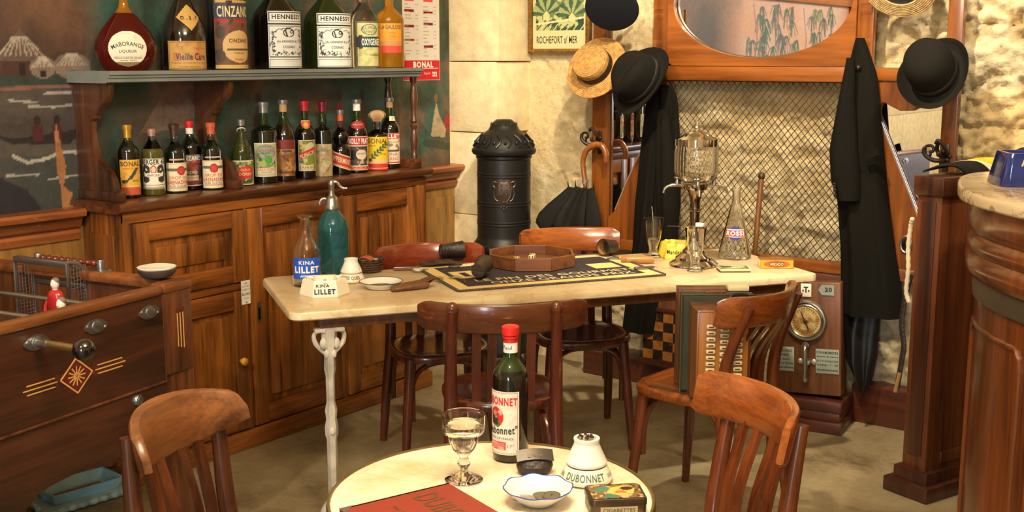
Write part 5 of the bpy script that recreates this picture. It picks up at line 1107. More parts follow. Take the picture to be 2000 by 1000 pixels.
# glasses
def tumbler(lbl, loc, rz, H, R, fill, spoon=None):
    t = thing('absinthe_glass', lbl, 'glass', loc, rz, 'flared absinthe glasses on the long table')
    pr = [(.026, 0), (.030, .002), (.0305, .008), (.020, .016), (.017, .022), (.0175, .035), (R*.72, H*.5), (R, H)]
    inner = [(R-.0022, H-.0005), (R*.72-.003, H*.5), (.0145, .04), (.010, .030), (0, .029)]
    MB().lathe(pr+[(R-.001, H+.0008)]+inner, 48, flute=.018, nf=8).done('glass_body', 'g_clear', t)
    if fill:
        MB().lathe([(0, .0305), (.0095, .031), (.0138, .0405), (R*.72-.0045, H*.47)], 32).done('liquid', 'water', t)
    return t
t = tumbler('flared glass with a long spoon leaning inside at the back of the table', (-2.317, 4.109, ZL), .3, .163, .042, 1)
mb = MB(); mb.tube(smooth([(.006, .004, .035), (-.002, .0, .09), (-.022, -.012, .165), (-.036, -.022, .205)], 6), .0016, 8); mb.ball((.006, .004, .036), (.007, .003, .012), 12, 8)
s_ = thing('mixing_spoon', 'thin metal spoon standing in the left flared glass', 'spoon', (-2.317, 4.109, ZL), fac(1, .2)); mb.done('spoon_body', 'pewter', s_)
tumbler('flared glass with a slotted spoon laid across its rim, in front of the fountain', (-2.029, 3.925, ZL), .1, .170, .042, 1)
t = thing('slotted_spoon', 'slim absinthe spoon lying across the rim of the front glass', 'spoon', (-2.029, 3.925, ZL+.1722), math.atan2(.595, .804))
MB().loft([[(x, w_*a, z+b*.0007) for a, b in ((-1, -1), (1, -1), (1, 1), (-1, 1))] for x, w_, z in ((-.108, .003, .004), (-.06, .0025, .002), (-.03, .006, .0012), (0, .012, .0008), (.03, .011, .0008), (.05, .002, .001))]).done('spoon_body', 'pewter', t)
tag(MB().box(-.015, .015, -.009, .009, 0, .0135, .0015).done('sugar_cube', 'sugar'), 'white sugar cube resting on the slotted spoon', 'sugar cube').location = (-2.017, 3.934, ZL+.1740)
# yellow ashtray
t = hexash('ashtray', 'bright yellow ashtray with dark lettering behind the fountain foot', (-2.240, 4.173, ZL), face(-2.3, 4.3, -.12), 'yellow', .074, .064, 1.1)
ri = .074*math.cos(PI/6); ro = ri*.86
letters(t, on_plane((ri+.0004, -.041, .004), (0, 1, 0), (ro-ri, 0, .06)), [('Mandarin', .043, .016, .018, .074, 'ink', .03)], off=.0009)
# absinthe fountain
t = thing('absinthe_fountain', 'tall glass absinthe fountain with chrome lid, four taps and stepped foot', 'fountain', (-2.097, 4.044, ZL), .75)
MB().lathe([(.092, 0), (.098, .002), (.097, .008), (.078, .022), (.073, .024), (.072, .034), (.05, .048), (.047, .05), (.044, .06), (.028, .075), (.024, .09), (.023, .12)], 48).done('stepped_foot', 'chrome', t)
st = MB().lathe([(.019, .12), (.0195, .215), (.0235, .219), (.0235, .223), (.02, .226), (.019, .25), (.026, .285), (.034, .30)], 40).done('stem', plain('worn_chrome', rgb(150, 136, 116), .16, 1.0), t)
MB().lathe([(.034, .297), (.046, .302), (.049, .312), (.049, .325), (.043, .332)], 40).done('tap_collar', 'chrome', t)
gp = [(.045, .330), (.062, .338), (.078, .352), (.0845, .37), (.085, .44), (.083, .462), (.0805, .475)]
MB().lathe(shell(gp, .004), 96, flute=.012, nf=32).done('glass_reservoir', 'g_clear', t)
MB().lathe([(0, .3345), (.04, .3355), (.058, .343), (.072, .354), (.076, .36)], 40).done('water', 'water', t)
MB().lathe([(.084, .472), (.084, .498), (.080, .500), (.06, .508), (.048, .515), (.03, .527), (.022, .529), (.012, .531), (.010, .536), (.014, .542), (.012, .549), (.006, .553), (.004, .560), (0, .566)], 48).done('lid', 'chrome', t)
mb = MB()
for s in (-1, 1): mb.tube([(s*.009+.006*math.cos(a), 0, .551+.007*math.sin(a)) for a in np.linspace(0, 2*PI, 13)[:-1]], .0018, 6, True)
mb.done('lid_finial', 'chrome', t)
for k in range(4):
    a = k*PI/2-.15; mx = Rz(a)
    tp = MB().tube(smooth([(.045, 0, .317), (.075, 0, .318), (.10, 0, .316), (.118, 0, .305), (.125, 0, .287)], 6), [.0065]*12+[.0055]*13, 12, mx=mx).lathe([(.009, 0), (.009, .012), (.006, .018), (.005, .026)], 14, (.072, 0, .318), mx=mx).done('tap', 'pewter', t)
    MB().lathe([(.012, .026), (.013, .030), (.011, .035), (0, .037)], 14, (.072, 0, .317), mx=mx).box(.066, .078, -.016, .016, .345, .350, .002, mx=mx).done('tap_key', 'pewter', tp)
# rossi carafe
t = thing('wine_carafe', 'conical clear glass carafe with blue and red round label', 'carafe', (-2.039, 4.292, ZL), face(-2.1, 4.45, .0))
pr = [(.056, 0), (.064, .003), (.0665, .012), (.064, .03), (.018, .232), (.0165, .245), (.0165, .275), (.021, .282), (.022, .286)]
MB().lathe(shell(pr, .003), 44).done('glass_body', 'g_clear', t)
def cone(u, v, off):
    z = .075+v; r = .064-.046*(z-.03)/.202+.001+off; a = (u-.04)/.042; return (r*math.cos(a), r*math.sin(a), z)
cv = Cv(.08, .07, .0018, (28, 48, 140)); cv.rect(0, .018, .08, .048, (214, 42, 40)); cv.rect(0, .018, .08, .020, (236, 232, 226)).rect(0, .046, .08, .048, (236, 232, 226))
o = patch('label', cv, cone, t, cut=lambda u, v: (u-.04)**2+(v-.033)**2 <= .027**2 or (.018 <= v <= .048 and abs(u-.04) < .036))
letters(o, cone, [('ROSSI', .04, .024, .018, .066, 'whiteink', .04)])
# picture cards and matchbox
t = thing('card_stack', 'small stack of green and black picture cards in front of the conical carafe', 'cards', (-1.914, 4.020, ZL), math.atan2(.595, .804)+.03)
for k in range(3): MB().box(-.058+.003*k, .058+.002*k, -.036, .036, .0045*k, .0045*k+.004, .0008).done('card', ('inkbr', 'cardw', 'cardw')[k], t)
cv = Cv(.112, .07, .0022, (34, 34, 30)); cv.rect(.006, .006, .106, .048, (90, 104, 62)); cv.poly([(.01, .01), (.05, .04), (.10, .046), (.09, .02)], (176, 180, 120)); cv.poly([(.04, .008), (.1, .014), (.1, .03)], (126, 134, 70)); cv.rect(.05, .044, .106, .064, (160, 166, 130)); cv.frame(.0035, (222, 214, 186), 0)
fn = on_plane((-.054, -.035, .0134), (1, 0, 0), (0, 1, 0)); o = patch('printed_face', cv, lambda u, v, off: (fn(u, v, off)[0], fn(u, v, off)[1], fn(u, v, off)[2]+.004*((u-.056)/.056)**2), t)
letters(o, fn, [('LIQUEUR', .032, .051, .010, .045, 'creamink', .01)], off=.004)
t = thing('match_box', 'yellow and brown match box at the right end of the long table', 'box', (-1.817, 4.193, ZL), math.atan2(.595, .804)-.06)
MB().box(-.064, .064, -.035, .035, 0, .034, .0012).done('sleeve', plain('yellow_box', rgb(206, 150, 44), .6), t)
MB().box(-.065, .065, -.033, .033, .004, .030, .001).done('drawer', 'cardw', t); MB().box(-.064, .064, -.0345, .0345, .0335, .0355, .001).done('top_label', plain('brown_box_top', rgb(126, 82, 40), .6, var=.3, bscale=90), t)
cv = Cv(.126, .032, .0018, (214, 160, 44)); cv.ell(.063, .016, .05, .0125, (116, 62, 28)); cv.ell(.063, .016, .047, .0105, (190, 96, 44)); cv.rect(.035, .008, .09, .024, (116, 62, 28)); cv.frame(.0015, (120, 70, 24), 0)
fn = on_plane((-.063, -.0354, .001), (1, 0, 0), (0, 0, 1)); o = patch('side_label', cv, fn, t); letters(o, fn, [('MIKADO', .063, .0105, .011, .05, 'creamink', .02)], off=.0005)
# ------------------------------------------------------------------ things on the round table
# red folder
t = thing('drinks_folder', 'red cloth bound folder with worn corner lying on the round table', 'book', (-1.277, 1.498, .7228), -.335)
MB().box(-.155, .155, -.118, .118, 0, .005, .0015).box(-.155, .155, -.118, .118, .0085, .0135, .0015).box(-.155, -.148, -.118, .118, .0, .0135, .001).done('cover', 'coverred', t)
MB().box(-.147, .150, -.113, .113, .005, .0085, 0).done('pages', 'paper', t)
for s in (-1, 1): MB().prism([(s*.1555, -.1185), (s*.125, -.1185), (s*.1555, -.09)], 'xy', .0134, .0140).done('cloth_corner', 'corner', t)
fn = on_plane((-.155, -.118, .0137), (1, 0, 0), (0, 1, 0)); letters(t, fn, [('DUBONNET', .155, .138, .050, .250, 'gold', .0), ('VIN TONIQUE AU QUINQUINA', .155, .082, .010, .25, 'gold', 0)], off=.0004)
# goblet
t = thing('stemmed_glass', 'stemmed clear bistro glass half filled with water', 'glass', (-1.395, 1.722, .7212))
po = [(.036, 0), (.0385, .002), (.034, .006), (.018, .012), (.009, .018), (.008, .024), (.0135, .033), (.0135, .040), (.008, .048), (.014, .056), (.023, .066), (.029, .082), (.033, .096), (.0395, .099), (.0425, .106), (.0435, .1375)]
inn = [(.042, .138), (.0405, .1375), (.0395, .108), (.031, .098), (.026, .082), (.019, .066), (.010, .060), (0, .059)]
MB().lathe(po+inn, 48, flute=.012, nf=10).done('glass_body', 'g_clear', t)
MB().lathe([(0, .0595), (.0095, .0605), (.0185, .0665), (.0255, .0825), (.0305, .0985), (.0385, .108), (.0393, .118)], 40).done('liquid', 'water', t)
# big bottle
t = bottle('aperitif_bottle', 'dark aperitif bottle with red cap standing on the round table', (-1.398, 1.884, .7212), face(-1.398, 1.884, -.72), .285, .0385, .178, .225, .0138, 'dark', 'g_dkgreen', .196, [(.232, .253, 'paper'), (.253, .285, 'capred')], .8, group='bottles on the round table')
del t['group']
MB().lathe([(.0156, .262), (.0168, .263), (.0168, .267), (.0156, .268)], 28, caps=False).done('cap_band', 'capred', t)
letters(t, on_cyl(.0155, .238, .03, .25), [('Paul', .015, .002, .008, .02, 'navy', 0)], name='signature')
cv = Cv(.092, .137, .0016, (226, 220, 202)); cv.ell(.040, .081, .019, .021, (206, 34, 36)); cv.ell(.036, .077, .010, .013, (66, 40, 36)); cv.ell(.036, .089, .006, .006, (190, 150, 120)); cv.ell(.044, .066, .008, .007, (70, 110, 50)); cv.poly([(.026, .064), (.046, .064), (.044, .074), (.03, .074)], (40, 32, 34)); cv.rect(.016, .011, .064, .028, (200, 48, 48)); cv.blot((206, 200, 184), 90, 3, .5, .6, .6); cv.frame(.0012, (196, 120, 100), .003)
for k in range(4): cv.line((.02, .014+.0035*k), (.06, .014+.0035*k), .0012, (226, 150, 140))
fn = on_cyl(.0385, .018, .092, 0); o = patch('label', cv, fn, t)
letters(o, fn, [('DUBONNET', .046, .107, .0175, .084, 'red', .03), ('"Dubonnet"', .047, .044, .018, .082, 'ink', .02, 0, .06), ('PRODUCE OF FRANCE', .045, .033, .005, .07, 'inkbr', 0), ('17°', .074, .016, .007, .014, 'red', 0)])
# purse
t = thing('coin_purse', 'small black leather coin purse with clasp frame leaning by the bottle foot', 'purse', (-1.302, 1.838, .7212), math.atan2(.595, .804)+.12)
def ps(z, w_, d, y): return [(w_*math.cos(a)*(1+.05*math.sin(3*a)), y+d*math.sin(a), z) for a in np.linspace(0, 2*PI, 25)[:-1]]
MB().loft([ps(.0, .026, .012, 0), ps(.004, .034, .018, .0), ps(.016, .038, .019, .0), ps(.028, .036, .013, .002), ps(.036, .035, .006, .004)]).done('purse_body', 'leatherk', t)
MB().box(-.038, .038, .0005, .006, .030, .040, .002).sheet(lambda u, v: (-.038+.076*u, -.014+.022*v+.002, .030+.016*v+.004*math.sin(PI*u)), 8, 4, .003).done('clasp_frame', plain('dark_clasp', rgb(70, 64, 58), .3, .6), t)
letters(t, on_plane((-.03, -.0095, .036), (1, 0, 0), (0, .8, .6)), [('Lirette', .03, .002, .009, .03, 'gold', 0)], name='stamp')
# dubonnet striker with matches
t = striker('large white match holder full of burnt matches on the round table', (-1.196, 1.868, .7212), face(-1.196, 1.868, -.04), .98, [('DUBONNET', .0, .0025, .0145, .085, 'greyink', .02), ('VIN', -.062, .004, .010, .014, 'inkbr', 0), ('QUINQUINA', .064, .004, .009, .022, 'blue', 0)])
rr = random.Random(4)
for k in range(26):
    a, q_ = rr.uniform(0, 2*PI), .017*math.sqrt(rr.random()); x, y = q_*math.cos(a), q_*math.sin(a); z = .088+rr.uniform(0, .008)
    o = MB().tube([(x*.8, y*.8, .068), (x, y, z)], .0012, 6).done('match', 'match'); o.location = t.location; tag(o, 'burnt match standing in the cone of the large white match holder', 'match', 'burnt matches in the match holder')
    h_ = MB().ball((x, y, z+.001), (.0021, .0021, .0026), 8, 6).done('burnt_head', 'ink' if k % 3 else 'corner', o)
# scalloped dish with coins
t = thing('scalloped_dish', 'white scalloped dish with blue painted edge holding three coins', 'dish', (-1.205, 1.712, .7212))
pr = [(.03, .0), (.034, .003), (.04, .008), (.058, .022), (.0665, .031), (.0655, .0325), (.056, .0245), (.04, .012), (.02, .009), (0, .0085)]
vs = MB()
def scal(pr, seg=64):
    o = []
    for r, z in pr:
        o.append([(r*(1+.022*math.cos(8*a)*(r/.066)**3)*math.cos(a), r*(1+.022*math.cos(8*a)*(r/.066)**3)*math.sin(a), z+.0015*math.cos(8*a)*(r/.066)**4) for a in np.linspace(0, 2*PI, seg+1)[:-1]])
    return o
vs.loft(scal(pr[:-1]+[(.001, .0085)])).done('dish_body', 'white', t, 60)
MB().loft(scal([(.0635, .0283), (.0668, .0312), (.0667, .0330), (.0645, .0324)]), caps=False).done('blue_edge', 'bluerim', t, 60)
coin('silver coin at the front in the white scalloped dish', -1.222, 1.690, .7310, .021, 'silver', 'coins in the scalloped dish')
coin('holed dark coin leaning on another at the right in the white scalloped dish', -1.186, 1.730, .7340, .018, 'dullcoin', 'coins in the scalloped dish', .002, .06)
coin('grey coin half under the holed coin in the white scalloped dish', -1.204, 1.725, .7310, .019, 'dullcoin', 'coins in the scalloped dish')
# tin box
t = thing('tobacco_tin', 'small hinged tin with a painted lid on the right of the round table', 'tin', (-1.073, 1.778, .7212), math.atan2(.595, .804)+.10)
MB().loft([[(x, y, z) for x, y in rrect(.106*s, .078*s, .01)] for z, s in ((0, .98), (.002, 1), (.02, 1))]).done('tin_base', plain('worn_tin', rgb(92, 74, 56), .35, .6, var=.3, bscale=90), t)
MB().loft([[(x, y, z) for x, y in rrect(.109*s, .081*s, .011)] for z, s in ((.019, 1), (.029, 1), (.0315, .98), (.0325, .95))]).done('lid', plain('dark_tin_lid', rgb(70, 54, 40), .3, .5, var=.3, bscale=90), t)
cv = Cv(.098, .07, .0016, (120, 92, 56)); cv.blot((190, 160, 110), 90, 7, .5, .58); cv.blot((74, 54, 34), 110, 8, .54, .6); cv.poly([(.004, .04), (.03, .066), (.045, .05), (.02, .03)], (76, 120, 100)); cv.poly([(.02, .004), (.05, .004), (.05, .02), (.03, .025)], (70, 116, 100)); cv.poly([(.03, .028), (.05, .016), (.082, .024), (.088, .046), (.066, .062), (.044, .055)], (206, 172, 84)); cv.ell(.066, .044, .012, .010, (200, 150, 110)); cv.ell(.072, .048, .012, .009, (70, 44, 26)); cv.poly([(.045, .026), (.07, .024), (.066, .04), (.05, .036)], (190, 110, 60)); cv.frame(.0015, (60, 44, 30), 0)
fn = on_plane((-.049, -.035, .0329), (1, 0, 0), (0, 1, 0)); patch('painted_lid', cv, fn, t, 'labg')
fn = on_plane((-.035, -.0403, .004), (1, 0, 0), (0, 0, 1)); cv = Cv(.07, .014, .002, (176, 160, 120)); o = patch('front_label', cv, fn, t, 'labg'); letters(o, fn, [('CIGARETTES', .035, .0035, .007, .06, 'ink', 0)], off=.0004)
t = thing('matchbook', 'small pale green patterned matchbook at the front edge of the round table', 'matchbook', (-1.170, 1.630, .7212), math.atan2(.595, .804)-.2)
MB().box(-.026, .026, -.018, .018, 0, .009, .001).done('sleeve', 'cardw', t); MB().box(-.0265, .0265, -.0165, .0165, .0015, .0075, .0005).done('drawer', 'paper', t)
cv = Cv(.05, .034, .0014, (210, 206, 180)); cv.rect(.004, .004, .046, .03, (110, 140, 110)); cv.poly([(.01, .006), (.025, .026), (.04, .006)], (190, 196, 160)); patch('printed_face', cv, on_plane((-.025, -.017, .0093), (1, 0, 0), (0, 1, 0)), t)
# ------------------------------------------------------------------ stove in the corner
ST = thing('cast_iron_stove', 'tall black cylindrical cast iron stove with domed top and crest in the corner', 'stove', (-3.379, 4.5, 0))
body = [(.11, .10), (.135, .12), (.135, .14), (.125, .16), (.125, .56), (.146, .585), (.15, .60), (.146, .612), (.142, .618), (.15, .64), (.146, .665), (.133, .685), (.131, .70)]
for z in (.765, .86, 1.0):
    body += [(.131, z-.012), (.1335, z-.009), (.1335, z-.004), (.131, z-.001), (.131, z+.002), (.1335, z+.005), (.1335, z+.010), (.131, z+.013)]
body += [(.131, 1.075), (.137, 1.082), (.137, 1.095)]
MB().lathe(body, 56).done('stove_body', 'iron', ST)
tp = MB().lathe([(.137, 1.093), (.152, 1.10), (.158, 1.112), (.157, 1.122), (.150, 1.13), (.140, 1.15), (.120, 1.178), (.098, 1.20), (.082, 1.212), (.075, 1.218), (.068, 1.232), (.055, 1.25), (.042, 1.262), (.035, 1.266), (0, 1.268)], 56).done('domed_lid', 'iron', ST)
mb = MB()
for k in range(16):
    a = k*PI/8; mx = Rz(a)
    mb.tube(smooth([(.150, 0, 1.138), (.137, .016, 1.160), (.122, .010, 1.180), (.108, -.004, 1.195)], 4), .005, 6, mx=mx); mb.ball((.137, -.012, 1.158), (.008, .008, .010), 8, 6, mx=mx); mb.ball((.062, 0, 1.24), (.005, .004, .012), 8, 6, mx=mx)
mb.done('cast_relief', 'iron', tp)
mb = MB()
for k in range(22):
    a = k*2*PI/22; mx = Rz(a); mb.ball((.150, .0, .642), (.006, .010, .016), 8, 6, mx=mx); mb.ball((.146, .02, .655), (.006, .006, .007), 8, 6, mx=mx)
mb.done('cast_garland', 'iron', ST)
def onst(u, v, r=.132): a = -.925+u/.131; return ((r)*math.cos(a), r*math.sin(a), .925+v)
mb = MB()
sh = [(-.032, .05), (-.012, .056), (0, .05), (.012, .056), (.032, .05), (.036, .02), (.03, -.02), (.016, -.044), (0, -.056), (-.016, -.044), (-.03, -.02), (-.036, .02)]
mb.tube([onst(*p) for p in sh], .0045, 6, True)
for s in (-1, 1):
    mb.tube(smooth([onst(s*.036, .045), onst(s*.052, .05), onst(s*.054, .03), onst(s*.044, .02), onst(s*.05, -.01), onst(s*.042, -.035), onst(s*.028, -.045)], 4), .004, 6)
    for v in (.035, .012, -.012): mb.ball(onst(s*.012, v), .0065, 8, 6)
for v in (-.05, -.07, -.085): mb.ball(onst(0, v), (.008, .008, .010), 8, 6)
for s in (-1, 1): mb.ball(onst(s*.012, -.078), .006, 8, 6)
mb.loft([[onst(x*1.0, y, .1325) for x, y in sh], [onst(x*.8, y*.8, .1365) for x, y in sh]]); mb.done('crest', 'bronze', ST, label='bronzed cast crest')
for k in range(3):
    a = -2.2+k*2*PI/3; MB().tube(smooth([(.10*math.cos(a), .10*math.sin(a), .13), (.13*math.cos(a), .13*math.sin(a), .09), (.135*math.cos(a), .135*math.sin(a), .05), (.16*math.cos(a), .16*math.sin(a), .008)], 5), [.02]*8+[.014]*8, 10).done('foot', 'iron', ST)
# ------------------------------------------------------------------ framed poster
P0 = (-3.458, 4.80, 1.583)
t = thing('framed_poster', 'gilt framed green travel poster lettered at the bottom on the stone wall', 'poster', (-3.290, 4.850, 1.583))
wd, ht = .367, .56
mb = MB()
for a in (( -wd/2, -wd/2+.022, 0, ht), (wd/2-.022, wd/2, 0, ht)): mb.box(a[0], a[1], -.022, .004, a[2], a[3], .006)
mb.box(-wd/2, wd/2, -.022, .004, 0, .022, .006).box(-wd/2, wd/2, -.022, .004, ht-.022, ht, .006)
for k in range(26):
    z = .012+k*ht/26
    for x in (-wd/2+.011, wd/2-.011): mb.ball((x, -.022, z), (.006, .0035, .008), 8, 5)
for k in range(16):
    x = -wd/2+.011+k*(wd-.022)/15; mb.ball((x, -.022, .011), (.008, .0035, .006), 8, 5)
mb.done('gilt_frame', plain('gilt', rgb(128, 92, 38), .4, .4, var=.3, bscale=120), t)
cw, chh = wd-.036, ht-.036
cv = Cv(cw, chh, .0028, (196, 190, 142)); x0, x1, y0, y1 = .02, cw-.02, .095, chh-.02
cv.rect(x0, y0, x1, y1, (104, 120, 78)); cv.blot((54, 72, 58), 26, 5, .48, .53, 1, (x0, y0, x1, y1)); cv.blot((176, 180, 120), 34, 6, .52, .57, 1, (x0, y0, x1, y1))
for cx, cy_ in ((.085, .175), (.24, .165)):
    for k in range(9):
        a = PI*k/9+.15; c_ = ((66, 92, 68), (146, 156, 104))[k % 2]; cv.poly([(cx, cy_), (cx+.085*math.cos(a), cy_+.085*math.sin(a)), (cx+.085*math.cos(a+.3), cy_+.085*math.sin(a+.3))], c_)
    cv.poly([(cx-.02, cy_-.03), (cx+.02, cy_-.03), (cx+.02, cy_-.005), (cx, cy_+.015), (cx-.02, cy_-.005)], (214, 190, 130))
cv.line((x0, .125), (x1, .155), .010, (196, 194, 150)); cv.line((.1, .29), (x1, .33), .012, (206, 196, 140)); cv.line((.14, .25), (x1, .30), .012, (196, 170, 110)); cv.poly([(.11, .27), (.15, .245), (.19, .27), (.16, .30), (.13, .29)], (60, 66, 70)); cv.ell(.165, .29, .02, .03, (196, 160, 100), .7)
for k in range(14): cv.line((x0+.01+k*.02, y0+.002), (x0+.035+k*.02, y0+.028), .006, ((60, 80, 58), (178, 182, 130))[k % 2])
fn = on_plane((-cw/2, -.006, .018), (1, 0, 0), (0, 0, 1)); o = patch('printed_sheet', cv, fn, t, 'labg')
letters(o, fn, [('ROCHEFORT s/ MER', .150, .03, .036, .245, 'ink', .01), ('PETIT', .24, .31, .03, .1, 'greyink', .02, 0, .25), ('Rhone', .25, .275, .022, .1, 'greyink', .01, 0, .3)])
# ------------------------------------------------------------------ coat rack with mirrors and wire screen
M['bevel'] = plain('bevel_edge', rgb(140, 116, 84), .55)
CX, CY = -2.155, 4.735
CR = thing('coat_rack', 'wide wooden wall coat rack with oval mirror, side mirrors and wire screen', 'coat rack', (CX, CY, 0))
def bx(mb, x0, x1, z0, z1, y0=-.035, y1=.004, bev=.004): return mb.box(x0-CX, x1-CX, y0, y1, z0, z1, bev)
bx(MB(), -3.0, -2.912, .62, 2.2).done('outer_stile', 'rack', CR); bx(MB(), -1.362, -1.302, .62, 2.2).done('outer_stile', 'rack', CR)
bx(MB(), -2.675, -2.592, 1.45, 2.2).done('inner_stile', 'rack', CR); bx(MB(), -1.722, -1.655, 1.45, 2.2).done('inner_stile', 'rack', CR)
bx(MB(), -2.618, -2.592, .66, 1.46).done('inner_stile', 'rack', CR); bx(MB(), -1.70, -1.655, .66, 1.46).done('inner_stile', 'rack', CR)
mb = MB()
bx(mb, -2.625, -1.69, 1.46, 1.525, -.045, .004); mb.done('front_rail', 'rack_x', CR)
bx(MB(), -2.912, -2.675, 1.467, 1.521).done('side_rail', 'rack_x', CR); bx(MB(), -1.655, -1.362, 1.467, 1.521).done('side_rail', 'rack_x', CR)
bx(MB(), -3.0, -1.302, .652, .702, -.04).done('bottom_rail', 'rack_x', CR); bx(MB(), -2.6, -1.7, .60, .65, -.06, -.02).done('lower_rail', 'basew', CR)
EA, EB, EZ = .413, .240, 1.80; x0, x1, z0, z1 = -2.592, -1.722, 1.525, 2.2
def ovp(u, v):
    a = u*2*PI; e = (-2.152-CX+EA*math.cos(a), EZ+EB*math.sin(a)); d = Vector((math.cos(a)*EA, math.sin(a)*EB))
    tx = ((x1 if d.x > 0 else x0)+2.152)/d.x if abs(d.x) > 1e-6 else 9; tz = ((z1 if d.y > 0 else z0)-EZ)/d.y if abs(d.y) > 1e-6 else 9
    k = min(tx, tz); r = (-2.152-CX+d.x*k, EZ+d.y*k); return (e[0]+(r[0]-e[0])*v, -.028, e[1]+(r[1]-e[1])*v)
MB().sheet(ovp, 96, 3, .02).done('oval_panel', 'rack_x', CR)
MB().tube([(-2.152-CX+(EA+.0)*math.cos(a), -.022, EZ+EB*math.sin(a)) for a in np.linspace(0, 2*PI, 97)[:-1]], .005, 6, True).done('bevel_rim', 'chrome', CR)
MB().prism([(-2.152-CX+(EA+.004)*math.cos(a), EZ+(EB+.004)*math.sin(a)) for a in np.linspace(0, 2*PI, 65)[:-1]], 'xz', -.018, -.012).done('oval_mirror', 'mirror', CR, label='oval mirror glass')
def mould(x0, x1, s):
    q = [(0, 1.575), (0, 1.80), (.016, 1.80), (.018, 1.775), (.010, 1.765), (.018, 1.755), (.018, 1.735), (.006, 1.715), (-.0+.004, 1.69), (.012, 1.665), (.016, 1.63), (.016, 1.61)]
    mb = MB(); mb.prism([(-.02-a, b) for a, b in q], 'yz', x0-CX, x1-CX, bev=.002); mb.done('carved_bracket', 'rack', CR)
mould(-2.672, -2.622, 1); mould(-1.712, -1.662, 1)
swo = [(-1.655, 1.468), (-1.36, 1.468), (-1.36, 1.395), (-1.385, 1.392), (-1.415, 1.385), (-1.44, 1.370), (-1.48, 1.350), (-1.53, 1.348), (-1.57, 1.366), (-1.595, 1.380), (-1.612, 1.376), (-1.622, 1.355), (-1.620, 1.33), (-1.452, .968), (-1.40, .84), (-1.362, .80), (-1.362, .69), (-1.655, .69)]
for f in (lambda x: x, lambda x: -2.912+(-1.36-x)*(.318/.295)):
    P = [(f(x)-CX, z) for x, z in swo]
    if f(0) != 0: P = [(min(x, -2.614-CX), z) for x, z in P]
    MB().prism(P, 'xz', -.026, -.008, bev=.003).done('curved_panel', 'rack', CR)
    MB().prism([(f(-1.63)-CX, .72), (f(-1.365)-CX, .72), (f(-1.365)-CX, 1.40), (f(-1.63)-CX, 1.40)], 'xz', -.006, -.001).done('side_mirror', 'mirror', CR)
    MB().loft([[(x-.003, -.0285, z), (x+.003, -.0285, z), (x+.003, -.024, z), (x-.003, -.024, z)] for x, z in P[10:15]]).done('bevel_strip', M['bevel'], CR, 10)
mb = MB(); x0, x1, z0, z1 = -2.592-CX, -1.70-CX, .702, 1.46; sx_, sz_ = .0305, .0365; sl = sz_/sx_
for s in (1, -1):
    n0 = -int((z1-z0)/sz_)-2
    for k in range(n0, int((x1-x0)/sx_)+int((z1-z0)/sz_)+3):
        xa = x0+k*sx_; pts = []
        a = (xa, z0) if s == 1 else (xa, z0); xb = xa+s*(z1-z0)/sl
        lo, hi = 0, 1
        for bnd in (x0, x1):
            if abs(xb-xa) > 1e-9:
                tt = (bnd-xa)/(xb-xa)
                inc = xb > xa
                if (bnd == x0) == inc: lo = max(lo, tt)
                else: hi = min(hi, tt)
        if hi-lo > .005:
            mb.tube([(xa+(xb-xa)*q, -.012-s*.0012, z0+(z1-z0)*q) for q in (lo, hi)], .0017, 5)
mb.tube([(x0, -.012, z1), (x1, -.012, z1)], .004, 6).done('wire_screen', 'wire', CR)
MB().tube([(-1.474-CX+.022*math.cos(a), -.028, .807+.034*math.sin(a)) for a in np.linspace(0, 2*PI, 29)[:-1]], .005, 8, True).done('eyelet_rim', 'pewter', CR); MB().prism([(-1.474-CX+.021*math.cos(a), .807+.033*math.sin(a)) for a in np.linspace(0, 2*PI, 29)[:-1]], 'xz', -.0285, -.026).done('eyelet', 'dark', CR)
def hook(x, z):
    mb = MB(); x -= CX
    mb.box(x-.012, x+.012, -.042, -.03, z-.05, z+.06, .003)
    mb.tube(smooth([(x, -.042, z), (x-.01, -.07, z-.005), (x-.04, -.085, z-.002), (x-.068, -.09, z+.02), (x-.066, -.09, z+.048), (x-.04, -.09, z+.052), (x-.035, -.09, z+.032), (x-.05, -.09, z+.03)], 5), [.009]*20+[.006]*16, 8)
    mb.tube(smooth([(x, -.042, z+.01), (x+.01, -.065, z+.03), (x-.005, -.08, z+.06), (x-.02, -.085, z+.075), (x-.03, -.085, z+.06)], 5), .007, 8)
    for k in range(6):
        a = k*PI/3; mb.ball((x+.018*math.cos(a), -.05, z+.012+.018*math.sin(a)), (.009, .008, .009), 8, 6)
    mb.ball((x-.018, -.085, z+.022), (.007, .006, .012), 8, 6); mb.ball((x-.045, -.09, z+.022), (.006, .006, .014), 8, 6)
    mb.done('scroll_hook', 'ironh', CR)
hook(-2.952, 1.155); hook(-1.335, 1.165)
for x, z in ((-2.93, 1.53), (-2.63, 1.50), (-1.69, 1.50), (-1.33, 1.53), (-2.80, 1.80), (-1.52, 1.80)):
    MB().tube([(x-CX, .0, z), (x-CX, -.09, z+.02)], .009, 10).ball((x-CX, -.09, z+.02), .014, 12, 8).done('peg', 'ironh', CR)
# ------------------------------------------------------------------ hats
def hat(name, lbl, pos, axis, group=None, spin=0):
    t = thing(name, lbl, 'hat', pos, 0, 'hats hanging on the coat rack'); d = Vector(axis).normalized()
    t.rotation_euler = (d.to_track_quat('Z', 'Y') @ Matrix.Rotation(spin, 3, 'Z').to_quaternion()).to_euler(); return t
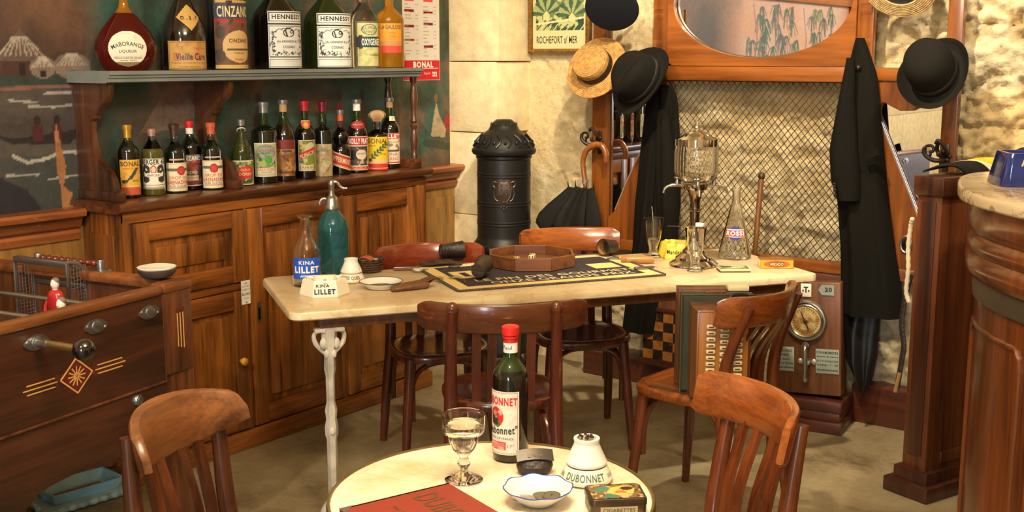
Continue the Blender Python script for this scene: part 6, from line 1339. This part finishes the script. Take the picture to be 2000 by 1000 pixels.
# straw boater
t = hat('straw_boater', 'round straw boater with black ribbon on the left hat peg', (-2.905, 4.585, 1.513), (.02, -.87, .42))
MB().lathe([(.084, .004), (.10, .0), (.152, .002), (.1535, .004), (.152, .0065), (.10, .005), (.088, .008), (.086, .012)], 64, caps=False).done('brim', 'straw', t)
MB().lathe([(.0865, .005), (.086, .06), (.0845, .072), (.080, .077), (.04, .080), (0, .081)], 64, caps=False).done('crown', 'straw', t)
MB().lathe([(.0868, .008), (.0880, .010), (.0878, .044), (.0862, .046)], 64, caps=False).done('ribbon', 'band', t)
mb = MB()
for k in range(9): mb.tube([((.012+.0085*k)*math.cos(a), (.012+.0085*k)*math.sin(a), .0808-.0003*k) for a in np.linspace(0, 2*PI, 41)[:-1]], .0022, 5, True)
for k in range(7): mb.tube([((.094+.0085*k)*math.cos(a), (.094+.0085*k)*math.sin(a), .0058) for a in np.linspace(0, 2*PI, 61)[:-1]], .0022, 5, True)
mb.done('plaited_rows', 'straw', t)
# felt fedora
def felt(name, lbl, pos, axis, prof, m, deform, spin=0, thick=None, band=None):
    t = hat(name, lbl, pos, axis, spin=spin); mb = MB(); mb.lathe(prof, 72, caps=False)
    mb.v = [deform(*p) for p in mb.v]; mb.done('felt_body', m, t, 60)
    if band:
        b = MB(); b.lathe(band, 72, caps=False); b.v = [deform(*p) for p in b.v]; b.done('ribbon', 'band', t, 60)
    return t
bp = [(.09, .006), (.10, .0), (.135, -.002), (.148, .002), (.152, .006), (.1535, .009), (.150, .0105), (.138, .006), (.105, .008), (.094, .014), (.091, .03)]
def fed(x, y, z):
    r = math.hypot(x, y)
    if r > .112 or z < .03: return (x*.90, y*1.10, z+max(0, r-.11)*.65*(x/r if r else 0)**2*1.0+.0)
    k = max(0, (z-.06)/.09); pinch = 1-.24*k*max(0, y/.1+.2)
    dent = -.036*math.exp(-(x/.032)**2)*k
    side = -.024*k*math.exp(-((abs(x)-.05)/.03)**2)*max(0, y/.095)
    return (x*.92*pinch, y*1.10, z+dent+side)
felt('fedora', 'dark grey-black felt fedora with pinched crown on the middle peg, above the hanging black cloth', (-2.640, 4.555, 1.453), (-.20, -.90, .40), [(.102, .006), (.11, .0), (.138, -.002), (.148, .002), (.152, .006), (.1535, .009), (.150, .0105), (.14, .006), (.115, .008), (.105, .014), (.103, .04), (.101, .08), (.098, .115), (.088, .135), (.068, .147), (.04, .152), (.02, .153), (0, .153)], 'felt', fed, spin=-.5+PI, band=[(.1045, .012), (.1065, .014), (.1055, .042), (.1035, .044)])
# cap at the top
def capd(x, y, z): return (x, y*1.05, z)
t = hat('peaked_cap', 'dark navy flat crowned cap cut off by the top edge of the photo', (-2.800, 4.56, 1.825), (.25, -.60, -.55), spin=.3)
MB().lathe([(.085, 0), (.088, .003), (.089, .035), (.1, .045), (.117, .06), (.122, .075), (.116, .085), (.07, .092), (0, .094)], 56).done('cap_crown', 'feltn', t)
MB().lathe([(.0895, .004), (.0910, .006), (.0915, .033), (.090, .035)], 56, caps=False).done('cap_band', 'band', t)
MB().sheet(lambda u, v: ((.086+.05*v*math.sin(PI*u)**.6)*math.cos(-2.3+u*1.5), (.086+.05*v*math.sin(PI*u)**.6)*math.sin(-2.3+u*1.5), .004-.025*v), 20, 5, .003).done('visor', 'bakelite', t)
# second straw hat, seen from inside
t = hat('straw_hat', 'coarse straw hat seen from inside at the top right, cut off by the photo edge', (-1.525, 4.60, 1.835), (-.05, .74, .55))
MB().lathe([(.082, .0), (.10, -.001), (.145, .004), (.147, .006), (.145, .008), (.10, .003), (.086, .006), (.085, .06), (.075, .085), (.04, .095), (0, .097)], 60, caps=False).done('straw_body', 'strawd', t, 60)
mb = MB()
for k in range(8): mb.tube([((.088+.0078*k)*math.cos(a), (.088+.0078*k)*math.sin(a), -.0008+.0006*k) for a in np.linspace(0, 2*PI, 61)[:-1]], .0026, 5, True)
mb.done('plaited_rows', 'strawd', t)
MB().lathe([(.081, .002), (.081, .055), (.07, .078), (0, .088)], 48, caps=False).done('lining', 'band', t)
# bowler
def bow(x, y, z):
    r = math.hypot(x, y)
    return (x*.93, y*1.08, z+(max(0, r-.105)/.045)**1.5*.028*(x/r)**2) if r > .1 else (x*.93, y*1.08, z)
felt('bowler_hat', 'black bowler hat with curled brim on the right peg of the coat rack', (-1.352, 4.565, 1.492), (-.17, -.80, .52), [(.092, .006), (.10, .001), (.125, .0), (.14, .004), (.147, .011), (.1495, .016), (.147, .017), (.138, .010), (.12, .005), (.103, .006), (.095, .012), (.0965, .04), (.0965, .08), (.092, .112), (.078, .138), (.055, .153), (.027, .160), (0, .161)], 'felt', bow, spin=.45, band=[(.0965, .012), (.0985, .014), (.0985, .038), (.0968, .040)])
# ------------------------------------------------------------------ hanging clothes
def drape(Lf, Rt, y, depth, folds, seed, n=26, m=56, amp=.010, taper=None):
    zt, zb = Lf[0][1], Lf[-1][1]; secs = []; r = random.Random(seed); ph = [r.uniform(0, 6) for _ in range(4)]
    for i in range(n+1):
        z = zt+(zb-zt)*i/n
        xl = float(np.interp(-z, [-q[1] for q in Lf], [q[0] for q in Lf])); xr = float(np.interp(-z, [-q[1] for q in Rt], [q[0] for q in Rt]))
        k = min(1, .35+.9*i/n); ring = []
        for j in range(m):
            u = j/(m-1); w_ = math.sin(PI*u)**.55
            f = amp*k*(math.sin(folds*2*PI*u+ph[0]+.8*math.sin(i*.12+ph[1]))+.5*math.sin(folds*3.3*PI*u+ph[2]+i*.05))
            ring.append((xl+(xr-xl)*u, y-depth*k*w_-f*w_, z))
        for j in range(14):
            u = 1-(j+1)/15; ring.append((xl+(xr-xl)*u, y+.004*math.sin(6*u+i), z))
        secs.append(ring)
    return secs
t = thing('black_cloak', 'long black cloth garment hanging in folds below the fedora', 'coat', (-2.62, 4.64, 0))
o_ = lambda P: [(x+2.62, z) for x, z in P]
MB().loft(drape(o_([(-2.68, 1.44), (-2.690, 1.36), (-2.706, 1.242), (-2.722, 1.076), (-2.74, .884), (-2.745, .689), (-2.769, .49), (-2.793, .275)]), o_([(-2.56, 1.44), (-2.53, 1.386), (-2.515, 1.249), (-2.505, 1.088), (-2.50, .903), (-2.515, .739), (-2.56, .611), (-2.612, .275)]), .04, .07, 3.0, 4, amp=.012)).done('hanging_cloth', 'cloth', t, 60)
MB().loft(drape(o_([(-2.60, 1.33), (-2.60, 1.1), (-2.585, .9), (-2.57, .72)]), o_([(-2.545, 1.33), (-2.50, 1.1), (-2.482, .9), (-2.475, .715)]), -.02, .05, 1.2, 8, amp=.008)).done('sleeve', 'cloth', t, 60)
t = thing('black_overcoat', 'long black overcoat with buttoned cuff hanging on the right of the wire screen', 'coat', (-1.66, 4.66, 0))
o_ = lambda P: [(x+1.66, z) for x, z in P]
MB().loft(drape(o_([(-1.719, 1.640), (-1.738, 1.566), (-1.750, 1.38), (-1.772, 1.191), (-1.765, .979), (-1.74, .787), (-1.73, .613), (-1.74, .502)]), o_([(-1.685, 1.640), (-1.653, 1.566), (-1.622, 1.485), (-1.606, 1.383), (-1.58, 1.179), (-1.548, .973), (-1.508, .767), (-1.476, .622), (-1.455, .507)]), .03, .09, 2.2, 11, amp=.012)).done('coat_body', 'cloth', t, 60)
sl = MB().loft(drape(o_([(-1.725, 1.56), (-1.752, 1.38), (-1.778, 1.19), (-1.765, 1.06), (-1.735, .985)]), o_([(-1.69, 1.56), (-1.682, 1.38), (-1.662, 1.19), (-1.648, 1.1), (-1.640, 1.005)]), -.05, .06, .8, 13, amp=.004)).done('sleeve', 'cloth', t, 60)
for k in range(3):
    MB().lathe([(0, 0), (.0085, .0), (.0095, .002), (.0085, .0045), (.006, .0035), (0, .0035)], 18, mx=T(-1.724+1.66+.003*k, -.118, 1.050-.022*k) @ Matrix.Rotation(PI/2, 4, 'X')).done('cuff_button', 'bakelite', sl)
MB().sheet(lambda u, v: (.03+.055*u+.01*v, -.062-.006*math.sin(PI*u), 1.175+.012*u-.030*v+.02*math.sin(PI*u*.5)), 8, 3, .004).done('pocket_flap', 'cloth', t)
t = thing('black_trousers', 'shiny black trousers bunched below the hem of the overcoat', 'trousers', (-1.65, 4.665, 0))
o_ = lambda P: [(x+1.65, z) for x, z in P]
MB().loft(drape(o_([(-1.735, .60), (-1.74, .517), (-1.735, .406), (-1.70, .3), (-1.651, .218), (-1.625, .172)]), o_([(-1.565, .60), (-1.559, .541), (-1.56, .432), (-1.562, .321), (-1.575, .231), (-1.594, .172)]), .03, .06, 1.6, 17, amp=.014)).done('trouser_cloth', 'satin', t, 60)
# umbrella on the left hook
t = thing('umbrella', 'black umbrella with curved wooden handle hooked on the coat rack, canopy half furled', 'umbrella', (-2.990, 4.640, 0))
hp = smooth([(.11, 0, 1.075), (.108, 0, 1.115), (.085, 0, 1.150), (.045, 0, 1.152), (0, 0, 1.125), (-.02, 0, 1.07), (-.012, 0, 1.0), (0, 0, .945)], 6)
MB().tube(hp, [.0125+.003*math.sin(PI*min(1, i/30)) for i in range(len(hp))], 14).done('crook_handle', 'handle', t)
MB().tube([(-.008, 0, .965), (-.005, 0, .985)], .0155, 16).done('silver_collar', 'silver', t); MB().tube([(0, 0, .95), (.01, -.02, .30)], .007, 10).done('shaft', 'handle', t)
def us(z, R, k, ox): return [(ox+R*(1+k*math.cos(8*a))*math.cos(a), -.03+.62*R*(1+k*math.cos(8*a))*math.sin(a), z+.25*R*k*math.cos(8*a)) for a in np.linspace(0, 2*PI, 97)[:-1]]
MB().loft([us(.945, .058, .25, -.01), us(.90, .088, .22, -.03), us(.85, .122, .2, -.055), us(.80, .150, .2, -.075), us(.765, .160, .2, -.082), us(.72, .140, .2, -.065), us(.60, .085, .25, -.02), us(.42, .04, .25, 0), us(.32, .012, .1, .01)]).done('canopy', 'umb', t, 30)
mb = MB()
for k in range(8):
    a = k*PI/4; x, y = -.01+.072*math.cos(a), -.03+.045*math.sin(a); mb.tube([(x, y, .935), (x*1.02-.002, y*1.02, .975)], [.006, .0012], 6); mb.ball((x*1.02-.002, y*1.02, .976), .002, 6, 5)
mb.done('rib_tip', 'umb', t)
# cane
t = thing('walking_cane', 'brown walking cane with round knob leaning against the wire screen', 'cane', (-2.13, 4.60, 0))
MB().tube([(0, 0, .012), (.028, .066, 1.04)], [.009, .0125], 14).done('stick', 'cane', t); MB().ball((.0285, .067, 1.052), (.0155, .0155, .018), 16, 12).done('knob', 'leather', t); MB().tube([(0, 0, 0), (.0006, .0013, .03)], .0105, 12).done('ferrule', 'brass', t)
# ------------------------------------------------------------------ dynamometer and boxes by the wall
DR = .13
t = thing('plinth_block', 'dark wooden block standing on the floor beneath the strength tester', 'block', (-1.800, 4.610, 0), DR)
MB().box(-.16, .145, -.10, .13, 0, .05, .004).box(-.15, .135, -.085, .12, .05, .09, .006).box(-.155, .14, -.09, .125, .09, .135, .006).done('block_body', 'basew', t)
t = thing('strength_tester', 'wooden strength tester with round dial, lever and two enamel text plates', 'dynamometer', (-1.818, 4.600, .144), DR)
t.rotation_euler = (math.radians(-2), math.radians(-3.2), DR)
MB().box(-.145, .145, -.035, .045, 0, .485, .006).done('case', 'box', t)
mxd = T(0, -.035, .318) @ Matrix.Rotation(PI/2, 4, 'X')
MB().lathe([(.088, 0), (.090, .006), (.084, .016), (.078, .018), (.074, .012), (.072, .010)], 56, mx=mxd, caps=False).lathe([(.064, .012), (.068, .016), (.072, .013)], 56, mx=mxd, caps=False).done('bezel', 'pewter', t)
cv = Cv(.14, .14, .0028, (206, 178, 120)); cv.blot((150, 112, 58), 30, 3, .46, .6); cv.ell(.07, .07, .055, .055, (120, 96, 66), .97); cv.ell(.07, .07, .03, .03, (178, 146, 96), .9)
for k in range(30):
    a = k*2*PI/30; cv.line((.07+.046*math.cos(a), .07+.046*math.sin(a)), (.07+.056*math.cos(a), .07+.056*math.sin(a)), .003, (90, 66, 40))
fn = on_plane((-.07, -.046, .248), (1, 0, 0), (0, 0, 1)); dl = patch('dial', cv, fn, t, 'dial', cut=lambda u, v: (u-.07)**2+(v-.07)**2 < .0735**2)
MB().tube([(-.02, -.05, .36), (.012, -.05, .285)], [.0015, .004], 6).ball((0, -.05, .318), (.009, .005, .009), 12, 8).done('needle', 'inkbr', dl)
lv = MB().tube(smooth([(.0, -.05, .215), (.004, -.075, .20), (.006, -.08, .14), (.004, -.078, .075)], 6), .0105, 12).ball((.004, -.076, .07), (.014, .012, .014), 14, 10).lathe([(.017, 0), (.015, .014), (.0, .016)], 18, mx=T(0, -.035, .213) @ Matrix.Rotation(PI/2, 4, 'X')).done('lever', 'pewter', t)
MB().box(-.012, .02, -.07, -.035, .132, .150, .004).ball((-.026, -.038, .141), (.012, .005, .014), 12, 8).ball((.032, -.038, .141), (.012, .005, .014), 12, 8).done('lever_bracket', 'silver', t)
def plate_(x, z, w_, h, items, name='enamel_text_plate', m='plate'):
    o = MB().box(x, x+w_, -.0385, -.035, z, z+h, .001).done(name, m, t); fn = on_plane((x, -.0387, z), (1, 0, 0), (0, 0, 1)); letters(o, fn, items, off=.0004); return o
plate_(-.140, .095, .088, .105, [('MESUREZ', .05, .084, .010, .06, 'ink', .02), ('avec', .045, .066, .009, .04, 'ink', .02), ('la main', .045, .048, .009, .06, 'ink', .02), ('votre force', .046, .030, .010, .076, 'ink', .02), ('musculaire', .046, .012, .010, .076, 'ink', .02)])
plate_(.04, .095, .098, .105, [('DYNAMOMETRE', .049, .085, .011, .09, 'ink', .02), ('Appareil de mesure', .049, .068, .010, .09, 'ink', .01), ('de la force musculaire', .049, .051, .010, .09, 'ink', .01), ('gradue . 1 . 50', .049, .032, .011, .088, 'ink', .02), ('decanewtons', .049, .012, .011, .088, 'ink', .02)])
plate_(-.022, .42, .044, .056, [('T', .022, .018, .026, .02, 'ink', .04)], 'coin_plate', 'paper')
for s in (-1, 1): MB().ball((s*.012, -.039, .446), (.004, .002, .004), 8, 6).done('screw', 'ink', t)
o = MB().prism([(.052, .452), (.066, .474), (.118, .474), (.118, .430), (.066, .430)], 'xz', -.0385, -.035).done('arrow_plate', 'plate', t); letters(o, on_plane((.06, -.0387, .43), (1, 0, 0), (0, 0, 1)), [('20', .034, .015, .018, .03, 'ink', .03)], off=.0004)
o = MB().prism([(-.052, .452), (-.066, .474), (-.118, .474), (-.118, .430), (-.066, .430)], 'xz', -.0385, -.035).done('arrow_plate', 'plate', t); letters(o, on_plane((-.12, -.0387, .43), (1, 0, 0), (0, 0, 1)), [('5', .034, .015, .018, .03, 'ink', .03)], off=.0004)
# chequered game box
t = thing('chequered_box', 'wooden box with a black and tan chequered front standing under the coat rack', 'box', (-2.49, 4.69, .122))
MB().box(-.185, .185, -.03, .03, 0, .36, .004).done('box_body', 'box', t); MB().box(-.19, .19, -.036, .034, .262, .285, .003).box(-.19, .19, -.036, .034, .0, .03, .003).done('moulding', 'basew', t)
cv = Cv(.36, .228, .0024, (150, 96, 40)); 
for i in range(7):
    for j in range(5):
        if (i+j) % 2: cv.rect(i*.0525, j*.0456, (i+1)*.0525, (j+1)*.0456, (38, 26, 18))
cv.blot((100, 60, 26), 40, 4, .52, .66, .5); patch('chequer_pattern', cv, on_plane((-.18, -.0305, .032), (1, 0, 0), (0, 0, 1)), t, 'labg')
# ------------------------------------------------------------------ accordion on the chair
AC = thing('accordion', 'old wooden button accordion standing on the seat of the orange-brown chair', 'accordion', (-1.655, 3.340, .4610), .62)
def cbox(mb, x0, x1, y0, y1, z0, z1, c):
    def r_(k, y): return [(x0+k, y, z0+k), (x1-k, y, z0+k), (x1-k, y, z1-k), (x0+k, y, z1-k)]
    return mb.loft([r_(c, y0), r_(0, y0+c), r_(0, y1)])
cbox(MB(), -.075, .12, -.045, .035, 0, .31, .014).done('keyboard_case', 'accd', AC, 20)
MB().box(-.058, .108, -.0475, -.044, .012, .298, .001).done('key_board', 'accw', AC)
mb = MB(); cbox(mb, -.10, .135, .035, .075, 0, .335, .010); mb.done('reed_case', 'green', AC, 20)
mb = MB()
for k in range(5): mb.box(-.098+.004*(k % 2), .133-.004*(k % 2), .077+.012*k, .087+.012*k, .004, .331-.004*(k % 2), .003)
mb.done('bellows', 'accd', AC); cbox(MB(), -.10, .135, .14, .185, 0, .335, .004).done('bass_case', 'accd', AC, 20)
MB().tube([(-.10+.001, .034, .001), (-.10, .034, .334), (.135, .034, .334)], .0022, 6).done('metal_edge', 'brass', AC)
mb = MB()
for k in range(30): mb.ball((-.055+.162*k/29, -.0475, .292), (.0018, .001, .0018), 6, 4)
for k in range(46): mb.ball((-.053, -.0475, .016+.27*k/45), (.0018, .001, .0018), 6, 4)
mb.done('inlaid_border', 'inlayd', AC)
for c_ in range(3):
    for k in range(12):
        x = -.014+.044*c_; z = .245-.0205*k-.008*c_
        o = MB().box(x-.015, x+.015, -.0585, -.0475, z-.0068, z+.0068, .0035).done('key', 'key', AC)
        MB().box(x-.008, x+.008, -.0590, -.0584, z-.0022, z+.0022, .0005).done('key_slot', 'inkbr', o)
MB().tube(smooth([(.05, -.01, .312), (.055, -.005, .335), (.08, .005, .34), (.11, .012, .335), (.115, .012, .312)], 5), .006, 8).done('carrying_strap', 'leatherk', AC); MB().box(-.02, .05, .045, .063, .335, .342, .002).done('strap_plate', 'accd', AC); MB().box(.06, .13, .08, .13, .335, .352, .004).done('bellows_strap', 'cardw', AC)
# ------------------------------------------------------------------ partition, towels and cord
PA = math.atan2(.94, .35)
PT = thing('partition_end', 'dark wooden partition end with plinth and flat cap beside the bar', 'partition', (-1.150, 4.035, 0), PA)
MB().box(0, .70, 0, .10, .0, 1.09, .004).done('panel_body', 'postw', PT)
MB().box(-.012, .70, -.012, .112, 1.088, 1.157, .006).done('cap', 'postd', PT); MB().box(-.004, .004, .02, .08, .15, 1.07, .003).done('pilaster', 'postd', PT)
MB().box(-.02, .68, -.022, .122, .0, .10, .006).box(-.045, .69, -.045, .145, 0, .055, .006).done('plinth', 'postd', PT)
MB().box(.08, .66, -.006, .002, .12, .16, .002).done('lower_rail', 'postw', PT)
t = thing('bar_towel', 'striped black, cream and yellow bar towel draped over the partition top', 'towel', (-1.235, 4.085, 1.160))
cv = Cv(.27, .30, .0045, (206, 190, 158)); cv.rect(0, 0, .105, .44, (24, 22, 21)); cv.rect(.15, 0, .27, .44, (220, 164, 44)); cv.blot((196, 140, 34), 60, 3, .5, .6, .6, (.15, 0, .27, .44))
def tw(u, v, off):
    s = v/.30; L = s*(.19+.35*u); z = .006+.020*math.sin(PI*min(1, s*1.15))-.42*max(0, s-.55)**2+.05*u+.006*math.sin(u*70)*math.sin(PI*s)
    return (.22*u+.86*L, .975*u+.51*L, z+off)
o = patch('towel_cloth', cv, tw, t, 'labg'); md = o.modifiers.new('thickness', 'SOLIDIFY'); md.thickness = .006
letters(o, lambda u, v, off: tw(.27-v, u, off+.002), [('BIERE', .19, .19, .05, .20, 'towely', .02), ('BIERE', .20, .012, .04, .16, 'inkbr', .02)])
t = thing('navy_cloth', 'dark navy cloth draped over the partition behind the striped towel', 'cloth', (-1.150, 4.035, 1.1575), PA)
MB().sheet(lambda u, v: (.46+.20*u, .10-.20*v, .008+.065*math.sin(PI*min(1, v*1.15))-max(0, v-.6)*.30+.006*math.sin(9*u)), 10, 22, .005).done('cloth_sheet', 'slateblue', t)
t = thing('knotted_cord', 'frayed white cord hanging down the left edge of the partition', 'cord', (-1.262, 4.075, 0))
MB().tube(smooth([(.006, -.01, 1.005), (-.002, 0, .97), (-.006, 0, .90), (.0, -.004, .82), (-.004, 0, .74), (.008, 0, .70)], 6), [.007+.002*(k % 2) for k in range(31)], 8).done('cord_body', 'cord', t)
t = thing('riding_whip', 'black leather strap hanging beside the partition below the white cord', 'strap', (-1.272, 4.090, 0))
MB().tube(smooth([(.015, 0, .80), (.0, 0, .72), (-.008, 0, .62), (.004, 0, .54), (.0, 0, .48), (-.012, 0, .37)], 6), .010, 8, flat=.35).done('strap_body', 'leatherk', t); MB().tube([(-.004, 0, .435), (-.016, 0, .36)], .008, 8).done('tan_tip', 'tan', t)
# ------------------------------------------------------------------ bar
BR = thing('bar_counter', 'rounded end of a wooden bar with beaded apron and thick veined marble top', 'bar', (-.4, 3.7, 0))
OUT = smooth([(-1.0, 4.17), (-1.055, 4.03), (-1.058, 3.90), (-1.022, 3.742), (-.960, 3.545), (-.884, 3.405), (-.800, 3.298), (-.700, 3.195), (-.55, 3.07), (-.3, 2.93), (.1, 2.82), (.5, 2.95), (.6, 3.5), (.55, 4.1), (.2, 4.5), (-.4, 4.58), (-.85, 4.42), (-1.0, 4.17)], 8)[:-1]
OUT = [(x+.4, y-3.7) for x, y in OUT]
def inset(d):
    n = len(OUT); o = []
    for i in range(n):
        a, b = Vector(OUT[i-1]), Vector(OUT[(i+1) % n]); tn = (b-a).normalized(); nn = Vector((-tn.y, tn.x)); o.append(tuple(Vector(OUT[i])+nn*d))
    return o
def bl(L): return [[(x, y, z) for x, y in inset(d)] for d, z in L]
MB().loft(bl([(.012, 1.140), (.003, 1.143), (0, 1.150), (0, 1.170), (.003, 1.177), (.010, 1.180)])).done('marble_top', 'amarb', BR, 50)
MB().loft(bl([(.030, 1.141), (.030, 1.11), (.036, 1.07), (.046, 1.050), (.052, 1.046), (.042, 1.036), (.036, 1.020), (.037, 1.005), (.046, .992), (.051, .988), (.040, .975), (.034, .955), (.036, .935), (.046, .918), (.060, .908)])).done('beaded_apron', 'barw', BR, 60)
MB().loft(bl([(.060, .909), (.061, .848), (.066, .846)])).done('metal_band', 'steelband', BR, 50)
MB().loft(bl([(.072, .850), (.072, .02), (.06, .0)])).done('bar_body', 'barw', BR, 50)
I = inset(.071); n0 = 22
def bp_(s, z): 
    i = int(s); f = s-i; a, b = I[i], I[i+1]; return (a[0]+(b[0]-a[0])*f, a[1]+(b[1]-a[1])*f, z)
for s0, s1 in ((n0+4, n0+30), (n0+34, n0+56)):
    P = [bp_(s0, z) for z in (.10, .3, .5, .66)]+[bp_(s0+.4, .72), bp_(s0+1.6, .755)]+[bp_(s0+2+k*(s1-s0-4)/12, .765) for k in range(13)]+[bp_(s1-1, .75), bp_(s1, .70), bp_(s1, .4), bp_(s1, .10)]
    MB().tube(smooth(P, 3), .009, 8).done('panel_moulding', 'barw', BR)
t = thing('advertising_ashtray', 'large cobalt blue glazed ashtray with cream lettering on the bar top', 'ashtray', (-.800, 3.745, 1.181), math.atan2(.50, .866))
def sqr(s, z, r): return [(x, y, z) for x, y in rrect(s, s*.72, r)]
MB().loft([sqr(.235, 0, .03), sqr(.24, .004, .03), sqr(.20, .094, .022), sqr(.195, .099, .02), sqr(.18, .099, .02), sqr(.172, .092, .018), sqr(.14, .035, .015)]).done('glazed_body', 'blueglaze', t, 50)
fn = on_plane((-.119, -.0868, .004), (1, 0, 0), (0, .155, .9)); letters(t, fn, [('APERITIF', .120, .058, .026, .13, 'creamink', .04)], off=.0012)
